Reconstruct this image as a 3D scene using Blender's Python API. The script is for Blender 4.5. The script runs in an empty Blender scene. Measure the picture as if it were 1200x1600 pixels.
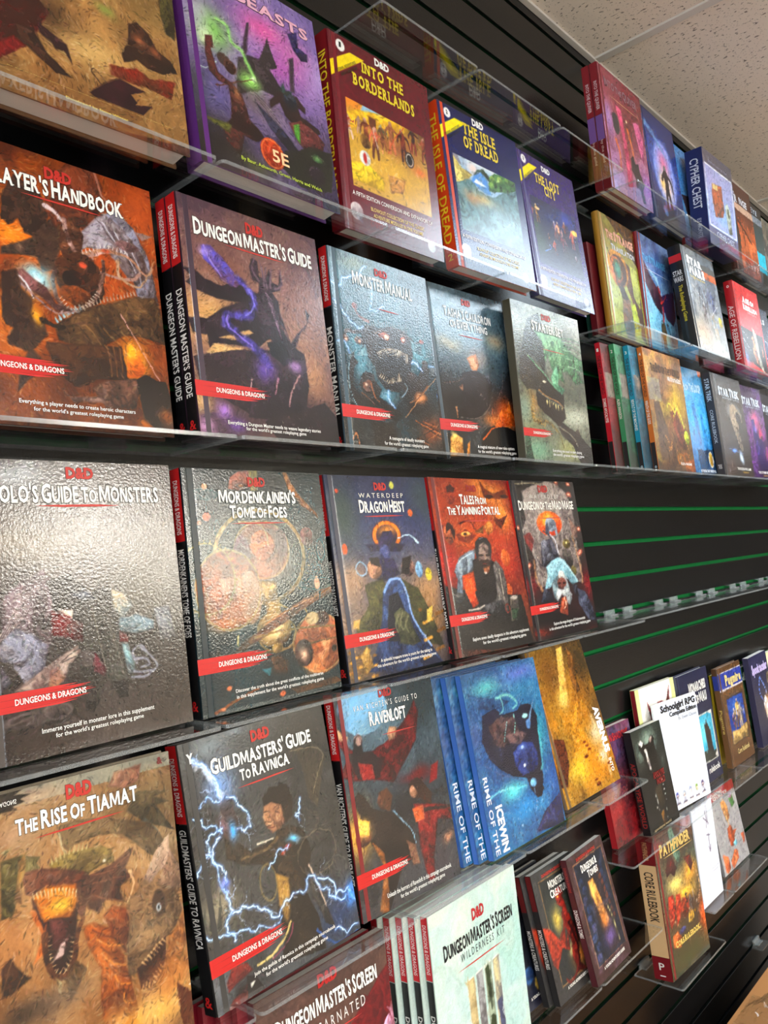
import bpy, math, json
import numpy as np
from mathutils import Matrix, Vector
S = bpy.context.scene; COL = S.collection
# ============================================================ camera
cd = bpy.data.cameras.new('camera'); cam = bpy.data.objects.new('camera', cd); COL.objects.link(cam); S.camera = cam
F_PX, PITCH, ROLL, YAW, DIST = 1238.9, math.radians(3.161), math.radians(4.022), math.radians(-47.996), .8215
cd.sensor_fit = 'VERTICAL'; cd.sensor_height = 36; cd.lens = F_PX/1600*36; cd.clip_start = .02; cd.clip_end = 60
R_ = Matrix.Rotation(YAW, 4, 'Z') @ Matrix.Rotation(PITCH, 4, 'X') @ Matrix.Rotation(ROLL, 4, 'Y') @ Matrix.Rotation(math.pi/2, 4, 'X')
cam.matrix_world = Matrix.Translation((0, -DIST, 0)) @ R_
# ============================================================ world, exposure
w = bpy.data.worlds.new('world'); S.world = w; w.use_nodes = True
w.node_tree.nodes['Background'].inputs[0].default_value = (.75, .8, .9, 1); w.node_tree.nodes['Background'].inputs[1].default_value = .25
S.view_settings.view_transform = 'Standard'; S.view_settings.look = 'None'; S.view_settings.gamma = 1; S.view_settings.use_curve_mapping = False
S.view_settings.exposure = -0.74
CEIL, FLOOR = 1.163, -1.5
# ceiling troffers, those on the second line unseen, added for general fill light: x, y, size x, size y, strength, colour
LIGHTS = [(2.70, -1.06, 1.36, .60, 24, (.74, .88, 1.0)), (4.7, -.95, 1.2, .6, 6, (.78, .9, 1.0)), (3.45, -5.6, 1.2, 1.4, 120, (1, .95, .86)), (7.9, -9.2, 2.0, 1.1, 270, (1, .96, .80)),
          (-.45, -1.9, 1.2, .6, 15, (1, .95, .88)), (-.45, -4.2, 1.2, .6, 20, (1, .95, .88)), (.9, -3.0, 1.2, .6, 16, (1, .95, .9)), (6.9, -2.2, 1.2, .6, 12, (.9, .95, 1.0)), (1.0, -7.4, 1.2, .6, 14, (1, .95, .88))]
# ============================================================ helpers
def lin(c):
    c = [x/255 for x in c]
    return tuple((x/12.92 if x <= .04045 else ((x+.055)/1.055)**2.4) for x in c)
MATS = {}
def mat(name, rgb=(200, 200, 200), rough=.5, spec=.5, bump=0, bscale=80, emit=None, metal=0, noise=0, nscale=30, coat=0):
    if name in MATS: return MATS[name]
    m = bpy.data.materials.new(name); m.use_nodes = True; nt = m.node_tree; b = nt.nodes['Principled BSDF']
    col = lin(rgb)+(1,)
    b.inputs['Base Color'].default_value = col; b.inputs['Roughness'].default_value = rough; b.inputs['Specular IOR Level'].default_value = spec; b.inputs['Metallic'].default_value = metal
    b.inputs['Coat Weight'].default_value = coat
    tc = nt.nodes.new('ShaderNodeTexCoord')
    if noise:
        n = nt.nodes.new('ShaderNodeTexNoise'); n.inputs['Scale'].default_value = nscale; n.inputs['Detail'].default_value = 5
        nt.links.new(tc.outputs['Object'], n.inputs['Vector'])
        mx = nt.nodes.new('ShaderNodeMix'); mx.data_type = 'RGBA'; mx.inputs[6].default_value = tuple(x*(1-noise) for x in col[:3])+(1,); mx.inputs[7].default_value = tuple(min(1, x*(1+noise)) for x in col[:3])+(1,)
        nt.links.new(n.outputs['Fac'], mx.inputs[0]); nt.links.new(mx.outputs[2], b.inputs['Base Color'])
    if bump:
        n = nt.nodes.new('ShaderNodeTexNoise'); n.inputs['Scale'].default_value = bscale; n.inputs['Detail'].default_value = 3
        nt.links.new(tc.outputs['Object'], n.inputs['Vector'])
        bp = nt.nodes.new('ShaderNodeBump'); bp.inputs['Strength'].default_value = bump; bp.inputs['Distance'].default_value = .002
        nt.links.new(n.outputs['Fac'], bp.inputs['Height']); nt.links.new(bp.outputs['Normal'], b.inputs['Normal']); nt.links.new(bp.outputs['Normal'], b.inputs['Coat Normal'])
    if emit:
        b.inputs['Emission Color'].default_value = tuple(emit[:3])+(1,); b.inputs['Emission Strength'].default_value = emit[3]
    MATS[name] = m; return m
def print_mat(name, rough, bump, bscale, spec=.5, coat=.0):
    """printed cover: colour from the painted attribute plus fine brush grain, slightly wavy gloss"""
    if name in MATS: return MATS[name]
    m = mat(name, (128, 128, 128), rough, spec, bump, bscale); nt = m.node_tree; b = nt.nodes['Principled BSDF']
    a = nt.nodes.new('ShaderNodeAttribute'); a.attribute_name = 'paint'
    tc = nt.nodes.new('ShaderNodeTexCoord'); n = nt.nodes.new('ShaderNodeTexNoise'); n.inputs['Scale'].default_value = 420; n.inputs['Detail'].default_value = 3
    nt.links.new(tc.outputs['Object'], n.inputs['Vector'])
    mr = nt.nodes.new('ShaderNodeMapRange'); mr.inputs[1].default_value = .3; mr.inputs[2].default_value = .7; mr.inputs[3].default_value = .92; mr.inputs[4].default_value = 1.08
    nt.links.new(n.outputs['Fac'], mr.inputs[0])
    mx = nt.nodes.new('ShaderNodeVectorMath'); mx.operation = 'SCALE'; nt.links.new(a.outputs['Color'], mx.inputs[0]); nt.links.new(mr.outputs[0], mx.inputs['Scale'])
    nt.links.new(mx.outputs[0], b.inputs['Base Color']); b.inputs['Coat Weight'].default_value = coat; b.inputs['Coat Roughness'].default_value = .12
    return m
def acrylic(name, tint, edge=False):
    if name in MATS: return MATS[name]
    m = bpy.data.materials.new(name); m.use_nodes = True; nt = m.node_tree; nt.nodes.clear()
    o = nt.nodes.new('ShaderNodeOutputMaterial'); t = nt.nodes.new('ShaderNodeBsdfTransparent'); t.inputs[0].default_value = tint
    g = nt.nodes.new('ShaderNodeBsdfGlossy'); g.inputs[1].default_value = .03; g.inputs[0].default_value = (1, 1, 1, 1)
    mx = nt.nodes.new('ShaderNodeMixShader')
    if edge:
        d = nt.nodes.new('ShaderNodeBsdfDiffuse'); d.inputs[0].default_value = (.70, .74, .74, 1); m2 = nt.nodes.new('ShaderNodeMixShader'); m2.inputs[0].default_value = .20
        nt.links.new(t.outputs[0], m2.inputs[1]); nt.links.new(d.outputs[0], m2.inputs[2]); src = m2.outputs[0]; g.inputs[1].default_value = .15
    else: src = t.outputs[0]
    ge = nt.nodes.new('ShaderNodeNewGeometry'); iv = nt.nodes.new('ShaderNodeMapRange'); iv.inputs[3].default_value = 1.42; iv.inputs[4].default_value = 1/1.42   # same reflectance from both sides
    nt.links.new(ge.outputs['Backfacing'], iv.inputs[0]); fr = nt.nodes.new('ShaderNodeFresnel'); nt.links.new(iv.outputs[0], fr.inputs['IOR'])
    nt.links.new(fr.outputs[0], mx.inputs[0]); nt.links.new(src, mx.inputs[1]); nt.links.new(g.outputs[0], mx.inputs[2]); nt.links.new(mx.outputs[0], o.inputs[0])
    MATS[name] = m; return m
class MB:
    """collects polygons, links them as one mesh object"""
    def __init__(s): s.v = []; s.f = []; s.mi = []; s.mats = []
    def m(s, material):
        if material not in s.mats: s.mats.append(material)
        s.cur = s.mats.index(material); return s
    def add(s, vs, fs):
        o = len(s.v); s.v += [tuple(p) for p in vs]
        for f in fs: s.f.append(tuple(o+i for i in f)); s.mi.append(s.cur)
    def box(s, x0, x1, y0, y1, z0, z1, b=0):
        if b <= 0:
            v = [(x, y, z) for x in (x0, x1) for y in (y0, y1) for z in (z0, z1)]
            s.add(v, [(0, 1, 3, 2), (4, 6, 7, 5), (0, 4, 5, 1), (2, 3, 7, 6), (0, 2, 6, 4), (1, 5, 7, 3)]); return
        # bevelled box: 24 verts
        X, Y, Z = (x0, x1), (y0, y1), (z0, z1); v = []; idx = {}
        for i in (0, 1):
            for j in (0, 1):
                for k in (0, 1):
                    sx, sy, sz = (1-2*i)*b, (1-2*j)*b, (1-2*k)*b
                    for ax in range(3):
                        p = [X[i]+sx, Y[j]+sy, Z[k]+sz]; p[ax] = (X[i], Y[j], Z[k])[ax]
                        idx[(i, j, k, ax)] = len(v); v.append(tuple(p))
        fs = []
        for ax in range(3):
            for a in (0, 1):
                q = []
                for (p, r) in ((0, 0), (1, 0), (1, 1), (0, 1)):
                    t = [0, 0, 0]; t[ax] = a; t[(ax+1) % 3] = p; t[(ax+2) % 3] = r; q.append(idx[(*t, ax)])
                fs.append(tuple(q) if a else tuple(q[::-1]))
        for ax in range(3):   # edges along ax
            b1, b2 = (ax+1) % 3, (ax+2) % 3
            for p in (0, 1):
                for r in (0, 1):
                    def g(a, fa):
                        t = [0, 0, 0]; t[ax] = a; t[b1] = p; t[b2] = r; return idx[(*t, fa)]
                    q = (g(0, b1), g(1, b1), g(1, b2), g(0, b2)); fs.append(q if (p ^ r) else q[::-1])
        for i in (0, 1):
            for j in (0, 1):
                for k in (0, 1):
                    q = (idx[(i, j, k, 0)], idx[(i, j, k, 1)], idx[(i, j, k, 2)]); fs.append(q if (i+j+k) % 2 else q[::-1])
        s.add(v, fs)
    def build(s, name, parent=None, smooth=False):
        me = bpy.data.meshes.new(name); me.from_pydata(s.v, [], s.f)
        for m in s.mats: me.materials.append(m)
        me.polygons.foreach_set('material_index', s.mi)
        if smooth: me.polygons.foreach_set('use_smooth', [True]*len(s.f))
        me.update(); o = bpy.data.objects.new(name, me); COL.objects.link(o)
        if parent: o.parent = parent
        return o
def thing(name, label, cat, M=None, group=None, loc=(0, 0, 0)):
    o = bpy.data.objects.new(name, None); COL.objects.link(o); o.empty_display_size = .03
    o.matrix_world = M if M is not None else Matrix.Translation(loc)
    o['label'] = label; o['category'] = cat
    if group: o['group'] = group
    return o
def struct(o): o['kind'] = 'structure'; return o
# ============================================================ lettering from the built-in font
FC = {}
def sharp_letter(c, bold):
    """M, N, V, W drawn by hand as one outline each, thickened by moving every edge outwards"""
    h = glyphs('H', 0)[0][:, 1].max(); w = {'M': .84, 'W': .92, 'N': .66, 'V': .66}[c]; t = .155; d = .215
    if c in 'MW':
        p = [(0, 0), (0, h), (d, h), (w/2, .36*h), (w-d, h), (w, h), (w, 0), (w-t, 0), (w-t, .68*h), (w/2+.035, .08*h), (w/2-.035, .08*h), (t, .68*h), (t, 0)]
        if c == 'W': p = [(x, h-y) for x, y in p][::-1]
    elif c == 'N': p = [(0, 0), (0, h), (d, h), (w-t, .32*h), (w-t, h), (w, h), (w, 0), (w-d, 0), (t, .68*h), (t, 0)]
    else: p = [(w/2-.08, 0), (0, h), (.19, h), (w/2, .30*h), (w-.19, h), (w, h), (w/2+.08, 0)]
    n = len(p); out = []
    for i in range(n):
        (ax, ay), (bx, by), (cx, cy) = p[i-1], p[i], p[(i+1) % n]
        u = np.array([bx-ax, by-ay]); u = u/np.hypot(*u); v = np.array([cx-bx, cy-by]); v = v/np.hypot(*v); n1 = np.array([-u[1], u[0]]); n2 = np.array([-v[1], v[0]]); m = n1+n2; m = m/max(1e-6, m@m)*2
        L = np.hypot(*m); m = m*min(1, 2.0/L); out.append(np.array([bx, by])+m*bold)
    return np.array(out), [tuple(range(n))[::-1]]
def glyphs(s, bold):
    if len(s) == 1 and s in 'MNVW': return sharp_letter(s, bold)
    k = (s, bold)
    if k in FC: return FC[k]
    c = bpy.data.curves.new('t', 'FONT'); c.body = s; c.resolution_u = 2; c.offset = bold
    o = bpy.data.objects.new('t', c); COL.objects.link(o)
    me = bpy.data.meshes.new_from_object(o.evaluated_get(bpy.context.evaluated_depsgraph_get()))
    v = np.zeros(len(me.vertices)*3); me.vertices.foreach_get('co', v); v = v.reshape(-1, 3)[:, :2].copy()
    f = [tuple(p.vertices) for p in me.polygons]
    bpy.data.objects.remove(o); bpy.data.curves.remove(c); bpy.data.meshes.remove(me)
    FC[k] = (v, f); return FC[k]
SERIF = {'A': '0b1b', 'B': '.1t.1b', 'D': '.1t.1b', 'E': '.1t.1b', 'F': '.1t.1b', 'G': '', 'H': '.1t.1b.9t.9b', 'I': '.5t.5b', 'K': '.1t.1b.9t.95b', 'L': '.1t.1b', 'M': '.1t.08b.9t.92b', 'N': '.08t.08b.92t', 'P': '.1t.1b', 'R': '.1t.1b.95b', 'T': '.5b', 'U': '.1t.9t', 'V': '.04t.96t', 'W': '.03t.97t', 'X': '.05t.95t.05b.95b', 'Y': '.05t.95t.5b', 'Q': '', 'J': '.8t'}
def add_serifs(v, f, ch, v0, sw, shh, extra):
    import re
    if ch not in SERIF: return v, f
    x0, x1, top = v0[:, 0].min(), v0[:, 0].max(), v0[:, 1].max(); vs = []; fs = list(f); n = len(v)
    for fr, tb in re.findall(r'([0-9.]+)([tb])', SERIF[ch]):
        x = x0+(x1-x0)*float(fr); a = x-sw-extra; b = x+sw+extra
        if tb == 't': q = [(a, top-shh-extra), (b, top-shh-extra), (b, top+extra), (a, top+extra)]
        else: q = [(a, -extra), (b, -extra), (b, shh+extra), (a, shh+extra)]
        fs.append(tuple(n+len(vs)+i for i in range(4))); vs += q
    return np.concatenate([v, np.array(vs)]) if vs else v, fs
def run_text(s, kind, bold, extra=0):
    """verts and faces of a lettering run; extra thickens the outline copy without moving it"""
    if kind == 'title':
        V, Fs, x = [], [], 0
        for wd in s.split(' '):
            small = wd in ('TO', 'OF', 'THE', 'FROM')
            for part, sc in [(wd[:1], .84 if small else 1.0)]+[(c, .70 if small else .88) for c in wd[1:]]:
                mw = part in 'MWNV'; v0, f = glyphs(part, (0 if mw else .034)+(bold if not mw else 0))
                if len(v0) == 0: continue
                if extra: v, f = glyphs(part, (0 if mw else .034+bold)+extra)
                else: v = v0
                v, f = add_serifs(v, f, part, v0, .075, .045, extra)
                l0 = v0[:, 0].min(); vv = (v-[l0, 0])*sc; o = sum(len(a) for a in V)
                if part in "'" and sc < 1: vv = vv+[0, .08]
                V.append(vv+[x, 0]); Fs += [tuple(i+o for i in q) for q in f]; x += (v0[:, 0].max()-l0)*sc+.055
            x += .16
        return np.concatenate(V), Fs
    if kind == 'slab':
        V, Fs, x = [], [], 0
        for c in s:
            if c == ' ': x += .3; continue
            v0, f = glyphs(c, .0 if c in 'MWNV' else .035); l0 = v0[:, 0].min(); v, f = add_serifs(v0, f, c, v0, .15, .11, 0); o = sum(len(a) for a in V)
            V.append(v-[l0, 0]+[x, 0]); Fs += [tuple(i+o for i in q) for q in f]; x += v0[:, 0].max()-l0+.17
        return np.concatenate(V), Fs
    if kind == 'wide': s = ' '.join(list(s))
    v, f = glyphs(s, {'caption': .008, 'slab': .03, 'logo': .03, 'side': .012, 'mark': .02}.get(kind, .0)+bold+extra)
    return v.copy(), f
def put_text(mb, entry, W, H, y, col_mat, out_mat):
    s, u0, v0, u1, v1, col, kind, ol, bold = entry
    rot = 0
    if s[0] == '>': rot = 90; s = s[1:]
    if s[0] == '/': rot = 45; s = s[1:]
    x0, x1, z0, z1 = u0*W, u1*W, (1-v0)*H, (1-v1)*H
    def place(extra, yy, m):
        v, f = run_text(s, kind, bold, extra); b0 = run_text(s, kind, bold)[0]
        lo, hi = b0.min(0), b0.max(0); lo[1] = 0 if kind in ('caption', 'plain', 'title') else lo[1]
        sz = hi-lo; cx, cz = (x0+x1)/2, (z0+z1)/2
        if rot == 90: a = (v[:, 0]-lo[0])/sz[0]*(z1-z0 if z1 > z0 else z0-z1); b = (v[:, 1]-lo[1])/sz[1]*(x1-x0); X = x0+b; Z = max(z0, z1)-a
        elif rot == 45:
            L = math.hypot(x1-x0, .0)*1.25; hh = abs(z1-z0)*.62; a = ((v[:, 0]-lo[0])/sz[0]-.5)*L; b = ((v[:, 1]-lo[1])/sz[1]-.5)*hh; X = cx+(a*.82-b*.57); Z = cz+(a*.57+b*.82)
        else: X = x0+(v[:, 0]-lo[0])/sz[0]*(x1-x0); Z = z0+(v[:, 1]-lo[1])/sz[1]*(z1-z0)
        mb.m(m); mb.add(np.stack([X, np.full(len(X), yy), Z], 1).tolist(), f)
    if ol: place(.026*ol, y, out_mat)
    place(0, y-.00018, col_mat)
def ink(c): return mat('ink_%d_%d_%d' % tuple(c), c, .38, .4)
# ============================================================ painter (numpy) - colours of printed artwork
RS = np.random.RandomState
def vnoise(x, y, seed):
    g = RS(seed).rand(64, 64); xi = np.floor(x).astype(int); yi = np.floor(y).astype(int); fx = x-xi; fy = y-yi; fx = fx*fx*(3-2*fx); fy = fy*fy*(3-2*fy)
    a = g[yi % 64, xi % 64]; b = g[yi % 64, (xi+1) % 64]; c = g[(yi+1) % 64, xi % 64]; d = g[(yi+1) % 64, (xi+1) % 64]
    return (a*(1-fx)+b*fx)*(1-fy)+(c*(1-fx)+d*fx)*fy
def fbm(x, y, seed, o=4):
    r = 0; a = .5; t = 0
    for i in range(o): r = r+a*vnoise(x*2**i+i*7.3, y*2**i+i*3.1, seed+i); t += a; a *= .55
    return r/t
def sstep(a): a = np.clip(a, 0, 1); return a*a*(3-2*a)
def paint(ops, nx, ny, asp):
    u, v = np.meshgrid(np.linspace(0, 1, nx), np.linspace(0, 1, ny)); X = u*asp; Y = v
    img = np.zeros((ny, nx, 3)); px = 1.0/ny
    wx = fbm(X*9, Y*9, 101)-.5; wy = fbm(X*9, Y*9, 202)-.5; hx = fbm(X*34, Y*34, 303, 3)-.5; hy = fbm(X*34, Y*34, 404, 3)-.5
    grain = fbm(X*26+wx*5, Y*26+wy*5, 505, 4); grain = np.clip((grain-.5)*2.6+.5, 0, 1)
    clip = np.ones((ny, nx)); stack = [clip]
    def col(c, c2, bb=None):
        c = np.array(c, float)
        if not c2: return c*(1+.05*(grain[..., None]-.5))
        c2 = np.array(c2, float); g = (shade(grain, *bb) if bb else grain)[..., None]; return c*1.08*g+c2*.86*(1-g)
    def shade(g, a0, a1, b0, b1):
        p = ((X-a0)/(a1-a0+1e-6)*.45+(Y-b0)/(b1-b0+1e-6)*.75); return np.clip(g*.75+.78-p*.9, 0, 1)
    def comp(a, c):
        nonlocal img
        a = (a*stack[-1])[..., None]; img = img*(1-a)+c*a
    def seg(xx, yy, ax, ay, bx, by):
        dx, dy = bx-ax, by-ay; L = dx*dx+dy*dy+1e-12; t = np.clip(((xx-ax)*dx+(yy-ay)*dy)/L, 0, 1)
        return np.hypot(xx-ax-t*dx, yy-ay-t*dy), t
    def stroke(P, w0, w1, c, so, w, c2=None):
        lo = P.min(0)-max(w0, w1)-.03; hi = P.max(0)+max(w0, w1)+.03
        if len(P) > 2 and len(P) < 12:   # smooth the line
            Q = [P[0]]
            for i in range(len(P)-1):
                p0, p1, p2, p3 = P[max(i-1, 0)], P[i], P[i+1], P[min(i+2, len(P)-1)]
                for t in (.33, .67, 1.): Q.append(.5*((2*p1)+(-p0+p2)*t+(2*p0-5*p1+4*p2-p3)*t*t+(-p0+3*p1-3*p2+p3)*t**3))
            P = np.array(Q)
        iy0, iy1 = max(0, int(lo[1]*ny)), min(ny, int(hi[1]*ny)+2); ix0, ix1 = max(0, int(lo[0]/asp*nx)), min(nx, int(hi[0]/asp*nx)+2)
        if iy1 <= iy0 or ix1 <= ix0: return
        sl = (slice(iy0, iy1), slice(ix0, ix1)); xx = X[sl]+hx[sl]*w*3; yy = Y[sl]+hy[sl]*w*3; n = len(P)-1; best = np.full(xx.shape, -1e9)
        for i in range(n):
            d, t = seg(xx, yy, *P[i], *P[i+1]); wd = w0+(w1-w0)*(i+t)/n; best = np.maximum(best, wd-d)
        s_ = max(so, px*.7); a = sstep(best/s_*.5+.5)*np.minimum(1, max(w0, w1)/(px*.45)); full = np.zeros_like(X); full[sl] = a
        comp(full, col(c, c2))
    def poly(P, c, c2, w, so):
        xx = X+wx*w*1.3+hx*w*.45; yy = Y+wy*w*1.3+hy*w*.45; ins = np.zeros_like(X, bool); dm = np.full(X.shape, 1e9); n = len(P)
        for i in range(n):
            (ax, ay), (bx, by) = P[i], P[(i+1) % n]
            cr = ((ay > yy) != (by > yy)) & (xx < (bx-ax)*(yy-ay)/((by-ay) if by != ay else 1e-9)+ax); ins ^= cr
            d, _ = seg(xx, yy, ax, ay, bx, by); dm = np.minimum(dm, d)
        s_ = np.maximum(so*(.5+3.2*np.clip(wx+.45, 0, 1)**2) if so else so, px*.7); a = sstep(np.where(ins, dm, -dm)/s_*.5+.5); comp(a, col(c, c2, (P[:, 0].min(), P[:, 0].max(), P[:, 1].min(), P[:, 1].max())))
        if c2: comp(a*.35*sstep(1-dm/.012), np.array(c2, float)*.8)   # darker rim as a painter would leave
    def pts(l): q = np.array(l, float).reshape(-1, 2)/1000; q[:, 0] *= asp; return q
    def ell(cx, cy, rx, ry, c, c2, so, w, ring):
        xx = X+(wx+hx*.7)*w*1.2-cx; yy = Y+(wy+hy*.7)*w*1.2-cy; d = (1-np.hypot(xx/rx, yy/ry))*min(rx, ry); s_ = max(so, px*.7)
        a = sstep(d/s_*.5+.5)
        if ring: a = a*(1-sstep((d-ring)/s_*.5+.5))
        comp(a, col(c, c2, (cx-rx, cx+rx, cy-ry, cy+ry)))
    for o in ops:
        k = o[0]
        if k == 'b':
            st = np.array(o[1:], float); t = np.clip(v+wy*.10, 0, .9999)*(len(st)-1); i = t.astype(int); fr = (t-i)[..., None]; i2 = np.minimum(i+1, len(st)-1)
            img = st[i]*(1-fr)+st[i2]*fr; img = img*(1+.10*(grain[..., None]-.5))
        elif k == 'c':
            _, c, amt, sc, seed, sx, thr = o; n = fbm(X*sc*sx+wx*1.6, Y*sc+wy*1.6, 900+seed*13, 5); n = np.clip((n-.5)*3+.5-thr, 0, 1); comp(n*amt, np.array(c, float))
        elif k == 'p': poly(pts(o[1]), o[2], o[3], o[4], o[5])
        elif k == 's': stroke(pts(o[1]), o[2], o[3], o[4], o[5], o[6], o[7])
        elif k == 'e': ell(o[1]/1000*asp, o[2]/1000, max(o[3], 1e-4), max(o[4], 1e-4), o[5], o[6], o[7], o[8], o[9])
        elif k == 'g':
            cx, cy = o[1]/1000*asp, o[2]/1000; d = ((X+wx*.05-cx)/max(o[3], 1e-4))**2+((Y+wy*.05-cy)/max(o[4], 1e-4))**2; comp(np.exp(-d*1.1)*o[6], np.array(o[5], float))
        elif k == 'r':
            a = ((u*1000 >= o[1]) & (u*1000 <= o[3]) & (v*1000 >= o[2]) & (v*1000 <= o[4])).astype(float); comp(a, col(o[5], None))
        elif k == 'x': img = img*o[1]
        elif k == 'M': stack.append(((u*1000 >= o[1]) & (u*1000 <= o[3]) & (v*1000 >= o[2]) & (v*1000 <= o[4])).astype(float))
        elif k == 'm': stack.pop()
        elif k == 'D':   # many small brush dabs that pick up the colour below
            _, num, amp, ln, wd, seed = o; rr = RS(seed); base = img.copy(); fl = fbm(X*4+3, Y*4+5, 800+seed, 3)*9; gy, gx = np.gradient(base.sum(-1)); gm = np.hypot(gx, gy); sb = gm.copy()
            for _i in range(10): sb = (sb+np.roll(sb, 2, 0)+np.roll(sb, -2, 0)+np.roll(sb, 2, 1)+np.roll(sb, -2, 1))/5
            sb = np.clip(sb/9, .1, 1)
            for i in range(num):
                iy, ix = rr.randint(0, ny), rr.randint(0, nx)
                if stack[-1][iy, ix] < .5 or rr.rand() > sb[iy, ix]: continue
                big = gm[iy, ix] > 6; a = (math.atan2(gx[iy, ix], -gy[iy, ix]+1e-6)) if big and rr.rand() < .8 else fl[iy, ix]
                c0 = base[iy, ix]; L_ = ln*rr.uniform(.4, 1.3); w_ = wd*rr.uniform(.5, 1.4); t_ = rr.uniform(-1, 1); t_ = math.copysign(abs(t_)**.7, t_)
                cc = c0*(1+amp*.6*t_) if t_ < 0 else c0+(np.array([255, 240, 215])-c0)*amp*.55*t_*(c0.max()/255)
                cc = cc+rr.uniform(-9, 9, 3)*amp; p = np.array([X[iy, ix], Y[iy, ix]]); d_ = np.array([math.cos(a), math.sin(a)])*L_*.5; q_ = np.array([-d_[1], d_[0]])*rr.uniform(-.35, .35)
                A_, B_, C_ = p-d_, p+q_, p+d_; lo = np.minimum(A_, C_)-w_-.01; hi = np.maximum(A_, C_)+w_+.01
                y0_, y1_ = max(0, int(lo[1]*ny)), min(ny, int(hi[1]*ny)+2); x0_, x1_ = max(0, int(lo[0]/asp*nx)), min(nx, int(hi[0]/asp*nx)+2)
                if y1_ <= y0_ or x1_ <= x0_: continue
                xx = X[y0_:y1_, x0_:x1_]; yy = Y[y0_:y1_, x0_:x1_]; d1, t1 = seg(xx, yy, *A_, *B_); d2, t2 = seg(xx, yy, *B_, *C_)
                al = np.clip((np.maximum(w_*(.35+.65*t1)-d1, w_*(1-.8*t2)-d2))/(px*.8)+.5, 0, 1)*.7*stack[-1][y0_:y1_, x0_:x1_]; al = al[..., None]
                img[y0_:y1_, x0_:x1_] = img[y0_:y1_, x0_:x1_]*(1-al)+cc*al
        elif k == 'l':
            _, P, wd, c, seed, br = o; P = pts(P); r = RS(seed)
            def frac(A, B, d):
                if d == 0: return [B]
                M_ = (A+B)/2+np.array([-(B-A)[1], (B-A)[0]])*r.uniform(-.28, .28); return frac(A, M_, d-1)+frac(M_, B, d-1)
            Q = [P[0]]
            for i in range(len(P)-1): Q += frac(P[i], P[i+1], 3)
            Q = np.array(Q); gc = [c[0]*.55, c[1]*.75, c[2]]
            stroke(Q, wd*3.2, wd*2.4, gc, wd*5, 0) if 0 else None
            d = np.full(X.shape, 1e9)
            for i in range(len(Q)-1): d = np.minimum(d, seg(X, Y, *Q[i], *Q[i+1])[0])
            comp(.55*np.exp(-(d/(wd*3.5))**2), np.array(gc)); stroke(Q, wd, wd*.7, [min(255, x+30) for x in c], .001, 0)
            for j in range(br):
                p = Q[r.randint(1, len(Q))]; a = r.uniform(0, 6.28); L = r.uniform(.03, .09); e = p+np.array([math.cos(a), math.sin(a)])*L; B = np.array([p]+frac(p, e, 3)); stroke(B, wd*.45, wd*.15, c, .001, 0)
        elif k == 'k':
            _, P, n, ln, c, wd, ang, seed = o; P = pts(P); r = RS(seed+5); L = np.r_[0, np.cumsum(np.hypot(*np.diff(P, axis=0).T))]
            for i in range(n):
                t = (i+.5)/n*L[-1]; j = min(np.searchsorted(L, t)-1, len(P)-2); j = max(j, 0); f = (t-L[j])/(L[j+1]-L[j]+1e-9); p = P[j]*(1-f)+P[j+1]*f; d = P[j+1]-P[j]; d = d/(np.hypot(*d)+1e-9)
                nn = np.array([d[1], -d[0]])*(1 if ang > 0 else -1); l = ln*r.uniform(.7, 1.2); stroke(np.array([p, p+nn*l+d*l*.25]), wd, wd*.15, c, .001, 0)
        elif k == 'f':
            _, cu, cv, h, c, c2, seed = o; cx, cy = cu/1000*asp, cv/1000; r = RS(int(seed) % 9999); ln = r.uniform(-.12, .12)*h
            def q(a, b): return np.array([cx+a*h+ln*b, cy-b*h])
            stroke(np.array([q(-.10, 0), q(-.08, .25), q(-.02, .48)]), h*.045, h*.07, c2, .002, .002); stroke(np.array([q(.13, 0), q(.10, .25), q(.03, .48)]), h*.045, h*.07, c2, .002, .002)
            stroke(np.array([q(0, .45), q(.02, .6), q(.0, .76)]), h*.09, h*.12, c, .002, .004, c2)
            s1, s2 = r.uniform(-.1, .3), r.uniform(.35, .85)
            stroke(np.array([q(-.10, .76), q(-.22, .62), q(-.24+s1*.3, .45+s1)]), h*.045, h*.03, c, .002, .002, c2); stroke(np.array([q(.10, .76), q(.24, .7), q(.32, s2)]), h*.045, h*.03, c, .002, .002, c2)
            ell(cx+ln*.88, cy-.89*h, h*.07, h*.085, [min(255, x*.5+90) for x in c], c2, .002, .002, 0)
            stroke(np.array([q(.32, s2-.2), q(.34, s2+.3)]), h*.012, h*.008, [min(255, x+60) for x in c], .001, 0)
    # brushwork: fine directional variation of value
    br = fbm((X+Y*.6)*60+wx*12, (Y-X*.6)*22+wy*12, 707, 3)-.5
    n0 = stack[0]; img = img*(1+.16*br[..., None]*np.clip((img.max(-1)-img.min(-1))[..., None]/30, .1, 1))
    img = np.clip(img, 0, 255)/255; lum = img.mean(-1, keepdims=True); img = np.clip(lum+(img-lum)*1.18, 0, 1); lum = img.mean(-1, keepdims=True); img = img*(.80+.30*sstep(lum/.62)); img = np.clip(img, 0, 1)
    return np.where(img <= .04045, img/12.92, ((img+.055)/1.055)**2.4)
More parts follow.
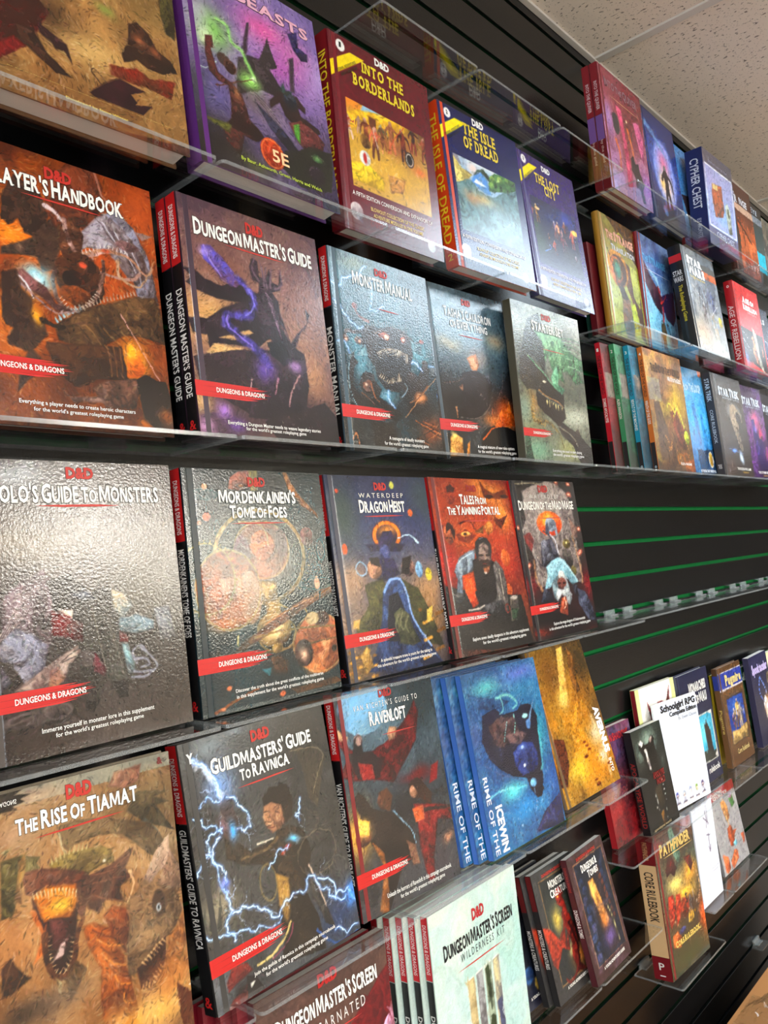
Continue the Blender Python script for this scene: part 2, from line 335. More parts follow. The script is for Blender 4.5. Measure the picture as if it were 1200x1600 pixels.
def art_object(name, img, W, H, material, parent, hinge=0, y=-.0002, x0=0):
    ny, nx, _ = img.shape
    u, v = np.meshgrid(np.linspace(0, 1, nx), np.linspace(0, 1, ny)); X = x0+u*(W-x0); Z = (1-v)*H; Y = np.full_like(X, y)
    if hinge: Y = Y+.0011*np.exp(-((X-.0125)/.0028)**2)
    co = np.stack([X, Y, Z], -1).reshape(-1, 3).astype(np.float32)
    i = np.arange(nx*ny).reshape(ny, nx); q = np.stack([i[1:, :-1], i[1:, 1:], i[:-1, 1:], i[:-1, :-1]], -1).reshape(-1, 4).astype(np.int32); n = len(q)
    me = bpy.data.meshes.new(name); me.vertices.add(len(co)); me.vertices.foreach_set('co', co.ravel()); me.loops.add(n*4); me.loops.foreach_set('vertex_index', q.ravel())
    me.polygons.add(n); me.polygons.foreach_set('loop_start', np.arange(0, n*4, 4, dtype=np.int32)); me.polygons.foreach_set('loop_total', np.full(n, 4, np.int32)); me.polygons.foreach_set('use_smooth', np.ones(n, bool))
    me.update(calc_edges=True)
    ca = me.color_attributes.new('paint', 'FLOAT_COLOR', 'POINT'); ca.data.foreach_set('color', np.concatenate([img.reshape(-1, 3), np.ones((nx*ny, 1))], 1).astype(np.float32).ravel())
    me.materials.append(material); o = bpy.data.objects.new(name, me); COL.objects.link(o); o.parent = parent; return o
ART = json.loads(r'''{"PH":{
"ops":[["b",[118,44,18],[190,80,22],[150,66,22],[60,30,15]],["c",[70,30,14],0.6,5,1,1,0],["c",[225,110,25],0.45,4,7,1,0],["g",261,325,0.0766,0.0603,[250,140,30],1],["g",940,99,0.0933,0.202,[190,85,28],0.9],["g",223,706,0.093,0.0827,[205,110,35],0.9],["g",802,725,0.0624,0.0929,[250,160,30],1],["g",268,572,0.0567,0.0392,[250,160,40],1],["g",200,620,0.0364,0.0385,[250,150,40],0.8],["g",563,818,0.2209,0.0676,[80,35,16],0.7],["g",260,878,0.0747,0.0505,[150,75,30],0.6],["p",[225,209,283,108,403,153,440,213,406,282,352,320,319,314,291,266,248,296,218,283],[78,48,36],[40,24,20],0.015,0.004],["p",[207,389,360,322,423,285,403,391,286,400,205,415],[110,80,66],[60,42,36],0.006,0.004],["p",[353,307,475,205,499,304,451,422,388,447,361,385],[62,40,32],[100,70,55],0.012,0.004],["p",[448,58,686,-25,735,51,674,225,470,255,415,198],[130,62,36],[80,40,28],0.02,0.004],["s",[697,1,721,84,803,131],0.0053,0.0038,[170,110,90],0.003,0.003,0],["p",[701,161,803,131,877,182,920,248,954,302,990,490,990,565,892,520,863,436,833,353,780,305,709,254],[146,146,166],[84,66,66],0.014,0.004],["p",[886,195,991,192,923,225],[150,120,115],0,0.006,0.004],["p",[577,260,722,149,833,206,905,281,965,375,827,398,740,313,617,308,548,349],[158,150,160],[96,70,66],0.014,0.004],["s",[680,180,749,246,831,295],0.0026,0.0011,[92,76,84],0.003,0.003,0],["s",[711,193,776,262,844,318],0.0026,0.0011,[200,200,214],0.003,0.003,0],["s",[742,205,803,278,858,340],0.0026,0.0011,[92,76,84],0.003,0.003,0],["s",[774,217,831,295,871,363],0.0026,0.0011,[200,200,214],0.003,0.003,0],["s",[806,229,859,312,884,386],0.0027,0.0011,[92,76,84],0.003,0.003,0],["s",[839,242,888,329,897,409],0.0027,0.0011,[200,200,214],0.003,0.003,0],["s",[871,255,916,346,911,431],0.0027,0.0011,[92,76,84],0.003,0.003,0],["p",[488,251,566,199,603,268,585,342,508,385,478,335],[120,70,45],[60,34,26],0.006,0.004],["s",[425,189,475,212,515,245],0.0092,0.0035,[210,190,190],0.003,0.003,0],["s",[513,224,527,298,566,346,661,328,783,282],0.0093,0.0057,[196,160,150],0.003,0.003,[110,70,60]],["s",[585,342,702,305,840,308,924,367,972,328],0.0072,0.0029,[180,130,100],0.003,0.003,0],["s",[643,324,654,386,767,401,848,395,893,365],0.0051,0.0073,[170,130,118],0.003,0.003,0],["s",[776,335,778,392,886,418,987,295],0.0082,0.0019,[176,140,110],0.003,0.003,0],["e",572,442,0.0944,0.1055,[84,44,26],[40,22,18],0.004,0.02,0],["e",536,448,0.0423,0.035,[30,18,18],[110,50,30],0.004,0.003,0],["e",542,509,0.0639,0.0418,[140,66,26],[80,40,22],0.004,0.015,0],["s",[451,422,429,467,447,531,487,565,569,553,640,501,689,408,696,350],0.0083,0.0069,[150,112,98],0.003,0.003,[90,56,46]],["k",[467,515,505,563,570,546,653,471],16,0.0165,[225,215,200],0.0017,-90,0],["k",[585,342,704,291,831,295],12,0.0186,[225,215,210],0.0022,90,2],["e",589,383,0.0158,0.0114,[220,90,60],0,0.004,0.003,0],["e",716,306,0.0182,0.0074,[190,90,60],0,0.004,0.003,0],["e",835,264,0.0481,0.0197,[150,110,110],[90,60,60],0.004,0.003,0],["p",[427,634,539,571,675,516,859,459,965,450,1015,539,1006,637,898,621,777,622,654,679,534,694,438,686],[108,76,46],[58,36,24],0.01,0.004],["k",[429,621,550,556,676,509,861,451],24,0.0202,[170,150,130],0.003,60,3],["k",[428,624,485,586,569,553],7,0.0229,[160,196,206],0.0047,60,4],["s",[535,613,575,648,599,679],0.0017,0.0007,[50,32,20],0.003,0.003,0],["s",[578,612,619,646,644,674],0.0017,0.0007,[150,112,70],0.003,0.003,0],["s",[622,612,664,645,690,668],0.0018,0.0007,[50,32,20],0.003,0.003,0],["s",[667,611,710,643,737,662],0.0018,0.0007,[150,112,70],0.003,0.003,0],["s",[713,611,757,642,784,657],0.0018,0.0007,[50,32,20],0.003,0.003,0],["s",[759,610,804,640,833,651],0.0018,0.0007,[150,112,70],0.003,0.003,0],["s",[806,610,853,638,882,645],0.0018,0.0007,[50,32,20],0.003,0.003,0],["s",[855,609,902,636,933,638],0.0018,0.0007,[150,112,70],0.003,0.003,0],["s",[904,608,952,635,984,632],0.0019,0.0007,[50,32,20],0.003,0.003,0],["p",[378,700,654,679,751,668,774,792,638,805,507,844,408,801],[84,50,30],[50,28,18],0.01,0.004],["s",[673,677,685,731,687,793],0.0025,0.0014,[132,88,54],0.003,0.003,0],["s",[706,673,714,728,716,790],0.0025,0.0014,[132,88,54],0.003,0.003,0],["s",[740,669,744,725,745,787],0.0025,0.0014,[132,88,54],0.003,0.003,0],["s",[773,665,773,721,775,785],0.0025,0.0014,[132,88,54],0.003,0.003,0],["s",[807,661,803,718,805,782],0.0025,0.0014,[132,88,54],0.003,0.003,0],["p",[781,664,814,639,870,747,845,778,765,786],[250,165,35],[235,110,25],0.006,0.004],["s",[763,542,947,782],0.0018,0.0015,[220,170,165],0.003,0.003,0],["g",364,478,0.0593,0.0472,[150,220,240],1],["g",363,484,0.0195,0.0175,[240,255,255],1],["p",[263,463,297,450,351,480,400,499,436,553,487,565,539,571,433,580,370,537,291,504],[140,90,90],[80,46,40],0.006,0.004],["s",[263,469,308,501,336,549],0.004,0.0026,[225,225,230],0.003,0.003,0],["s",[283,505,353,546,432,587,540,564],0.004,0.0033,[150,120,120],0.003,0.003,0],["p",[198,481,272,455,282,518,335,555,322,603,369,629,389,672,316,733,354,767,350,800,280,845,229,887,242,836,269,796,291,742,206,727,200,703,227,668,197,659,184,636],[52,30,24],[96,66,48],0.012,0.004],["g",343,612,0.0193,0.0331,[255,180,40],0.9],["s",[369,622,453,637,572,601],0.01,0.0033,[96,66,46],0.003,0.003,[46,30,22]],["p",[578,844,656,810,814,784,829,822,798,902,643,913],[126,84,66],[60,38,30],0.006,0.004],["p",[440,861,467,883,630,873,634,839,652,844,636,893,483,902],[170,136,124],[90,60,50],0.006,0.004],["p",[814,788,868,763,926,784,978,787,1001,850,1005,959,908,979,842,940,825,850],[30,22,20],[66,50,44],0.008,0.004],["g",831,948,0.0232,0.0212,[220,120,30],0.8],["g",963,918,0.0327,0.0362,[190,100,40],0.7],["D",5000,0.8,0.022,0.0026,3],["x",0.9]],"tx":[["PLAYER'S HANDBOOK",0.17,0.153,0.83,0.085,[240,238,230],"title",1,0],["D&D",0.436,0.089,0.568,0.043,[190,45,35],"logo",0.6,0.02],["_line",0.317,0.17,0.72,0.0069,[190,45,35],"rule",0,0],["_banner",0,0.827,0.5,0.765,[200,28,24],"banner",0,0],["Everything a player needs to create heroic characters",0.236,0.923,0.791,0.909,[240,238,232],"caption",0.5,0],["for the world's greatest roleplaying game",0.297,0.946,0.726,0.932,[240,238,232],"caption",0.5,0]],"res":[250,340]},"DMG":{
"ops":[["b",[92,66,78],[120,84,84],[150,110,90],[120,86,78],[80,58,60]],["c",[80,56,70],0.5,4,3,1,0],["c",[170,130,100],0.35,3,9,1,0],["g",125,499,0.152,0.1112,[196,150,96],0.95],["g",314,520,0.1442,0.0648,[205,160,100],0.8],["g",791,339,0.1274,0.1265,[150,110,100],0.5],["g",820,702,0.1163,0.1305,[190,140,100],0.8],["g",250,255,0.1421,0.0874,[130,84,70],0.7],["g",508,833,0.3818,0.0938,[62,42,48],0.9],["g",102,951,0.1655,0.0796,[60,40,52],0.9],["g",8,853,0.0626,0.0593,[200,160,110],0.9],["p",[-22,320,54,313,130,347,234,357,352,308,381,332,493,350,486,388,322,413,191,420,71,399,4,376,48,348],[54,36,46],[30,22,32],0.01,0.004],["p",[-8,519,124,513,217,458,356,408,487,380,576,418,580,521,448,596,289,601,159,611,111,650,102,584,13,576],[54,36,46],[30,22,32],0.01,0.004],["p",[174,585,392,524,424,534,304,578],[200,160,110],0,0.006,0.004],["p",[91,653,138,613,342,612,150,670],[205,165,112],[180,140,90],0.006,0.004],["p",[6,683,100,658,319,619,517,602,679,642,768,708,729,831,326,889,28,793],[60,42,50],[34,24,32],0.012,0.004],["p",[30,720,127,682,206,708,370,648,479,678,410,799,250,826,30,779],[44,32,38],[70,50,56],0.01,0.004],["p",[444,233,457,290,503,297,494,342,454,436,488,504,571,566,676,657,801,735,793,584,698,550,663,472,638,409,635,364,593,326,658,308,682,250,676,213,650,286,602,279,589,222,555,273,508,266,509,199,475,191],[62,44,56],[36,26,38],0.006,0.004],["s",[488,185,466,244,504,289],0.0023,0.0061,[110,86,100],0.003,0.003,0],["s",[571,217,555,273,560,309],0.0023,0.0062,[110,86,100],0.003,0.003,0],["s",[609,210,595,266,585,305],0.0023,0.0063,[110,86,100],0.003,0.003,0],["s",[676,213,677,274,621,306],0.0024,0.0063,[110,86,100],0.003,0.003,0],["s",[523,189,542,245,537,306],0.0023,0.0062,[110,86,100],0.003,0.003,0],["p",[669,569,761,489,834,449,873,389,839,363,851,431,789,478,717,578,728,652,804,719,676,657],[70,50,62],[40,28,40],0.006,0.004],["s",[638,476,668,509,686,544],0.0061,0.0019,[110,80,80],0.003,0.003,0],["p",[512,566,624,545,695,625,627,655,537,621],[24,22,28],0,0.006,0.004],["s",[543,334,586,364],0.0019,0.0008,[180,150,170],0.003,0.003,0],["s",[549,348,590,380],0.0019,0.0008,[130,106,128],0.003,0.003,0],["s",[555,362,594,396],0.0019,0.0008,[130,106,128],0.003,0.003,0],["s",[561,376,599,412],0.0019,0.0008,[180,150,170],0.003,0.003,0],["s",[566,390,603,427],0.0019,0.0008,[130,106,128],0.003,0.003,0],["s",[572,404,607,443],0.0019,0.0008,[130,106,128],0.003,0.003,0],["s",[578,418,611,459],0.0019,0.0008,[180,150,170],0.003,0.003,0],["s",[584,432,616,475],0.0019,0.0008,[130,106,128],0.003,0.003,0],["s",[590,446,620,490],0.0019,0.0008,[130,106,128],0.003,0.003,0],["s",[595,460,624,506],0.0019,0.0008,[180,150,170],0.003,0.003,0],["s",[601,474,629,522],0.0019,0.0008,[130,106,128],0.003,0.003,0],["s",[607,488,633,538],0.0019,0.0008,[130,106,128],0.003,0.003,0],["p",[343,798,377,732,411,792,513,747,577,784,664,718,749,672,802,727,757,821,849,882,324,903],[58,42,54],[30,22,30],0.012,0.004],["p",[795,826,907,798,1014,871,1004,980,535,1003,435,909],[52,38,42],[30,24,28],0.012,0.004],["s",[341,805,376,739],0.0049,0.0014,[210,170,170],0.003,0.003,0],["s",[566,720,529,789],0.0059,0.0022,[170,120,130],0.003,0.003,0],["s",[733,689,652,778,628,838],0.0053,0.0023,[170,130,130],0.003,0.003,0],["g",716,645,0.0505,0.0305,[190,150,210],0.8],["p",[8,918,91,899,235,909,269,961,199,999,14,1002],[60,38,52],[100,66,90],0.006,0.004],["g",154,888,0.041,0.0338,[180,130,220],0.9],["g",30,962,0.0549,0.0393,[200,150,190],0.8],["g",240,942,0.0508,0.0342,[120,80,170],0.7],["p",[128,199,187,190,256,226,324,278,384,317,334,347,238,328,182,282,129,258],[88,76,170],[120,80,120],0.01,0.004],["s",[144,199,176,255,241,314],0.0051,0.0036,[140,120,200],0.003,0.003,0],["s",[363,306,444,365,445,423,379,469,268,471,244,517,308,557,445,611,505,661],0.0163,0.0223,[88,76,170],0.012,0.01,[60,48,120]],["s",[425,339,453,407,381,462],0.006,0.0037,[120,112,210],0.003,0.003,0],["s",[256,480,258,529,402,594],0.005,0.0036,[130,110,205],0.003,0.003,0],["g",476,693,0.0558,0.0583,[110,80,180],0.8],["g",145,219,0.025,0.0216,[170,150,230],0.8],["D",5000,0.8,0.022,0.0026,3],["x",0.92]],"tx":[["DUNGEON MASTER'S GUIDE",0.092,0.158,0.939,0.085,[240,238,230],"title",1,0],["D&D",0.449,0.088,0.573,0.036,[190,45,35],"logo",0.6,0.02],["_line",0.288,0.17,0.722,0.0067,[190,45,35],"rule",0,0],["_banner",0,0.837,0.5,0.775,[200,28,24],"banner",0,0],["Everything a Dungeon Master needs to weave legendary stories",0.182,0.942,0.847,0.927,[240,238,232],"caption",0.5,0],["for the world's greatest roleplaying game",0.298,0.961,0.729,0.946,[240,238,232],"caption",0.5,0]],"res":[186,308]},"Volo":{
"ops":[["b",[86,80,78],[92,84,78],[74,66,62],[56,46,42],[60,48,42]],["c",[50,42,38],0.6,5,5,1,0],["c",[120,112,108],0.3,4,2,1,0],["g",199,54,0.1486,0.0658,[146,150,152],0.9],["g",468,25,0.0486,0.0388,[140,140,140],0.6],["g",212,287,0.2271,0.0931,[128,116,96],0.6],["g",764,464,0.147,0.1572,[84,76,58],0.5],["g",920,800,0.1544,0.1571,[56,46,40],0.8],["g",737,660,0.1351,0.0925,[48,40,36],0.7],["p",[123,454,298,378,349,439,323,584,284,680,91,590,99,508],[118,100,104],[60,48,46],0.02,0.004],["s",[283,428,238,490,196,537],0.0014,0.0011,[70,56,58],0.003,0.003,0],["s",[277,431,229,495,187,542],0.0014,0.0011,[176,160,160],0.003,0.003,0],["s",[271,433,220,500,178,548],0.0014,0.0011,[70,56,58],0.003,0.003,0],["s",[265,436,211,505,169,553],0.0014,0.0011,[176,160,160],0.003,0.003,0],["s",[259,438,202,510,161,559],0.0014,0.0011,[70,56,58],0.003,0.003,0],["s",[253,441,193,515,152,564],0.0014,0.0011,[176,160,160],0.003,0.003,0],["s",[247,443,185,520,143,570],0.0014,0.0011,[70,56,58],0.003,0.003,0],["s",[241,446,176,525,134,575],0.0014,0.0011,[176,160,160],0.003,0.003,0],["s",[235,448,167,530,126,581],0.0014,0.0011,[70,56,58],0.003,0.003,0],["s",[229,451,158,535,117,586],0.0014,0.0011,[176,160,160],0.003,0.003,0],["s",[223,453,150,540,109,592],0.0014,0.0011,[70,56,58],0.003,0.003,0],["s",[217,456,141,545,100,597],0.0014,0.0011,[176,160,160],0.003,0.003,0],["s",[211,458,133,549,92,602],0.0014,0.0011,[70,56,58],0.003,0.003,0],["s",[206,461,124,554,83,608],0.0014,0.0011,[176,160,160],0.003,0.003,0],["s",[200,463,116,559,75,613],0.0014,0.0011,[70,56,58],0.003,0.003,0],["s",[194,466,107,564,67,618],0.0014,0.0011,[176,160,160],0.003,0.003,0],["p",[307,422,424,399,509,472,575,453,661,474,647,575,663,708,683,810,594,814,555,779,502,861,441,859,428,799,431,682,405,562,339,534,325,482],[46,40,36],[70,62,56],0.01,0.004],["p",[416,473,489,463,537,497,493,516],[96,100,110],[60,56,60],0.006,0.004],["p",[432,504,506,495,609,533,632,689,663,792,574,804,536,679,464,671],[54,48,42],[88,84,76],0.008,0.004],["s",[513,525,538,664,558,756],0.0023,0.0015,[110,104,92],0.003,0.003,0],["s",[585,546,613,671,643,774],0.0023,0.0015,[104,98,88],0.003,0.003,0],["p",[320,525,408,540,414,570,459,581,452,640,398,627,311,604],[120,26,26],[86,18,20],0.006,0.004],["p",[355,524,419,529,411,555],[220,205,190],0,0.006,0.004],["p",[372,588,425,563,454,581,429,616,390,604],[110,70,66],[60,36,36],0.006,0.004],["p",[90,604,147,571,227,593,288,638,271,707,209,756,166,730,118,675,84,665],[128,128,142],[70,60,66],0.01,0.004],["s",[96,632,161,694,192,747],0.0203,0.0136,[140,138,148],0.003,0.003,[90,80,84]],["p",[82,685,120,744,74,765],[110,104,112],[60,52,56],0.006,0.004],["p",[135,770,301,697,425,652,442,676,388,707,351,767,234,784],[170,152,140],[110,84,80],0.006,0.004],["p",[288,724,328,714,353,753,310,783,283,773],[96,80,96],[190,130,90],0.006,0.004],["s",[349,702,463,678],0.0014,0.0014,[40,30,28],0.003,0.003,0],["p",[618,464,692,492,721,533,658,575,619,534],[170,150,120],[120,130,130],0.006,0.004],["p",[647,575,739,566,829,598,824,629,730,637,641,620],[120,140,150],[80,90,90],0.006,0.004],["p",[836,550,921,548,946,673,854,672],[110,112,118],[76,70,70],0.006,0.004],["p",[641,620,683,640,680,663,636,659],[100,36,36],0,0.006,0.004],["p",[646,667,679,671,710,775,665,777],[120,150,155],[90,90,90],0.006,0.004],["s",[699,774,779,783,829,766,787,721,723,683],0.0046,0.0038,[124,124,134],0.003,0.003,0],["s",[715,744,697,704,746,685,777,712],0.0046,0.0038,[124,124,134],0.003,0.003,0],["s",[685,795,765,797,822,773],0.0045,0.0038,[124,124,134],0.003,0.003,0],["s",[717,729,762,734,782,760,735,762],0.0046,0.0038,[124,124,134],0.003,0.003,0],["p",[442,845,515,848,478,887,439,874],[40,34,32],0,0.006,0.004],["p",[585,798,662,800,654,860,610,861],[40,34,32],0,0.006,0.004],["e",470,701,0.0315,0.0292,[70,60,58],[120,110,104],0.004,0.003,0],["p",[504,683,559,749,546,770,496,749],[110,44,56],[80,40,44],0.006,0.004],["s",[434,660,339,701],0.0015,0.0011,[30,24,22],0.003,0.003,0],["s",[100,857,209,846,339,873],0.0027,0.0013,[88,76,72],0.003,0.003,0],["s",[116,873,230,862,358,882],0.0027,0.0013,[88,76,72],0.003,0.003,0],["s",[132,889,250,878,376,890],0.0027,0.0013,[88,76,72],0.003,0.003,0],["s",[152,865,271,894,395,899],0.0027,0.0013,[88,76,72],0.003,0.003,0],["s",[169,881,298,860,414,908],0.0027,0.0013,[88,76,72],0.003,0.003,0],["s",[185,898,319,876,434,916],0.0027,0.0014,[88,76,72],0.003,0.003,0],["s",[206,874,341,892,453,925],0.0027,0.0014,[88,76,72],0.003,0.003,0],["s",[223,890,363,908,472,934],0.0027,0.0014,[88,76,72],0.003,0.003,0],["e",291,865,0.0811,0.0346,[72,62,58],[44,36,34],0.004,0.003,0],["e",187,870,0.0847,0.0244,[92,80,78],[50,42,40],0.004,0.003,0.0068],["e",311,861,0.0516,0.0278,[96,84,80],0,0.004,0.003,0.0056],["D",5000,0.8,0.022,0.0026,3]],"tx":[["VOLO'S GUIDE TO MONSTERS",0.081,0.148,0.919,0.08,[240,238,230],"title",1,0],["D&D",0.441,0.065,0.577,0.022,[190,45,35],"logo",0.6,0.02],["_line",0.288,0.161,0.702,0.0089,[190,45,35],"rule",0,0],["_banner",0,0.837,0.5,0.775,[200,28,24],"banner",0,0],["Immerse yourself in monster lore in this supplement",0.235,0.922,0.785,0.906,[240,238,232],"caption",0.5,0],["for the world's greatest roleplaying game",0.294,0.944,0.724,0.929,[240,238,232],"caption",0.5,0]],"res":[250,340]},"Mord":{
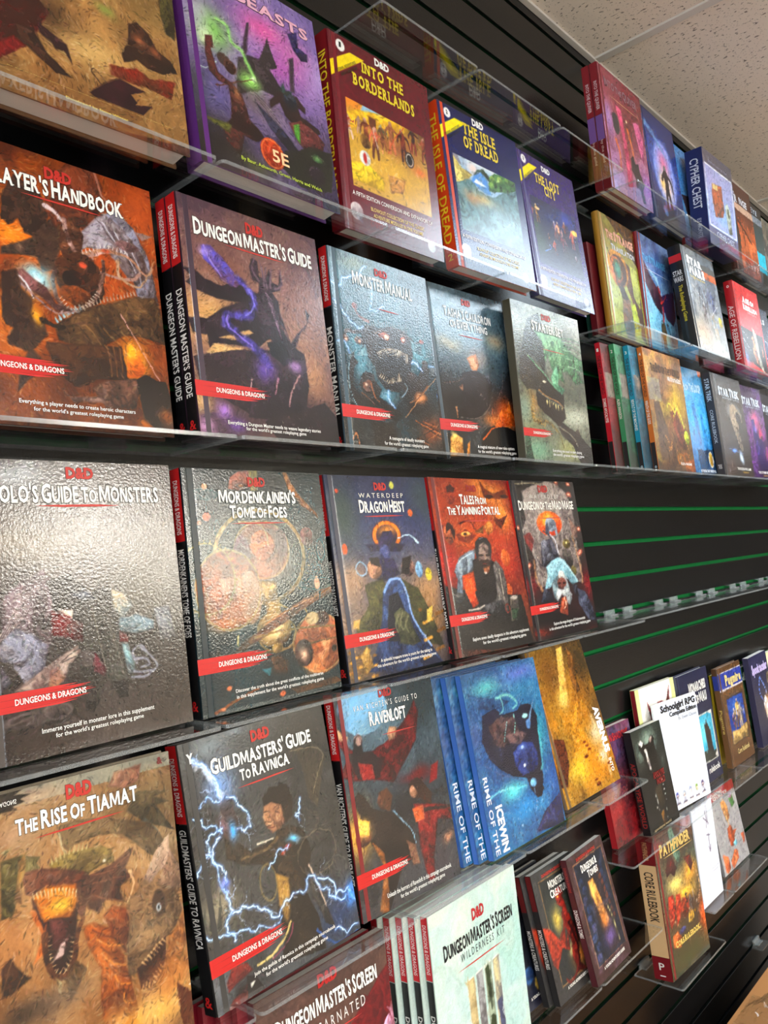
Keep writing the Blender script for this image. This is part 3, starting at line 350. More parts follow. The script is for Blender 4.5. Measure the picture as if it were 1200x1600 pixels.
"ops":[["b",[22,34,42],[24,46,54],[20,48,54],[18,34,40],[24,44,50]],["c",[28,70,78],0.5,5,4,1,0],["c",[14,22,28],0.6,4,8,1,0],["p",[293,84,312,34,372,8,442,2,460,31,442,74,370,90],[170,90,70],[110,54,44],0.006,0.004],["e",387,68,0.0354,0.01,[60,26,24],0,0.004,0.003,0],["e",387,68,0.0123,0.0057,[200,120,60],0,0.004,0.003,0],["p",[448,-1,513,-3,504,88,451,89],[150,132,70],[90,76,36],0.006,0.004],["e",133,109,0.0695,0.0272,[28,66,70],[20,50,56],0.004,0.003,0],["e",138,75,0.0146,0.0123,[210,150,110],0,0.004,0.003,0],["e",138,201,0.021,0.0189,[190,90,60],[150,60,40],0.004,0.003,0],["e",172,181,0.0114,0.0109,[30,80,84],0,0.004,0.003,0.002],["s",[141,134,138,188],0.0017,0.0014,[60,84,90],0.003,0.003,0],["e",199,256,0.0165,0.0408,[28,72,76],0,0.004,0.003,0.0027],["e",86,226,0.0111,0.0094,[200,130,100],0,0.004,0.003,0],["p",[702,-1,734,2,807,99,950,191,959,215,823,153,733,78],[150,96,54],[96,56,34],0.006,0.004],["e",485,375,0.2487,0.2045,[20,34,40],[30,52,56],0.004,0.003,0],["e",485,375,0.2568,0.21,[150,118,62],[110,82,40],0.004,0.003,0.0184],["s",[724,419,779,428],0.0011,0.0011,[176,160,120],0.003,0.003,0],["s",[651,495,689,521],0.0011,0.0011,[176,160,120],0.003,0.003,0],["s",[536,537,547,571],0.0011,0.0011,[176,160,120],0.003,0.003,0],["s",[412,534,397,567],0.001,0.001,[176,160,120],0.003,0.003,0],["s",[312,491,275,514],0.001,0.001,[176,160,120],0.003,0.003,0],["s",[259,419,211,427],0.001,0.001,[176,160,120],0.003,0.003,0],["s",[264,336,218,328],0.001,0.001,[176,160,120],0.003,0.003,0],["s",[328,262,294,238],0.001,0.001,[176,160,120],0.003,0.003,0],["s",[436,216,425,182],0.0011,0.0011,[176,160,120],0.003,0.003,0],["s",[562,211,579,176],0.0011,0.0011,[176,160,120],0.003,0.003,0],["s",[672,252,714,225],0.0011,0.0011,[176,160,120],0.003,0.003,0],["s",[732,329,789,318],0.0011,0.0011,[176,160,120],0.003,0.003,0],["e",496,347,0.1543,0.1271,[116,58,38],[70,36,30],0.004,0.01,0],["e",496,347,0.1572,0.1299,[140,104,58],0,0.004,0.003,0.01],["e",499,326,0.0662,0.0639,[190,96,50],[140,60,34],0.004,0.003,0],["e",350,356,0.0435,0.076,[96,52,66],[60,34,44],0.004,0.003,0],["e",639,322,0.0344,0.0655,[80,44,44],0,0.004,0.003,0],["s",[349,224,462,232,528,262,538,334],0.0042,0.0035,[156,120,70],0.003,0.003,0],["g",500,426,0.1493,0.0564,[190,120,90],0.8],["p",[462,481,579,494,571,580,473,594,455,558],[150,118,60],[90,70,34],0.006,0.004],["e",539,517,0.0165,0.0155,[190,160,90],[60,44,24],0.004,0.003,0],["p",[476,573,584,574,586,631,479,630],[150,116,56],[96,70,34],0.006,0.004],["s",[835,320,854,316],0.0026,0.0023,[120,96,50],0.003,0.003,0],["s",[841,356,861,355],0.0026,0.0023,[120,96,50],0.003,0.003,0],["s",[838,393,858,394],0.0026,0.0022,[120,96,50],0.003,0.003,0],["s",[825,429,844,432],0.0026,0.0022,[120,96,50],0.003,0.003,0],["s",[804,463,821,468],0.0026,0.0022,[120,96,50],0.003,0.003,0],["s",[774,495,789,501],0.0026,0.0022,[120,96,50],0.003,0.003,0],["s",[736,523,750,531],0.0026,0.0022,[120,96,50],0.003,0.003,0],["s",[693,547,704,556],0.0025,0.0022,[120,96,50],0.003,0.003,0],["s",[645,566,654,576],0.0025,0.0021,[120,96,50],0.003,0.003,0],["s",[594,579,599,591],0.0025,0.0021,[120,96,50],0.003,0.003,0],["s",[541,588,543,599],0.0025,0.0021,[120,96,50],0.003,0.003,0],["s",[487,590,487,602],0.0024,0.0021,[120,96,50],0.003,0.003,0],["s",[434,588,431,599],0.0024,0.0021,[120,96,50],0.003,0.003,0],["s",[384,580,378,591],0.0024,0.0021,[120,96,50],0.003,0.003,0],["s",[337,567,329,577],0.0024,0.002,[120,96,50],0.003,0.003,0],["s",[294,550,284,559],0.0024,0.002,[120,96,50],0.003,0.003,0],["s",[256,528,245,536],0.0024,0.002,[120,96,50],0.003,0.003,0],["s",[225,503,212,510],0.0023,0.002,[120,96,50],0.003,0.003,0],["s",[200,475,185,481],0.0023,0.002,[120,96,50],0.003,0.003,0],["s",[182,445,167,449],0.0023,0.002,[120,96,50],0.003,0.003,0],["e",238,509,0.1669,0.1662,[132,66,36],[84,44,30],0.004,0.01,0],["e",376,545,0.0613,0.1158,[140,116,98],[160,120,90],0.004,0.003,0],["g",216,582,0.1088,0.0596,[190,96,48],0.9],["g",206,648,0.0997,0.0329,[214,120,60],0.7],["e",239,506,0.1696,0.1703,[150,118,66],0,0.004,0.003,0.0094],["p",[103,502,187,500,200,554,241,564,218,576,177,566,179,620,163,625,143,577,116,549],[170,84,50],[110,50,36],0.006,0.004],["p",[182,459,335,453,331,550,259,518,193,527],[190,130,100],[150,96,72],0.006,0.004],["e",104,455,0.1424,0.1469,[150,124,64],0,0.004,0.003,0.0072],["s",[286,465,301,466],0.0027,0.0027,[150,124,64],0.003,0.003,0],["s",[279,492,293,495],0.0027,0.0027,[150,124,64],0.003,0.003,0],["s",[265,518,278,523],0.0027,0.0027,[150,124,64],0.003,0.003,0],["s",[246,542,258,548],0.0027,0.0027,[150,124,64],0.003,0.003,0],["s",[222,562,232,570],0.0027,0.0027,[150,124,64],0.003,0.003,0],["s",[195,579,202,588],0.0026,0.0026,[150,124,64],0.003,0.003,0],["s",[164,591,169,601],0.0026,0.0026,[150,124,64],0.003,0.003,0],["s",[132,599,134,609],0.0026,0.0026,[150,124,64],0.003,0.003,0],["s",[99,601,99,611],0.0026,0.0026,[150,124,64],0.003,0.003,0],["s",[67,599,65,609],0.0026,0.0026,[150,124,64],0.003,0.003,0],["s",[37,591,32,601],0.0026,0.0026,[150,124,64],0.003,0.003,0],["s",[9,580,1,588],0.0026,0.0026,[150,124,64],0.003,0.003,0],["s",[-16,564,-25,571],0.0026,0.0026,[150,124,64],0.003,0.003,0],["s",[-36,545,-47,551],0.0025,0.0025,[150,124,64],0.003,0.003,0],["s",[-52,523,-64,527],0.0025,0.0025,[150,124,64],0.003,0.003,0],["s",[-62,498,-75,501],0.0025,0.0025,[150,124,64],0.003,0.003,0],["s",[-48,396,-60,391],0.0026,0.0026,[150,124,64],0.003,0.003,0],["s",[-31,373,-42,367],0.0026,0.0026,[150,124,64],0.003,0.003,0],["s",[-9,352,-19,345],0.0026,0.0026,[150,124,64],0.003,0.003,0],["s",[16,335,9,326],0.0026,0.0026,[150,124,64],0.003,0.003,0],["s",[45,321,40,312],0.0026,0.0026,[150,124,64],0.003,0.003,0],["s",[77,312,74,302],0.0027,0.0027,[150,124,64],0.003,0.003,0],["s",[109,308,109,297],0.0027,0.0027,[150,124,64],0.003,0.003,0],["s",[142,309,145,298],0.0027,0.0027,[150,124,64],0.003,0.003,0],["s",[174,315,180,305],0.0027,0.0027,[150,124,64],0.003,0.003,0],["s",[204,326,212,316],0.0027,0.0027,[150,124,64],0.003,0.003,0],["s",[231,341,241,333],0.0027,0.0027,[150,124,64],0.003,0.003,0],["s",[253,361,265,354],0.0027,0.0027,[150,124,64],0.003,0.003,0],["s",[270,384,284,379],0.0027,0.0027,[150,124,64],0.003,0.003,0],["s",[282,410,297,406],0.0027,0.0027,[150,124,64],0.003,0.003,0],["s",[287,437,303,436],0.0027,0.0027,[150,124,64],0.003,0.003,0],["s",[-23,462,59,453],0.0019,0.0016,[170,140,80],0.003,0.003,0],["s",[80,481,101,587],0.002,0.0016,[150,128,80],0.003,0.003,0],["p",[263,701,275,695,268,741,252,740],[190,170,110],0,0.006,0.004],["e",526,696,0.097,0.076,[120,90,44],[80,56,30],0.004,0.003,0],["g",520,696,0.0641,0.0484,[240,210,150],1],["e",546,719,0.1119,0.0761,[130,100,50],0,0.004,0.003,0.0083],["s",[569,587,663,615,753,607,784,646],0.0049,0.0035,[150,118,60],0.003,0.003,0],["e",678,703,0.0172,0.0497,[60,48,34],0,0.004,0.003,0.0043],["p",[220,770,304,725,410,694,535,648,665,601,827,560,1040,511,1031,557,846,599,655,658,502,702,355,750,239,785],[110,62,32],[64,36,24],0.006,0.004],["s",[460,670,663,615,850,576,1022,534],0.0028,0.0017,[170,110,60],0.003,0.003,0],["e",863,786,0.1558,0.1336,[178,92,52],[120,58,36],0.004,0.008,0],["e",857,781,0.1609,0.1335,[170,130,80],0,0.004,0.003,0.0058],["e",890,676,0.0515,0.0368,[60,36,30],[120,70,50],0.004,0.003,0],["e",818,670,0.0402,0.0291,[200,160,110],0,0.004,0.003,0],["p",[865,779,947,772,919,844,860,874,828,834,884,818],[225,160,110],[180,100,60],0.006,0.004],["g",793,874,0.0799,0.0428,[230,150,90],0.7],["s",[383,719,622,705,1013,717],0.0054,0.0034,[130,98,48],0.003,0.003,0],["s",[349,790,608,783,1002,773],0.0047,0.003,[110,80,42],0.003,0.003,0],["e",536,775,0.0328,0.0207,[150,118,60],[80,60,32],0.004,0.003,0],["e",727,816,0.0546,0.0594,[70,48,42],[40,28,26],0.004,0.003,0],["g",709,810,0.025,0.0325,[225,180,150],1],["e",971,819,0.0167,0.0148,[60,44,36],0,0.004,0.003,0],["s",[6,751,189,767,286,764],0.0032,0.0019,[40,30,26],0.003,0.003,0],["e",131,760,0.0079,0.0219,[50,40,30],0,0.004,0.003,0],["p",[472,810,544,804,609,846,590,887,495,882],[90,54,34],[50,32,24],0.006,0.004],["p",[407,851,476,852,459,885],[40,110,120],0,0.006,0.004],["c",[34,90,96],0.2,10,12,1,0],["s",[83,987,257,947,371,929],0.0075,0.0044,[120,66,36],0.003,0.003,0],["e",178,903,0.0128,0.009,[200,110,70],0,0.004,0.003,0],["e",540,971,0.0163,0.0109,[190,96,60],0,0.004,0.003,0],["e",129,981,0.0126,0.0063,[200,120,80],0,0.004,0.003,0],["p",[601,958,967,946,1004,973,646,985],[60,44,34],[100,66,44],0.006,0.004],["e",888,511,0.0164,0.0299,[200,140,110],0,0.004,0.003,0],["e",888,514,0.1044,0.0269,[36,74,76],0,0.004,0.003,0.0037],["e",842,297,0.0409,0.0452,[110,60,56],[60,34,34],0.004,0.003,0],["e",944,361,0.0273,0.0533,[40,84,88],0,0.004,0.003,0.0031],["s",[877,435,930,437,919,497],0.0015,0.0015,[60,90,96],0.003,0.003,0],["s",[900,557,886,631],0.0052,0.0015,[26,60,66],0.003,0.003,0],["D",5000,0.8,0.022,0.0026,3]],"tx":[["MORDENKAINEN'S",0.228,0.144,0.781,0.084,[240,238,230],"title",1,0],["TOME OF FOES",0.295,0.208,0.704,0.155,[240,238,230],"title",1,0],["D&D",0.436,0.074,0.561,0.031,[190,45,35],"logo",0.6,0.02],["_line",0.292,0.232,0.712,0.0055,[190,45,35],"rule",0,0],["_banner",0,0.832,0.5,0.77,[200,28,24],"banner",0,0],["Discover the truth about the great conflicts of the multiverse",0.221,0.926,0.857,0.912,[240,238,232],"caption",0.5,0],["in this supplement for the world's greatest roleplaying game",0.224,0.95,0.856,0.935,[240,238,232],"caption",0.5,0]],"res":[174,317]},"Tiamat":{
"ops":[["b",[120,84,52],[168,116,66],[176,120,66],[150,92,44],[110,66,34]],["c",[130,86,50],0.5,4,2,1,0],["c",[205,150,96],0.4,3,6,1,0],["r",0,0,1000,48,[150,148,134],0],["g",334,42,0.115,0.0326,[196,160,130],0.8],["g",237,136,0.0873,0.0421,[190,150,120],0.7],["g",903,165,0.145,0.0962,[110,84,48],0.9],["g",953,338,0.0722,0.1544,[120,96,66],0.8],["g",997,559,0.0802,0.1173,[180,130,80],0.7],["g",234,454,0.0969,0.0709,[205,140,84],0.8],["g",602,301,0.1276,0.0559,[176,130,80],0.7],["p",[-51,-56,310,-4,257,13,326,22,277,31,301,42,247,47,267,62,-58,39],[28,20,16],0,0.008,0.004],["p",[675,65,714,24,849,21,823,75,750,85],[170,110,84],[120,70,56],0.01,0.004],["p",[819,111,974,139,897,145,978,174,902,177,992,278,892,244,823,210,757,166],[84,66,38],[50,42,26],0.008,0.004],["s",[841,214,906,278,899,325],0.0071,0.003,[80,84,76],0.003,0.003,0],["p",[429,147,508,142,654,161,866,232,937,322,938,384,851,338,730,238,614,211,499,219,474,236,438,205],[112,82,48],[80,58,36],0.012,0.004],["s",[434,171,444,218,457,243],0.0038,0.0008,[196,180,140],0.003,0.003,0],["p",[190,200,275,199,346,217,329,234,355,274,266,283,240,330,215,376,173,374],[104,92,44],[60,50,26],0.012,0.004],["p",[192,174,235,168,205,188],[150,140,90],0,0.006,0.004],["p",[380,252,434,238,545,242,618,250,665,276,676,320,602,313,534,330,399,285],[150,124,58],[90,66,34],0.01,0.004],["k",[386,260,457,243,561,245],9,0.0215,[190,170,110],0.0032,70,1],["e",627,303,0.0056,0.0051,[255,245,220],0,0.004,0.003,0],["p",[550,334,667,323,771,295,724,355,755,384,691,405,702,455,621,427,584,457,538,433,529,374],[92,44,30],[56,26,22],0.008,0.004],["s",[550,334,665,340,766,300],0.0025,0.0008,[130,70,46],0.003,0.003,0],["s",[546,362,662,369,751,382],0.0025,0.0008,[130,70,46],0.003,0.003,0],["s",[558,399,637,432,694,452],0.0025,0.0008,[130,70,46],0.003,0.003,0],["p",[276,254,327,256,423,274,528,312,564,349,542,400,511,459,483,429,467,358,357,318,305,331,277,318,266,283],[116,58,38],[70,32,26],0.008,0.004],["p",[233,328,258,217,286,197,280,255,262,293,256,345],[180,130,60],[110,66,36],0.006,0.004],["p",[303,342,357,323,469,347,493,410,474,504,443,572,416,606,358,588,335,527,342,460,306,385],[66,26,22],[40,16,16],0.006,0.004],["p",[311,338,365,320,493,342,494,399,458,439,383,423,346,429,328,386],[236,140,36],[200,90,30],0.012,0.004],["g",425,391,0.0404,0.032,[255,210,70],1],["p",[368,424,458,444,444,495,423,549,377,551,368,495],[120,60,54],[60,26,26],0.006,0.004],["p",[404,511,428,502,415,547,369,554],[225,190,180],0,0.006,0.004],["k",[297,329,364,331,438,345,498,366],13,0.023,[232,214,160],0.0026,-90,2],["k",[342,465,349,532,366,585,409,604,451,569,474,504],20,0.0177,[235,200,150],0.0023,90,5],["s",[299,383,330,440,338,496],0.0078,0.0036,[206,110,50],0.003,0.003,0],["p",[291,535,325,482,352,436,336,517],[235,120,50],0,0.006,0.004],["s",[342,465,342,530,365,595,415,612,458,576,483,496,511,459],0.0104,0.0078,[120,66,36],0.003,0.003,[70,34,24]],["p",[371,603,390,673,400,628],[200,170,110],0,0.006,0.004],["p",[415,617,429,697,490,636,511,620,465,579],[120,78,40],[80,50,28],0.006,0.004],["p",[508,486,564,486,640,536,680,622,702,709,724,807,697,877,570,832,559,719,569,639,524,552],[196,100,36],[120,54,24],0.008,0.004],["p",[606,475,650,458,715,482,725,543,696,627,638,552],[170,80,34],[110,46,24],0.006,0.004],["s",[545,508,606,543,671,562],0.0032,0.0022,[140,66,28],0.003,0.003,0],["s",[562,541,615,576,677,595],0.0032,0.0022,[232,140,56],0.003,0.003,0],["s",[579,574,624,610,682,627],0.0032,0.0022,[140,66,28],0.003,0.003,0],["s",[596,608,633,643,688,660],0.0032,0.0022,[232,140,56],0.003,0.003,0],["s",[613,641,642,676,694,693],0.0032,0.0022,[140,66,28],0.003,0.003,0],["s",[631,675,651,710,700,726],0.0032,0.0022,[232,140,56],0.003,0.003,0],["s",[648,709,660,743,706,758],0.0032,0.0022,[140,66,28],0.003,0.003,0],["s",[666,743,670,777,712,791],0.0032,0.0022,[232,140,56],0.003,0.003,0],["s",[683,777,679,810,718,824],0.0032,0.0022,[140,66,28],0.003,0.003,0],["p",[719,454,772,450,794,420,814,408,869,343,890,323,961,290,954,338,985,389,1025,443,1029,481,970,491,998,560,952,608,902,630,836,640,794,680,755,703,695,701,701,594,728,520],[150,112,76],[96,70,48],0.008,0.004],["p",[814,408,869,343,890,323,961,290,954,338,984,395,888,402,838,432],[206,170,146],[170,130,110],0.006,0.004],["p",[950,362,1031,438,1023,492,934,475,882,443],[170,132,104],[130,98,76],0.006,0.004],["e",877,508,0.0275,0.0463,[80,56,42],0,0.004,0.01,0],["e",873,522,0.0096,0.0139,[200,210,214],0,0.004,0.003,0],["e",873,522,0.0041,0.0069,[30,30,30],0,0.004,0.003,0],["g",804,601,0.0537,0.0395,[190,150,106],0.6],["s",[744,366,760,412,718,465],0.0057,0.0023,[225,180,130],0.003,0.003,0],["p",[739,692,785,678,893,627,883,696,857,747,798,780,748,758],[46,22,18],[80,34,26],0.006,0.004],["k",[758,681,815,657,883,630],8,0.02,[220,180,130],0.0033,-90,8],["k",[747,764,809,767,870,721],9,0.022,[200,140,90],0.0033,90,9],["p",[911,627,970,613,996,572,998,683,930,752,830,808,745,780,806,783,866,744],[190,120,60],[130,76,40],0.008,0.004],["g",824,841,0.1297,0.0607,[255,200,110],1],["g",890,769,0.0833,0.0676,[220,140,70],0.8],["g",701,845,0.0769,0.043,[250,170,70],0.9],["c",[255,235,190],0.25,9,11,1,0.2],["g",311,678,0.1452,0.0553,[120,100,84],0.8],["g",212,675,0.0788,0.0394,[70,50,34],0.8],["p",[160,515,196,495,246,552,272,571,193,597,152,594],[84,48,28],[50,28,18],0.01,0.004],["s",[210,489,153,589],0.0015,0.002,[130,90,60],0.003,0.003,0],["s",[274,519,200,599],0.0013,0.0018,[130,90,60],0.003,0.003,0],["p",[986,824,1058,805,1049,857],[250,225,200],0,0.006,0.004],["p",[923,798,993,845,1074,890,1087,994,939,942],[96,44,24],[140,70,34],0.012,0.004],["D",5000,0.8,0.022,0.0026,3],["x",0.8]],"tx":[["THE RISE OF TIAMAT",0.258,0.138,0.814,0.081,[240,238,230],"title",1,0],["D&D",0.48,0.073,0.599,0.024,[190,45,35],"logo",0.6,0.02],["_line",0.326,0.163,0.745,0.0064,[190,45,35],"rule",0,0],["DUNGEONS & DRAGONS",0.044,0.026,0.27,0.04,[235,232,225],"caption",0.3,0],["&",0.93,0.038,0.96,0.012,[110,30,30],"mark",0,0.02]],"res":[250,340]},"top_purple":{
"ops":[["b",[132,116,172],[150,120,182],[120,98,150],[64,54,72],[34,28,34]],["c",[190,170,205],0.45,3,3,1,0],["c",[96,80,140],0.5,5,7,1,0],["g",558,207,0.1534,0.0804,[214,96,160],0.9],["g",792,285,0.1231,0.0992,[206,110,170],0.8],["g",923,347,0.1172,0.1502,[170,140,196],0.7],["g",655,379,0.1171,0.0801,[190,96,176],0.7],["g",177,363,0.1075,0.1183,[132,190,96],1],["g",120,412,0.0398,0.0439,[220,250,190],1],["g",89,322,0.0635,0.0879,[180,180,190],0.7],["g",120,676,0.1369,0.127,[112,104,168],0.9],["g",12,660,0.0608,0.1385,[60,62,66],0.8],["g",136,897,0.2124,0.1514,[40,36,34],0.9],["g",431,615,0.1444,0.0678,[110,96,100],0.8],["p",[446,389,500,384,584,242,595,298,633,380,573,402,637,468,691,531,490,539,297,618,343,434,413,394],[72,60,66],[46,40,46],0.012,0.004],["p",[382,370,436,226,457,218,418,371,388,418],[70,52,70],0,0.006,0.004],["p",[743,296,783,274,752,466,718,463],[74,56,74],0,0.006,0.004],["p",[762,159,842,121,836,200,905,214,902,254,845,267,793,232],[60,50,110],[40,34,80],0.006,0.004],["s",[219,298,288,299,305,371,373,388,404,440,437,486],0.0076,0.0098,[150,214,120],0.012,0.003,0],["g",408,524,0.0528,0.0455,[170,240,120],1],["g",432,507,0.0158,0.0138,[240,255,220],1],["s",[39,558,104,562,180,507],0.0021,0.0021,[190,214,200],0.003,0.003,0],["p",[122,405,172,393,172,448,151,456,169,518,181,555,237,569,275,577,330,607,356,682,369,719,426,744,462,775,392,809,311,806,261,908,180,871,170,821,232,748,244,690,244,635,242,595,173,598,121,569,112,491],[96,48,44],[44,28,30],0.006,0.004],["e",233,480,0.0347,0.0297,[66,50,46],[110,80,70],0.004,0.003,0],["e",274,500,0.0335,0.0328,[96,60,50],[50,30,30],0.004,0.003,0],["s",[159,623,254,584,422,509],0.0036,0.0022,[90,50,40],0.003,0.003,0],["p",[53,791,177,786,237,774,208,823,106,808],[110,110,50],[60,60,34],0.006,0.004],["g",297,617,0.0201,0.0442,[200,150,90],0.5],["s",[402,555,540,609],0.0015,0.0011,[70,60,66],0.003,0.003,0],["s",[418,568,552,622],0.0015,0.0011,[140,126,124],0.003,0.003,0],["s",[434,581,565,636],0.0015,0.0011,[70,60,66],0.003,0.003,0],["s",[451,594,578,649],0.0015,0.0011,[140,126,124],0.003,0.003,0],["s",[467,607,590,662],0.0015,0.0011,[70,60,66],0.003,0.003,0],["s",[484,620,603,676],0.0015,0.0011,[140,126,124],0.003,0.003,0],["s",[500,633,615,689],0.0015,0.0011,[70,60,66],0.003,0.003,0],["s",[517,646,628,703],0.0015,0.0011,[140,126,124],0.003,0.003,0],["s",[534,660,641,716],0.0015,0.0011,[70,60,66],0.003,0.003,0],["s",[550,673,654,730],0.0015,0.0012,[140,126,124],0.003,0.003,0],["p",[431,616,530,655,651,712,749,786,636,781,517,716],[60,60,84],[40,38,50],0.006,0.004],["p",[536,574,632,492,677,491,761,478,823,518,817,543,761,531,775,571,914,596,921,617,813,664,714,634,651,610,618,555,540,609],[66,42,44],[36,26,30],0.008,0.004],["e",705,518,0.0427,0.0478,[62,70,84],[30,34,44],0.004,0.003,0],["p",[620,496,665,444,681,475,741,462,675,499],[60,84,80],[40,50,50],0.006,0.004],["p",[668,634,770,595,883,620,947,662,905,735,803,756,719,714],[120,60,60],[80,40,44],0.01,0.004],["p",[702,638,753,615,740,722,702,690],[110,190,70],[60,110,50],0.006,0.004],["p",[610,796,813,716,1000,700,950,903,691,939,568,886],[34,34,34],[60,64,50],0.012,0.004],["g",850,757,0.0302,0.0159,[120,190,110],0.7],["e",841,849,0.0502,0.0471,[60,50,60],[36,30,40],0.004,0.003,0],["g",368,926,0.1037,0.0432,[90,96,50],0.6],["g",1018,314,0.0763,0.1108,[190,170,214],0.5],["e",505,834,0.0686,0.0728,[200,70,30],[160,44,20],0.002,0,0],["e",505,834,0.0631,0.0669,[236,150,90],0,0.004,0,0.0037],["D",5000,0.8,0.022,0.0026,3],["x",0.88]],"tx":[["BEASTS",0.36,0.135,0.93,0.075,[225,170,190],"title",1,0],["TOME OF",0.02,0.1,0.33,0.05,[225,170,190],"title",1,0],["5E",0.5,0.872,0.62,0.812,[250,200,150],"mark",0,0],["By Baur, Ashworth, Green, Harris and Welch",0.27,0.925,0.86,0.908,[190,210,70],"caption",0.4,0]],"res":[204,282]},"top_orange":{
"ops":[["b",[150,110,60],[176,132,76],[186,136,82],[170,118,66],[130,84,46]],["c",[214,176,112],0.55,3,2,1,0],["c",[110,78,44],0.5,5,5,1,0],["g",478,724,0.1735,0.0773,[225,186,120],0.9],["g",853,423,0.1514,0.114,[130,104,60],0.7],["g",609,533,0.0355,0.0271,[150,160,80],0.9],["g",240,657,0.157,0.0824,[70,44,30],0.8],["p",[-151,705,240,578,309,648,262,721,196,815,142,811,-174,973],[64,32,24],[120,26,24],0.02,0.004],["p",[32,858,143,795,187,811,137,851,-11,946],[140,28,28],[90,20,20],0.006,0.004],["p",[149,739,233,732,290,806,391,860,322,867,240,831,162,788],[80,48,36],[40,24,22],0.006,0.004],["p",[255,700,386,741,402,808,372,770,332,775,315,758,260,737],[84,46,46],[50,28,30],0.006,0.004],["p",[721,536,771,508,837,538,865,590,946,616,976,661,885,690,813,696,747,675,674,708,667,676,709,618],[86,52,36],[40,24,22],0.01,0.004],["g",772,578,0.0226,0.0222,[200,120,80],0.8],["g",849,613,0.0232,0.0225,[190,110,70],0.7],["p",[603,749,741,711,808,733,957,703,919,786,790,774,608,789],[160,48,30],[120,60,36],0.015,0.004],["p",[478,889,547,842,641,787,775,796,690,831,720,856,707,868,802,848,748,898,625,901,498,899],[72,26,36],[44,18,26],0.006,0.004],["s",[547,842,499,808,512,787,571,826],0.0017,0.0017,[60,40,34],0.003,0.003,0],["p",[918,316,1027,339,987,511,939,501,915,418],[92,84,44],[60,50,32],0.006,0.004],["p",[-187,1125,154,1028,546,1007,990,961,1005,1019,-190,1161],[120,70,50],[90,50,36],0.01,0.004],["D",5000,0.8,0.022,0.0026,3],["x",0.82]],"tx":[["By Chris Harris, Dan Dillon, Rodrigo Garcia Carmona, and Wolfgang Baur",0.105,0.91,0.915,0.909,[245,215,90],"caption",0.3,0],["Developed by Steve Winter",0.358,0.951,0.663,0.942,[245,215,90],"caption",0.3,0]],"res":[250,340]},"border":{
"ops":[["b",[112,20,38],[112,20,38]],["c",[95,17,32],0.3,3,1,1,0],["p",[0,238,0,158,195,62,330,62],[228,204,20],0,0,0.002],["e",110,52,0.03,0.03,[240,240,236],0,0.002,0,0],["e",120,895,0.045,0.045,[190,180,180],[120,100,110],0.003,0.004,0],["e",870,935,0.032,0.032,[200,205,210],[150,150,160],0.003,0.003,0],["r",115,315,905,765,[196,156,66],0],["M",115,315,905,765],["g",141,319,0.1436,0.0691,[232,140,50],1],["g",496,258,0.1053,0.0365,[170,200,215],1],["p",[282,299,366,286,486,320,228,382],[150,190,215],0,0.006,0.004],["p",[69,406,234,347,401,321,712,279,748,328,551,428,386,404,260,428,94,485],[232,190,50],[200,150,40],0.006,0.004],["p",[323,355,395,357,382,428,321,422],[110,60,40],0,0.006,0.004],["g",865,320,0.1363,0.1016,[120,84,50],0.9],["g",590,452,0.2007,0.073,[150,90,56],0.9],["g",430,618,0.2642,0.0707,[214,170,70],0.9],["p",[86,649,267,615,420,678,409,736,91,734],[225,196,50],[200,160,40],0.006,0.004],["p",[471,632,646,624,609,702,475,721],[190,140,70],[150,96,50],0.006,0.004],["f",127,520,0.1245,[150,60,40],[220,190,170],440],["f",212,475,0.0921,[110,50,40],[190,150,130],480],["f",284,522,0.1503,[190,110,70],[120,60,40],520],["f",357,570,0.1746,[205,110,80],[110,60,40],560],["f",453,500,0.1306,[60,84,60],[150,90,60],600],["f",538,501,0.1797,[120,80,50],[200,120,80],640],["f",667,514,0.1828,[140,60,40],[90,40,34],700],["f",772,441,0.1492,[40,34,34],[140,60,44],740],["f",885,460,0.1387,[180,90,60],[120,60,40],790],["e",266,504,0.0355,0.0371,[150,110,50],[90,56,34],0.004,0.003,0],["e",250,596,0.0385,0.0391,[225,225,220],[190,190,190],0.004,0.003,0],["e",250,596,0.0128,0.0276,[190,40,30],0,0.004,0.003,0],["e",716,490,0.0367,0.042,[30,26,26],0,0.004,0.003,0],["e",716,490,0.0293,0.0346,[225,215,200],0,0.004,0.003,0.005],["s",[354,413,387,517],0.003,0.0024,[200,180,160],0.003,0.003,0],["s",[682,323,551,428,493,512],0.0031,0.0025,[190,80,50],0.003,0.003,0],["g",825,522,0.0568,0.025,[225,110,50],0.7],["D",900,0.8,0.035,0.005,3],["m"],["x",0.92]],"tx":[["1",0.101,0.066,0.119,0.038,[20,20,20],"mark",0,0.03],["/ORIGINAL ADVENTURES",0.05,0.165,0.24,0.142,[40,40,20],"caption",0,0],["/REINCARNATED",0.1,0.18,0.25,0.157,[40,40,20],"caption",0,0],["INTO THE",0.297,0.137,0.715,0.074,[228,204,40],"slab",0,0.02],["BORDERLANDS",0.2,0.227,0.818,0.159,[228,204,40],"slab",0,0.02],["D&D",0.437,0.054,0.582,0.012,[235,235,230],"logo",0,0.02],["A FIFTH EDITION CONVERSION AND EXPANSION OF",0.1,0.815,0.9,0.793,[235,230,225],"caption",0,0],["BLOWOUT COLLECTION OF THE CLASSIC",0.26,0.865,0.8,0.845,[225,200,110],"caption",0,0],["ADVENTURE MODULES IN ONE VOLUME",0.28,0.895,0.78,0.876,[225,200,110],"caption",0,0]],"res":[146,250]},"isle":{
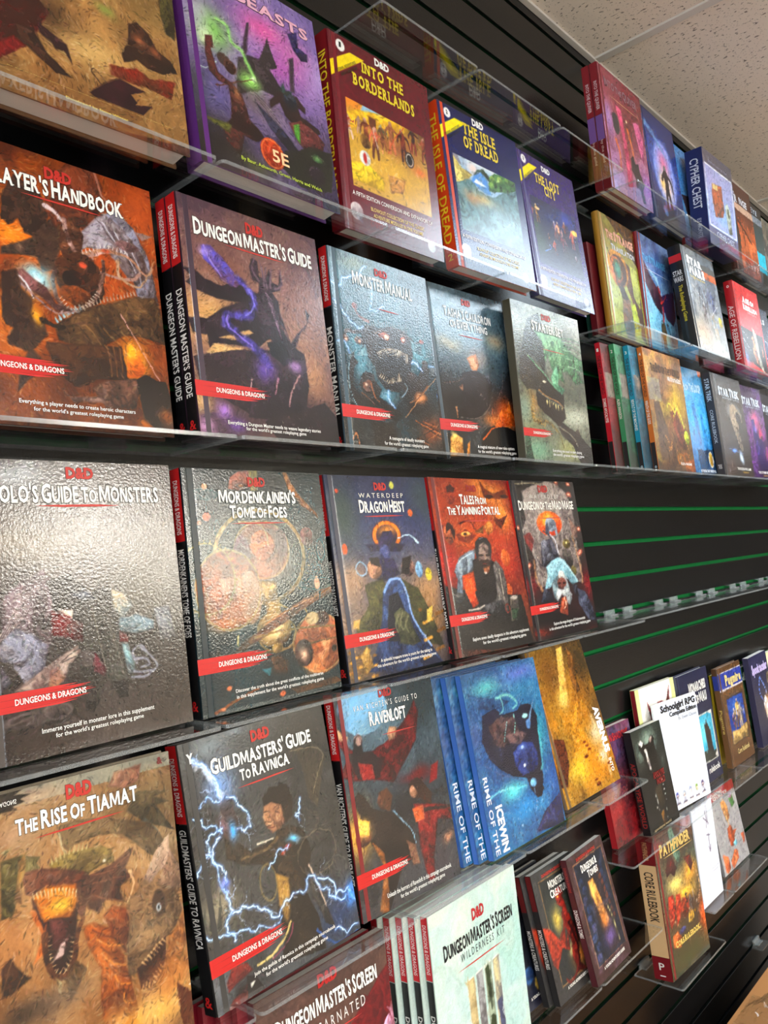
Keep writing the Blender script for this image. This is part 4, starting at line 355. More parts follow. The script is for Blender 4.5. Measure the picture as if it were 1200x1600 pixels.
"ops":[["b",[16,30,92],[16,30,92]],["c",[13,25,78],0.3,3,1,1,0],["p",[0,238,0,158,195,62,330,62],[228,204,20],0,0,0.002],["e",110,52,0.03,0.03,[240,240,236],0,0.002,0,0],["e",120,895,0.045,0.045,[190,180,180],[120,100,110],0.003,0.004,0],["e",870,935,0.032,0.032,[200,205,210],[150,150,160],0.003,0.003,0],["r",115,300,905,765,[150,180,205],0],["M",115,300,905,765],["g",359,261,0.266,0.0456,[205,215,225],0.9],["g",179,289,0.0568,0.0382,[130,140,160],0.7],["g",351,336,0.0692,0.0388,[225,205,195],0.9],["g",533,284,0.1251,0.0332,[215,220,220],0.8],["p",[74,264,158,284,207,354,121,340,85,309],[110,110,120],[150,150,160],0.006,0.004],["p",[70,301,126,321,202,373,326,384,240,447,146,499,90,500,73,440],[206,192,120],[160,146,84],0.006,0.004],["s",[90,331,128,397,250,409],0.0038,0.0019,[226,214,150],0.003,0.003,0],["s",[86,390,137,448,203,456],0.0038,0.0019,[226,214,150],0.003,0.003,0],["s",[91,307,161,360,303,384],0.0016,0.0013,[120,104,60],0.003,0.003,0],["p",[67,506,255,431,314,429,384,473,553,477,750,407,984,334,991,488,1029,800,-45,934],[90,124,130],[56,84,90],0.02,0.004],["p",[301,432,351,378,448,330,513,357,524,404,558,457,480,475,412,461],[80,130,190],[110,160,205],0.008,0.004],["p",[337,430,370,398,402,408,495,423,444,429],[220,232,238],0,0.006,0.004],["p",[351,378,398,336,476,317,543,338,545,374,500,360,446,337],[60,84,64],[40,60,50],0.01,0.004],["p",[539,351,613,311,705,298,792,264,883,268,934,320,926,348,750,407,617,425,528,433],[84,130,70],[44,84,50],0.014,0.004],["e",588,351,0.027,0.0226,[150,180,90],[50,90,50],0.004,0.01,0],["e",632,371,0.0273,0.0227,[70,110,60],[50,90,50],0.004,0.01,0],["e",693,338,0.0277,0.0229,[140,170,90],[50,90,50],0.004,0.01,0],["e",564,394,0.0268,0.0225,[120,160,80],[50,90,50],0.004,0.01,0],["e",803,312,0.0284,0.0232,[120,160,80],[50,90,50],0.004,0.01,0],["e",866,323,0.0288,0.0234,[80,120,70],[50,90,50],0.004,0.01,0],["e",736,366,0.0279,0.023,[60,100,56],[50,90,50],0.004,0.01,0],["g",417,525,0.1313,0.0385,[196,170,110],0.8],["g",294,541,0.0876,0.0379,[176,130,96],0.7],["g",688,614,0.24,0.1049,[150,180,190],0.6],["D",900,0.6,0.04,0.006,3],["m"]],"tx":[["2",0.101,0.066,0.119,0.038,[20,20,20],"mark",0,0.03],["/ORIGINAL ADVENTURES",0.05,0.165,0.24,0.142,[40,40,20],"caption",0,0],["/REINCARNATED",0.1,0.18,0.25,0.157,[40,40,20],"caption",0,0],["THE ISLE",0.286,0.138,0.691,0.062,[228,204,40],"slab",0,0.02],["OF DREAD",0.273,0.227,0.708,0.148,[228,204,40],"slab",0,0.02],["D&D",0.416,0.051,0.558,0.004,[235,235,230],"logo",0,0.02],["A FIFTH EDITION CONVERSION AND EXPANSION OF",0.1,0.815,0.9,0.793,[235,230,225],"caption",0,0],["BLOWOUT COLLECTION OF THE CLASSIC",0.26,0.865,0.8,0.845,[225,200,110],"caption",0,0],["ADVENTURE MODULES IN ONE VOLUME",0.28,0.895,0.78,0.876,[225,200,110],"caption",0,0]],"res":[113,210]},"lost":{
"ops":[["b",[58,38,110],[58,38,110]],["c",[49,32,93],0.3,3,1,1,0],["p",[0,238,0,158,195,62,330,62],[228,204,20],0,0,0.002],["e",110,52,0.03,0.03,[240,240,236],0,0.002,0,0],["e",120,895,0.045,0.045,[190,180,180],[120,100,110],0.003,0.004,0],["e",870,935,0.032,0.032,[200,205,210],[150,150,160],0.003,0.003,0],["r",115,300,905,765,[34,38,76],0],["M",115,300,905,765],["g",444,401,0.1649,0.0861,[40,52,110],0.9],["g",737,360,0.1199,0.0724,[44,66,170],0.9],["g",164,622,0.1151,0.082,[44,76,60],0.9],["g",127,515,0.0567,0.031,[60,100,60],0.8],["g",710,628,0.1296,0.0598,[60,60,64],0.8],["s",[113,352,300,344,309,381],0.0016,0.0016,[70,80,130],0.003,0.003,0],["p",[80,292,107,310,48,715,18,650],[20,18,40],[30,26,60],0.006,0.004],["f",202,471,0.1299,[190,150,80],[110,80,50],380],["f",115,461,0.0929,[150,90,70],[80,60,60],300],["f",343,588,0.0682,[200,130,80],[110,70,60],540],["f",434,659,0.105,[200,90,70],[110,60,60],640],["f",484,542,0.1383,[120,110,140],[110,60,60],640],["f",555,548,0.1499,[190,140,110],[90,60,70],700],["f",670,515,0.1413,[130,70,60],[70,50,60],780],["f",605,608,0.118,[180,80,80],[90,60,80],760],["f",796,552,0.1373,[210,110,80],[140,60,60],890],["f",809,672,0.0711,[140,130,140],[70,60,70],940],["s",[588,471,679,554],0.0022,0.0022,[200,150,130],0.003,0.003,0],["e",865,426,0.0398,0.0191,[240,170,70],0,0.004,0.003,0],["g",865,426,0.0331,0.0169,[255,220,120],1],["e",212,375,0.0288,0.0106,[220,190,140],0,0.004,0.003,0],["s",[240,665,349,631,336,604],0.0036,0.0021,[100,130,190],0.003,0.003,0],["D",900,0.8,0.03,0.005,5],["m"]],"tx":[["3",0.101,0.066,0.119,0.038,[20,20,20],"mark",0,0.03],["/ORIGINAL ADVENTURES",0.05,0.165,0.24,0.142,[40,40,20],"caption",0,0],["/REINCARNATED",0.1,0.18,0.25,0.157,[40,40,20],"caption",0,0],["THE LOST",0.263,0.182,0.689,0.11,[228,204,40],"slab",0,0.02],["CITY",0.403,0.248,0.6,0.176,[228,204,40],"slab",0,0.02],["D&D",0.411,0.073,0.557,0.031,[235,235,230],"logo",0,0.02],["A FIFTH EDITION CONVERSION AND EXPANSION OF",0.1,0.815,0.9,0.793,[235,230,225],"caption",0,0],["BLOWOUT COLLECTION OF THE CLASSIC",0.26,0.865,0.8,0.845,[225,200,110],"caption",0,0],["ADVENTURE MODULES IN ONE VOLUME",0.28,0.895,0.78,0.876,[225,200,110],"caption",0,0]],"res":[83,187]},"MM":{
"ops":[["b",[96,122,134],[64,100,114],[34,62,72],[22,32,38],[20,22,24]],["c",[18,30,36],0.5,5,3,1,0],["c",[110,150,160],0.3,4,6,1,0],["g",233,54,0.1247,0.0431,[150,150,120],0.5],["g",219,552,0.071,0.1107,[84,140,156],0.9],["g",829,435,0.1096,0.0761,[84,146,160],0.9],["g",159,464,0.08,0.0553,[70,130,150],0.7],["g",455,710,0.087,0.0498,[90,150,170],0.9],["g",892,853,0.1107,0.0897,[130,70,44],0.9],["g",628,261,0.1875,0.0674,[70,100,110],0.6],["g",739,716,0.1672,0.0739,[26,24,26],0.8],["p",[296,351,415,356,558,330,700,340,766,376,763,465,717,544,674,606,559,681,436,670,364,621,349,560,291,518,278,450,187,522,247,474,246,413],[56,50,48],[22,22,26],0.012,0.004],["e",515,542,0.1114,0.0796,[12,10,12],[24,18,18],0.004,0.01,0],["k",[376,487,464,456,591,448,704,465],20,0.0429,[206,196,176],0.0029,-90,1],["k",[380,605,469,639,615,611],14,0.0355,[190,176,150],0.0028,90,4],["k",[307,363,418,341,557,337,728,344],20,0.0285,[96,90,84],0.0025,90,6],["e",476,391,0.048,0.0204,[150,80,60],[70,40,36],0.004,0.003,0],["e",496,393,0.0175,0.011,[240,214,190],0,0.004,0.003,0],["e",678,388,0.0276,0.018,[160,84,64],[80,44,40],0.004,0.003,0],["e",675,388,0.0092,0.0068,[240,210,180],0,0.004,0.003,0],["s",[382,388,440,367,523,363],0.005,0.0029,[110,96,88],0.003,0.003,0],["s",[652,361,724,367],0.0045,0.003,[100,86,80],0.003,0.003,0],["s",[326,333,237,317,206,281,197,261],0.0079,0.005,[120,84,76],0.003,0.003,0],["e",205,270,0.0201,0.017,[150,90,80],[80,50,50],0.004,0.003,0],["s",[304,377,196,405,109,403,83,440],0.0114,0.0078,[90,80,78],0.003,0.003,[44,42,46]],["e",88,446,0.0271,0.0192,[110,90,84],[50,44,46],0.004,0.003,0],["e",95,450,0.0097,0.0069,[220,170,140],0,0.004,0.003,0],["e",214,444,0.0322,0.021,[120,100,92],[54,46,46],0.004,0.003,0],["e",221,448,0.0101,0.007,[220,160,130],0,0.004,0.003,0],["s",[753,370,808,393,874,370],0.0061,0.0046,[60,54,54],0.003,0.003,0],["e",875,373,0.0194,0.0123,[150,90,80],0,0.004,0.003,0],["p",[751,378,867,401,887,452,769,435],[96,140,150],[50,80,90],0.006,0.004],["p",[187,522,260,473,292,510],[110,150,160],0,0.006,0.004],["p",[113,551,152,506,153,540,187,556,137,588,116,671,162,727,205,704,174,666,223,607,302,599,345,650,394,674,359,718,475,751,593,792,514,833,408,812,276,807,164,788,88,727,86,634],[36,28,26],[14,13,15],0.005,0.004],["s",[104,565,85,640,90,713,151,788],0.0017,0.0017,[150,180,190],0.003,0.003,0],["e",257,665,0.0387,0.0347,[110,70,54],[60,38,34],0.004,0.003,0],["p",[193,630,250,597,328,603,333,644,269,637,214,655],[40,32,32],[90,100,104],0.006,0.004],["s",[291,655,318,721,367,745],0.0049,0.0028,[150,96,64],0.003,0.003,0],["s",[192,705,288,744,332,789],0.0034,0.0021,[110,76,56],0.003,0.003,0],["e",244,662,0.0101,0.0069,[190,160,140],0,0.004,0.003,0],["k",[113,551,151,513],3,0.0274,[150,160,160],0.0021,90,0],["p",[608,648,680,576,715,551,786,566,762,613,839,531,880,482,934,522,898,615,817,637,898,690,853,753,724,791,641,768,668,708],[48,36,30],[18,16,18],0.006,0.004],["e",716,580,0.0325,0.0253,[84,60,48],[40,30,28],0.004,0.003,0],["e",979,528,0.0325,0.0279,[96,104,108],[40,44,48],0.004,0.003,0],["e",893,492,0.0268,0.0184,[70,60,56],[30,28,28],0.004,0.003,0],["s",[1023,551,843,657,619,805],0.0019,0.0023,[176,130,90],0.003,0.003,0],["g",797,690,0.0475,0.0299,[230,150,90],0.9],["s",[898,615,775,692,680,722],0.0061,0.0038,[120,80,54],0.003,0.003,0],["s",[598,699,665,650,642,623],0.0036,0.0029,[110,130,140],0.003,0.003,0],["l",[2,177,98,181,196,124,353,47],0.0021,[190,215,255],3,3],["l",[11,263,98,324,166,362,267,369],0.0021,[190,215,255],5,3],["l",[408,109,384,198,350,273,506,236],0.0015,[190,215,255],8,3],["l",[12,469,94,486,113,517],0.0014,[190,215,255],9,3],["l",[740,505,813,512,853,537],0.0023,[190,215,255],11,3],["l",[462,675,466,724,514,762],0.0021,[190,215,255],13,5],["l",[939,499,1002,500,1011,605,1023,695],0.0015,[190,215,255],14,3],["s",[720,813,804,837],0.0018,0.0011,[190,110,64],0.003,0.003,0],["s",[771,831,857,857],0.0018,0.0011,[96,60,42],0.003,0.003,0],["s",[823,849,910,877],0.0019,0.0011,[22,18,18],0.003,0.003,0],["s",[876,867,964,897],0.0019,0.0011,[190,110,64],0.003,0.003,0],["s",[930,886,1018,918],0.0019,0.0011,[96,60,42],0.003,0.003,0],["s",[705,919,803,950],0.0018,0.0011,[22,18,18],0.003,0.003,0],["s",[779,827,881,852],0.0018,0.0011,[190,110,64],0.003,0.003,0],["s",[832,845,934,872],0.0019,0.0011,[96,60,42],0.003,0.003,0],["s",[885,863,989,892],0.0019,0.0011,[22,18,18],0.003,0.003,0],["s",[938,882,1043,913],0.0019,0.0011,[190,110,64],0.003,0.003,0],["s",[713,915,827,946],0.0018,0.0011,[96,60,42],0.003,0.003,0],["s",[788,823,905,847],0.0019,0.0011,[22,18,18],0.003,0.003,0],["s",[840,841,959,867],0.0019,0.0011,[190,110,64],0.003,0.003,0],["s",[893,859,1014,887],0.0019,0.0011,[96,60,42],0.003,0.003,0],["s",[947,878,799,921],0.0019,0.0011,[22,18,18],0.003,0.003,0],["s",[721,911,851,941],0.0018,0.0011,[190,110,64],0.003,0.003,0],["s",[796,818,930,841],0.0019,0.0011,[96,60,42],0.003,0.003,0],["s",[849,836,984,862],0.0019,0.0011,[22,18,18],0.003,0.003,0],["s",[902,855,1039,882],0.0019,0.0011,[190,110,64],0.003,0.003,0],["s",[956,874,823,916],0.0019,0.0011,[96,60,42],0.003,0.003,0],["s",[730,906,875,936],0.0018,0.0011,[22,18,18],0.003,0.003,0],["s",[805,814,955,836],0.0019,0.0011,[190,110,64],0.003,0.003,0],["s",[857,832,1009,857],0.0019,0.0011,[96,60,42],0.003,0.003,0],["s",[911,851,794,891],0.0019,0.0011,[22,18,18],0.003,0.003,0],["s",[965,869,847,911],0.0019,0.0011,[190,110,64],0.003,0.003,0],["s",[738,902,899,931],0.0018,0.0011,[96,60,42],0.003,0.003,0],["s",[59,953,104,911,129,976],0.0053,0.0033,[170,110,70],0.003,0.003,0],["p",[256,842,484,842,539,986,266,997],[22,18,20],[40,32,30],0.015,0.004],["D",5000,0.8,0.022,0.0026,3]],"tx":[["MONSTER MANUAL",0.208,0.158,0.817,0.09,[225,232,235],"title",0.6,0],["D&D",0.437,0.082,0.566,0.042,[190,60,60],"logo",0.4,0.02],["_line",0.42,0.255,0.66,0.006,[180,60,60],"rule",0,0],["_banner",0,0.837,0.5,0.775,[200,28,24],"banner",0,0],["A menagerie of deadly monsters",0.42,0.93,0.79,0.912,[240,238,232],"caption",0.4,0],["for the world's greatest roleplaying game",0.37,0.957,0.83,0.939,[240,238,232],"caption",0.4,0]],"res":[130,258]},"Tasha":{
"ops":[["b",[60,84,98],[86,116,132],[60,74,82],[30,28,30],[20,18,18]],["c",[36,46,54],0.45,5,3,1,0],["c",[150,180,190],0.25,6,6,1,0],["g",230,335,0.1261,0.0447,[190,170,130],0.6],["g",840,271,0.0968,0.0482,[190,160,120],0.6],["g",567,390,0.0905,0.0556,[180,130,100],0.5],["g",195,666,0.181,0.1382,[40,32,28],0.8],["g",835,699,0.1449,0.1025,[206,90,36],1],["g",735,759,0.1254,0.046,[236,130,50],0.9],["g",504,610,0.2268,0.1083,[26,24,28],0.9],["g",973,522,0.0825,0.0959,[50,44,46],0.8],["e",755,894,0.2067,0.1092,[16,16,17],[34,34,34],0.004,0.003,0],["s",[505,877,641,809,810,783,980,776],0.0053,0.0036,[190,90,40],0.003,0.003,0],["p",[715,760,799,683,827,727,908,630,941,694,989,747,980,776,687,789],[236,130,50],[200,80,30],0.014,0.004],["p",[431,403,555,365,576,426,519,494,471,462],[206,150,110],[150,90,60],0.01,0.004],["p",[289,582,395,530,467,542,352,621],[150,110,84],[80,56,44],0.006,0.004],["p",[615,495,698,479,714,560,628,584],[96,100,110],[44,44,52],0.006,0.004],["p",[349,499,526,466,635,493,689,580,641,674,504,744,312,763,235,715,328,640],[48,40,44],[20,18,22],0.01,0.004],["s",[495,576,580,615,616,693],0.0023,0.0014,[14,14,16],0.003,0.003,0],["s",[511,587,592,627,618,699],0.0023,0.0014,[96,78,76],0.003,0.003,0],["s",[527,599,604,638,621,704],0.0023,0.0014,[14,14,16],0.003,0.003,0],["s",[543,610,617,650,623,709],0.0023,0.0014,[96,78,76],0.003,0.003,0],["s",[559,622,629,662,625,714],0.0023,0.0014,[14,14,16],0.003,0.003,0],["s",[575,633,641,674,628,720],0.0023,0.0014,[96,78,76],0.003,0.003,0],["s",[591,645,654,686,630,725],0.0023,0.0014,[14,14,16],0.003,0.003,0],["s",[607,656,666,698,633,730],0.0023,0.0014,[96,78,76],0.003,0.003,0],["s",[623,668,678,710,635,736],0.0023,0.0014,[14,14,16],0.003,0.003,0],["s",[222,699,226,750,207,785],0.0035,0.0017,[160,110,70],0.003,0.003,0],["s",[116,569,299,547,384,505],0.0043,0.0017,[80,60,52],0.003,0.003,0],["s",[260,757,444,756,591,713,698,616],0.0022,0.0017,[110,96,90],0.003,0.003,0],["s",[865,466,866,531,780,611],0.0019,0.0014,[110,96,90],0.003,0.003,0],["s",[676,690,654,763,624,801],0.0037,0.0023,[170,90,50],0.003,0.003,0],["p",[75,984,104,874,162,855,245,877,234,980],[220,166,90],[160,104,50],0.006,0.004],["g",150,863,0.0268,0.017,[250,220,130],0.9],["p",[271,979,299,910,332,891,307,978],[200,130,60],0,0.006,0.004],["p",[39,860,109,857,75,984,15,985],[20,16,14],0,0.006,0.004],["D",5000,0.8,0.022,0.0026,3]],"tx":[["TASHA'S CAULDRON",0.215,0.174,0.805,0.116,[222,228,232],"title",0.6,0],["OF EVERYTHING",0.273,0.235,0.742,0.185,[222,228,232],"title",0.6,0],["D&D",0.451,0.09,0.561,0.052,[200,90,90],"logo",0.4,0.02],["_line",0.35,0.275,0.68,0.006,[190,60,50],"rule",0,0],["_banner",0,0.837,0.5,0.775,[200,28,24],"banner",0,0],["A magical mixture of new rules options",0.42,0.928,0.9,0.91,[240,238,232],"caption",0.4,0],["for the world's greatest roleplaying game",0.42,0.955,0.92,0.937,[240,238,232],"caption",0.4,0]],"res":[104,226]},"Starter":{
"ops":[["b",[150,156,148],[130,138,124],[84,88,76],[84,84,70],[104,106,92]],["c",[60,62,52],0.4,5,3,1,0],["c",[150,160,140],0.3,4,8,1,0],["g",151,340,0.1754,0.1386,[70,68,58],0.9],["g",958,53,0.1345,0.1163,[176,176,170],0.8],["g",787,688,0.2226,0.0734,[180,184,166],0.9],["g",158,627,0.0943,0.1025,[150,110,60],0.8],["g",140,779,0.1737,0.0676,[130,130,90],0.7],["g",55,668,0.0763,0.1009,[120,144,130],0.8],["g",162,920,0.1743,0.0756,[110,150,124],0.9],["g",645,901,0.1416,0.0714,[150,150,90],0.7],["p",[210,94,375,44,432,133,419,346,381,419,268,327,84,314,151,188],[74,78,66],[56,54,46],0.012,0.004],["p",[289,161,671,156,818,248,1009,282,999,358,873,371,1011,441,850,456,739,384,652,393,676,462,558,437,493,373,453,289,419,346,392,217],[110,156,112],[54,92,62],0.01,0.004],["s",[691,162,844,152,996,162],0.0042,0.0014,[70,110,76],0.003,0.003,0],["s",[701,188,853,181,992,194],0.0042,0.0014,[140,176,140],0.003,0.003,0],["s",[711,214,863,209,988,226],0.0042,0.0014,[70,110,76],0.003,0.003,0],["s",[721,240,873,238,984,259],0.0042,0.0014,[140,176,140],0.003,0.003,0],["s",[732,267,883,266,979,291],0.0042,0.0014,[70,110,76],0.003,0.003,0],["s",[742,293,894,295,975,323],0.0042,0.0014,[140,176,140],0.003,0.003,0],["s",[752,319,904,323,971,355],0.0042,0.0014,[70,110,76],0.003,0.003,0],["s",[762,345,914,352,967,387],0.0042,0.0014,[140,176,140],0.003,0.003,0],["s",[773,371,924,380,962,420],0.0042,0.0014,[70,110,76],0.003,0.003,0],["s",[360,186,421,258,444,325],0.0032,0.0018,[60,90,60],0.003,0.003,0],["s",[403,186,462,269,489,338],0.0032,0.0018,[136,176,130],0.003,0.003,0],["s",[447,186,504,280,535,351],0.0032,0.0018,[60,90,60],0.003,0.003,0],["s",[491,186,546,291,581,364],0.0032,0.0018,[136,176,130],0.003,0.003,0],["s",[536,185,588,302,627,377],0.0032,0.0018,[60,90,60],0.003,0.003,0],["s",[581,185,631,314,674,390],0.0032,0.0019,[136,176,130],0.003,0.003,0],["s",[626,185,674,325,721,404],0.0033,0.0019,[60,90,60],0.003,0.003,0],["p",[57,351,171,338,326,408,465,481,636,537,633,627,436,597,293,540,103,548,26,488],[66,58,46],[36,32,28],0.008,0.004],["s",[163,331,290,394,379,428,465,481,614,539],0.0026,0.0044,[110,160,120],0.003,0.003,0],["p",[470,446,530,387,583,355,592,434,567,481,660,509,612,548,500,505],[120,176,140],[70,120,90],0.005,0.004],["e",365,481,0.0197,0.0071,[235,225,200],0,0.004,0.003,0],["p",[235,545,342,579,434,606,631,636,636,698,517,758,407,712,316,684,231,639],[30,24,22],[50,38,34],0.008,0.004],["s",[274,542,382,576,537,598,612,628],0.0044,0.0035,[150,110,70],0.003,0.003,0],["k",[358,595,473,612,610,637],8,0.0387,[226,214,150],0.004,-90,4],["k",[170,576,152,729,314,770],16,0.031,[176,130,60],0.0034,90,7],["s",[150,662,167,744,360,741,469,787],0.0085,0.0051,[150,120,60],0.008,0.01,[90,74,44]],["p",[498,750,585,732,763,780,882,828,1001,887,990,1007,795,986,695,873,544,809],[60,50,44],[30,26,26],0.008,0.004],["p",[741,781,812,759,859,829,807,859],[70,60,54],[40,34,32],0.006,0.004],["s",[517,758,749,835,780,959],0.0027,0.0022,[150,150,130],0.003,0.003,0],["s",[401,739,505,802,563,896],0.007,0.0044,[110,100,60],0.003,0.003,0],["s",[932,808,1014,757],0.0037,0.0019,[60,54,50],0.003,0.003,0],["p",[19,786,78,808,74,899,108,989,-15,1009],[60,84,66],[40,58,46],0.02,0.004],["D",5000,0.8,0.022,0.0026,3]],"tx":[["STARTER SET",0.261,0.159,0.733,0.095,[225,228,220],"title",0.6,0],["D&D",0.42,0.08,0.556,0.039,[190,80,70],"logo",0.4,0.02],["_line",0.37,0.27,0.73,0.006,[180,60,50],"rule",0,0],["_banner",0,0.84,0.42,0.79,[200,28,24],"banner",0,0],["Everything you need to start playing",0.38,0.925,0.82,0.908,[235,235,230],"caption",0.4,0],["the world's greatest roleplaying game",0.38,0.95,0.85,0.932,[235,235,230],"caption",0.4,0]],"res":[89,206]},"DH":{
"ops":[["b",[36,44,76],[50,60,104],[84,84,96],[140,110,84],[60,48,50]],["c",[40,50,90],0.5,4,3,1,0],["c",[90,96,110],0.3,4,7,1,0],["g",122,202,0.1091,0.196,[60,80,60],0.7],["g",948,113,0.138,0.1483,[50,70,70],0.7],["g",121,531,0.188,0.1062,[170,130,96],0.8],["g",854,600,0.172,0.1402,[190,140,90],0.7],["g",94,956,0.216,0.0611,[130,96,50],0.9],["g",745,805,0.166,0.1355,[120,84,40],0.9],["g",458,1002,0.2049,0.0855,[30,34,60],1],["e",514,312,0.1148,0.0804,[40,30,60],0,0.004,0.003,0],["e",515,310,0.1077,0.0759,[236,120,40],0,0.004,0.003,0.0185],["g",524,277,0.0693,0.0347,[240,150,50],0.8],["p",[300,352,417,350,477,289,567,285,584,350,683,365,627,398,495,387,343,387],[52,44,84],[34,30,60],0.005,0.004],["e",474,398,0.0406,0.0432,[70,80,130],[40,44,90],0.004,0.003,0],["p",[398,424,550,430,595,514,408,549,314,499],[46,40,80],[30,28,60],0.006,0.004],["s",[624,327,745,313,828,358],0.0029,0.0059,[180,205,220],0.003,0.003,0],["e",351,478,0.0523,0.0488,[190,140,110],[110,76,60],0.004,0.003,0],["p",[313,420,399,418,411,470,326,454],[36,26,28],0,0.006,0.004],["e",684,483,0.0538,0.0464,[150,110,96],[70,50,52],0.004,0.003,0],["p",[640,434,736,426,686,519,606,514],[30,24,30],0,0.006,0.004],["e",227,471,0.0409,0.037,[140,180,210],0,0.004,0.01,0.0055],["e",798,500,0.0295,0.0424,[130,170,200],[60,80,120],0.004,0.003,0],["p",[238,550,414,527,444,574,361,725,291,829,131,812,108,746,254,650],[88,84,46],[56,54,34],0.01,0.004],["p",[589,537,759,594,843,719,956,921,725,873,595,676],[76,74,44],[48,46,32],0.01,0.004],["p",[400,594,478,530,590,531,645,622,666,751,795,880,927,1013,462,992,172,967,285,850,361,725],[54,76,120],[26,34,66],0.006,0.004],["s",[413,594,486,542,587,542,634,621,666,751,812,906],0.0078,0.0055,[130,160,205],0.003,0.003,0],["p",[454,620,547,604,589,699,589,859,373,837],[24,26,40],0,0.006,0.004],["p",[473,712,548,684,627,725,653,797,702,871,627,886,498,861,498,782],[84,84,60],[50,52,42],0.006,0.004],["s",[513,727,479,769,492,804],0.0067,0.0044,[104,104,76],0.003,0.003,0],["s",[562,714,526,762,549,798],0.0067,0.0045,[104,104,76],0.003,0.003,0],["s",[613,735,578,778,602,815],0.0068,0.0045,[104,104,76],0.003,0.003,0],["e",-49,835,0.0128,0.0071,[130,90,40],0,0.004,0,0],["e",77,888,0.0133,0.0072,[190,140,60],0,0.004,0,0],["e",210,943,0.0138,0.0073,[130,90,40],0,0.004,0,0],["e",-4,956,0.013,0.007,[190,140,60],0,0.004,0,0],["e",161,867,0.0137,0.0073,[130,90,40],0,0.004,0,0],["e",-51,881,0.0128,0.007,[190,140,60],0,0.004,0,0],["e",75,935,0.0133,0.0071,[130,90,40],0,0.004,0,0],["e",208,991,0.0138,0.0073,[190,140,60],0,0.004,0,0],["e",28,860,0.0131,0.0071,[130,90,40],0,0.004,0,0],["e",159,914,0.0136,0.0073,[190,140,60],0,0.004,0,0],["e",-53,928,0.0128,0.007,[130,90,40],0,0.004,0,0],["e",73,982,0.0133,0.0071,[190,140,60],0,0.004,0,0],["e",244,893,0.014,0.0074,[130,90,40],0,0.004,0,0],["e",26,907,0.0131,0.0071,[190,140,60],0,0.004,0,0],["e",156,962,0.0136,0.0072,[130,90,40],0,0.004,0,0],["e",-55,974,0.0128,0.007,[190,140,60],0,0.004,0,0],["e",108,886,0.0134,0.0072,[130,90,40],0,0.004,0,0],["e",242,941,0.014,0.0073,[190,140,60],0,0.004,0,0],["e",24,954,0.0131,0.0071,[130,90,40],0,0.004,0,0],["e",192,865,0.0138,0.0073,[190,140,60],0,0.004,0,0],["e",-22,880,0.0129,0.0071,[130,90,40],0,0.004,0,0],["e",106,934,0.0134,0.0072,[190,140,60],0,0.004,0,0],["e",239,990,0.0139,0.0073,[130,90,40],0,0.004,0,0],["e",57,858,0.0133,0.0072,[190,140,60],0,0.004,0,0],["e",189,913,0.0138,0.0073,[130,90,40],0,0.004,0,0],["e",-24,926,0.0129,0.007,[190,140,60],0,0.004,0,0],["e",748,711,0.0144,0.0092,[120,80,36],0,0.004,0,0],["e",859,769,0.0148,0.0093,[190,140,60],0,0.004,0,0],["e",974,828,0.0153,0.0094,[120,80,36],0,0.004,0,0],["e",821,863,0.0147,0.0092,[190,140,60],0,0.004,0,0],["e",935,923,0.0151,0.0092,[120,80,36],0,0.004,0,0],["e",784,955,0.0145,0.009,[190,140,60],0,0.004,0,0],["e",982,737,0.0153,0.0095,[120,80,36],0,0.004,0,0],["e",829,773,0.0147,0.0092,[190,140,60],0,0.004,0,0],["e",942,833,0.0151,0.0093,[120,80,36],0,0.004,0,0],["e",791,867,0.0145,0.0091,[190,140,60],0,0.004,0,0],["e",903,927,0.015,0.0092,[120,80,36],0,0.004,0,0],["e",754,958,0.0144,0.009,[190,140,60],0,0.004,0,0],["e",950,742,0.0152,0.0094,[120,80,36],0,0.004,0,0],["e",798,778,0.0146,0.0092,[190,140,60],0,0.004,0,0],["e",911,837,0.015,0.0093,[120,80,36],0,0.004,0,0],["e",761,871,0.0144,0.0091,[190,140,60],0,0.004,0,0],["e",872,931,0.0148,0.0092,[120,80,36],0,0.004,0,0],["e",724,962,0.0142,0.009,[190,140,60],0,0.004,0,0],["e",918,746,0.0151,0.0094,[120,80,36],0,0.004,0,0],["e",768,782,0.0145,0.0092,[190,140,60],0,0.004,0,0],["p",[113,885,185,839,220,940,150,975],[190,150,80],[130,96,50],0.006,0.004],["p",[819,717,886,699,853,768,799,787],[200,170,80],0,0.006,0.004],["p",[96,713,156,713,134,759,87,749],[190,150,80],0,0.006,0.004],["e",102,367,0.0182,0.0259,[220,90,40],0,0.004,0.003,0],["e",789,196,0.0185,0.0194,[220,100,50],0,0.004,0.003,0],["e",894,530,0.0264,0.0357,[190,170,60],0,0.004,0.003,0],["e",632,47,0.0178,0.0192,[190,190,90],0,0.004,0.003,0],["e",96,80,0.0122,0.0111,[210,80,50],0,0.004,0.003,0],["D",5000,0.8,0.022,0.0026,3]],"tx":[["WATERDEEP",0.294,0.115,0.733,0.091,[230,228,215],"wide",0.4,0],["DRAGON HEIST",0.287,0.189,0.736,0.126,[240,238,230],"title",1,0],["D&D",0.451,0.077,0.573,0.035,[190,45,35],"logo",0.6,0.02],["_line",0.316,0.21,0.714,0.0068,[190,45,35],"rule",0,0],["_banner",0,0.837,0.5,0.775,[200,28,24],"banner",0,0],["A splendid treasure trove is yours for the taking in",0.293,0.932,0.808,0.916,[240,238,232],"caption",0.5,0],["this adventure for the world's greatest roleplaying game",0.255,0.955,0.846,0.939,[240,238,232],"caption",0.5,0]],"res":[127,264]},"Tales":{
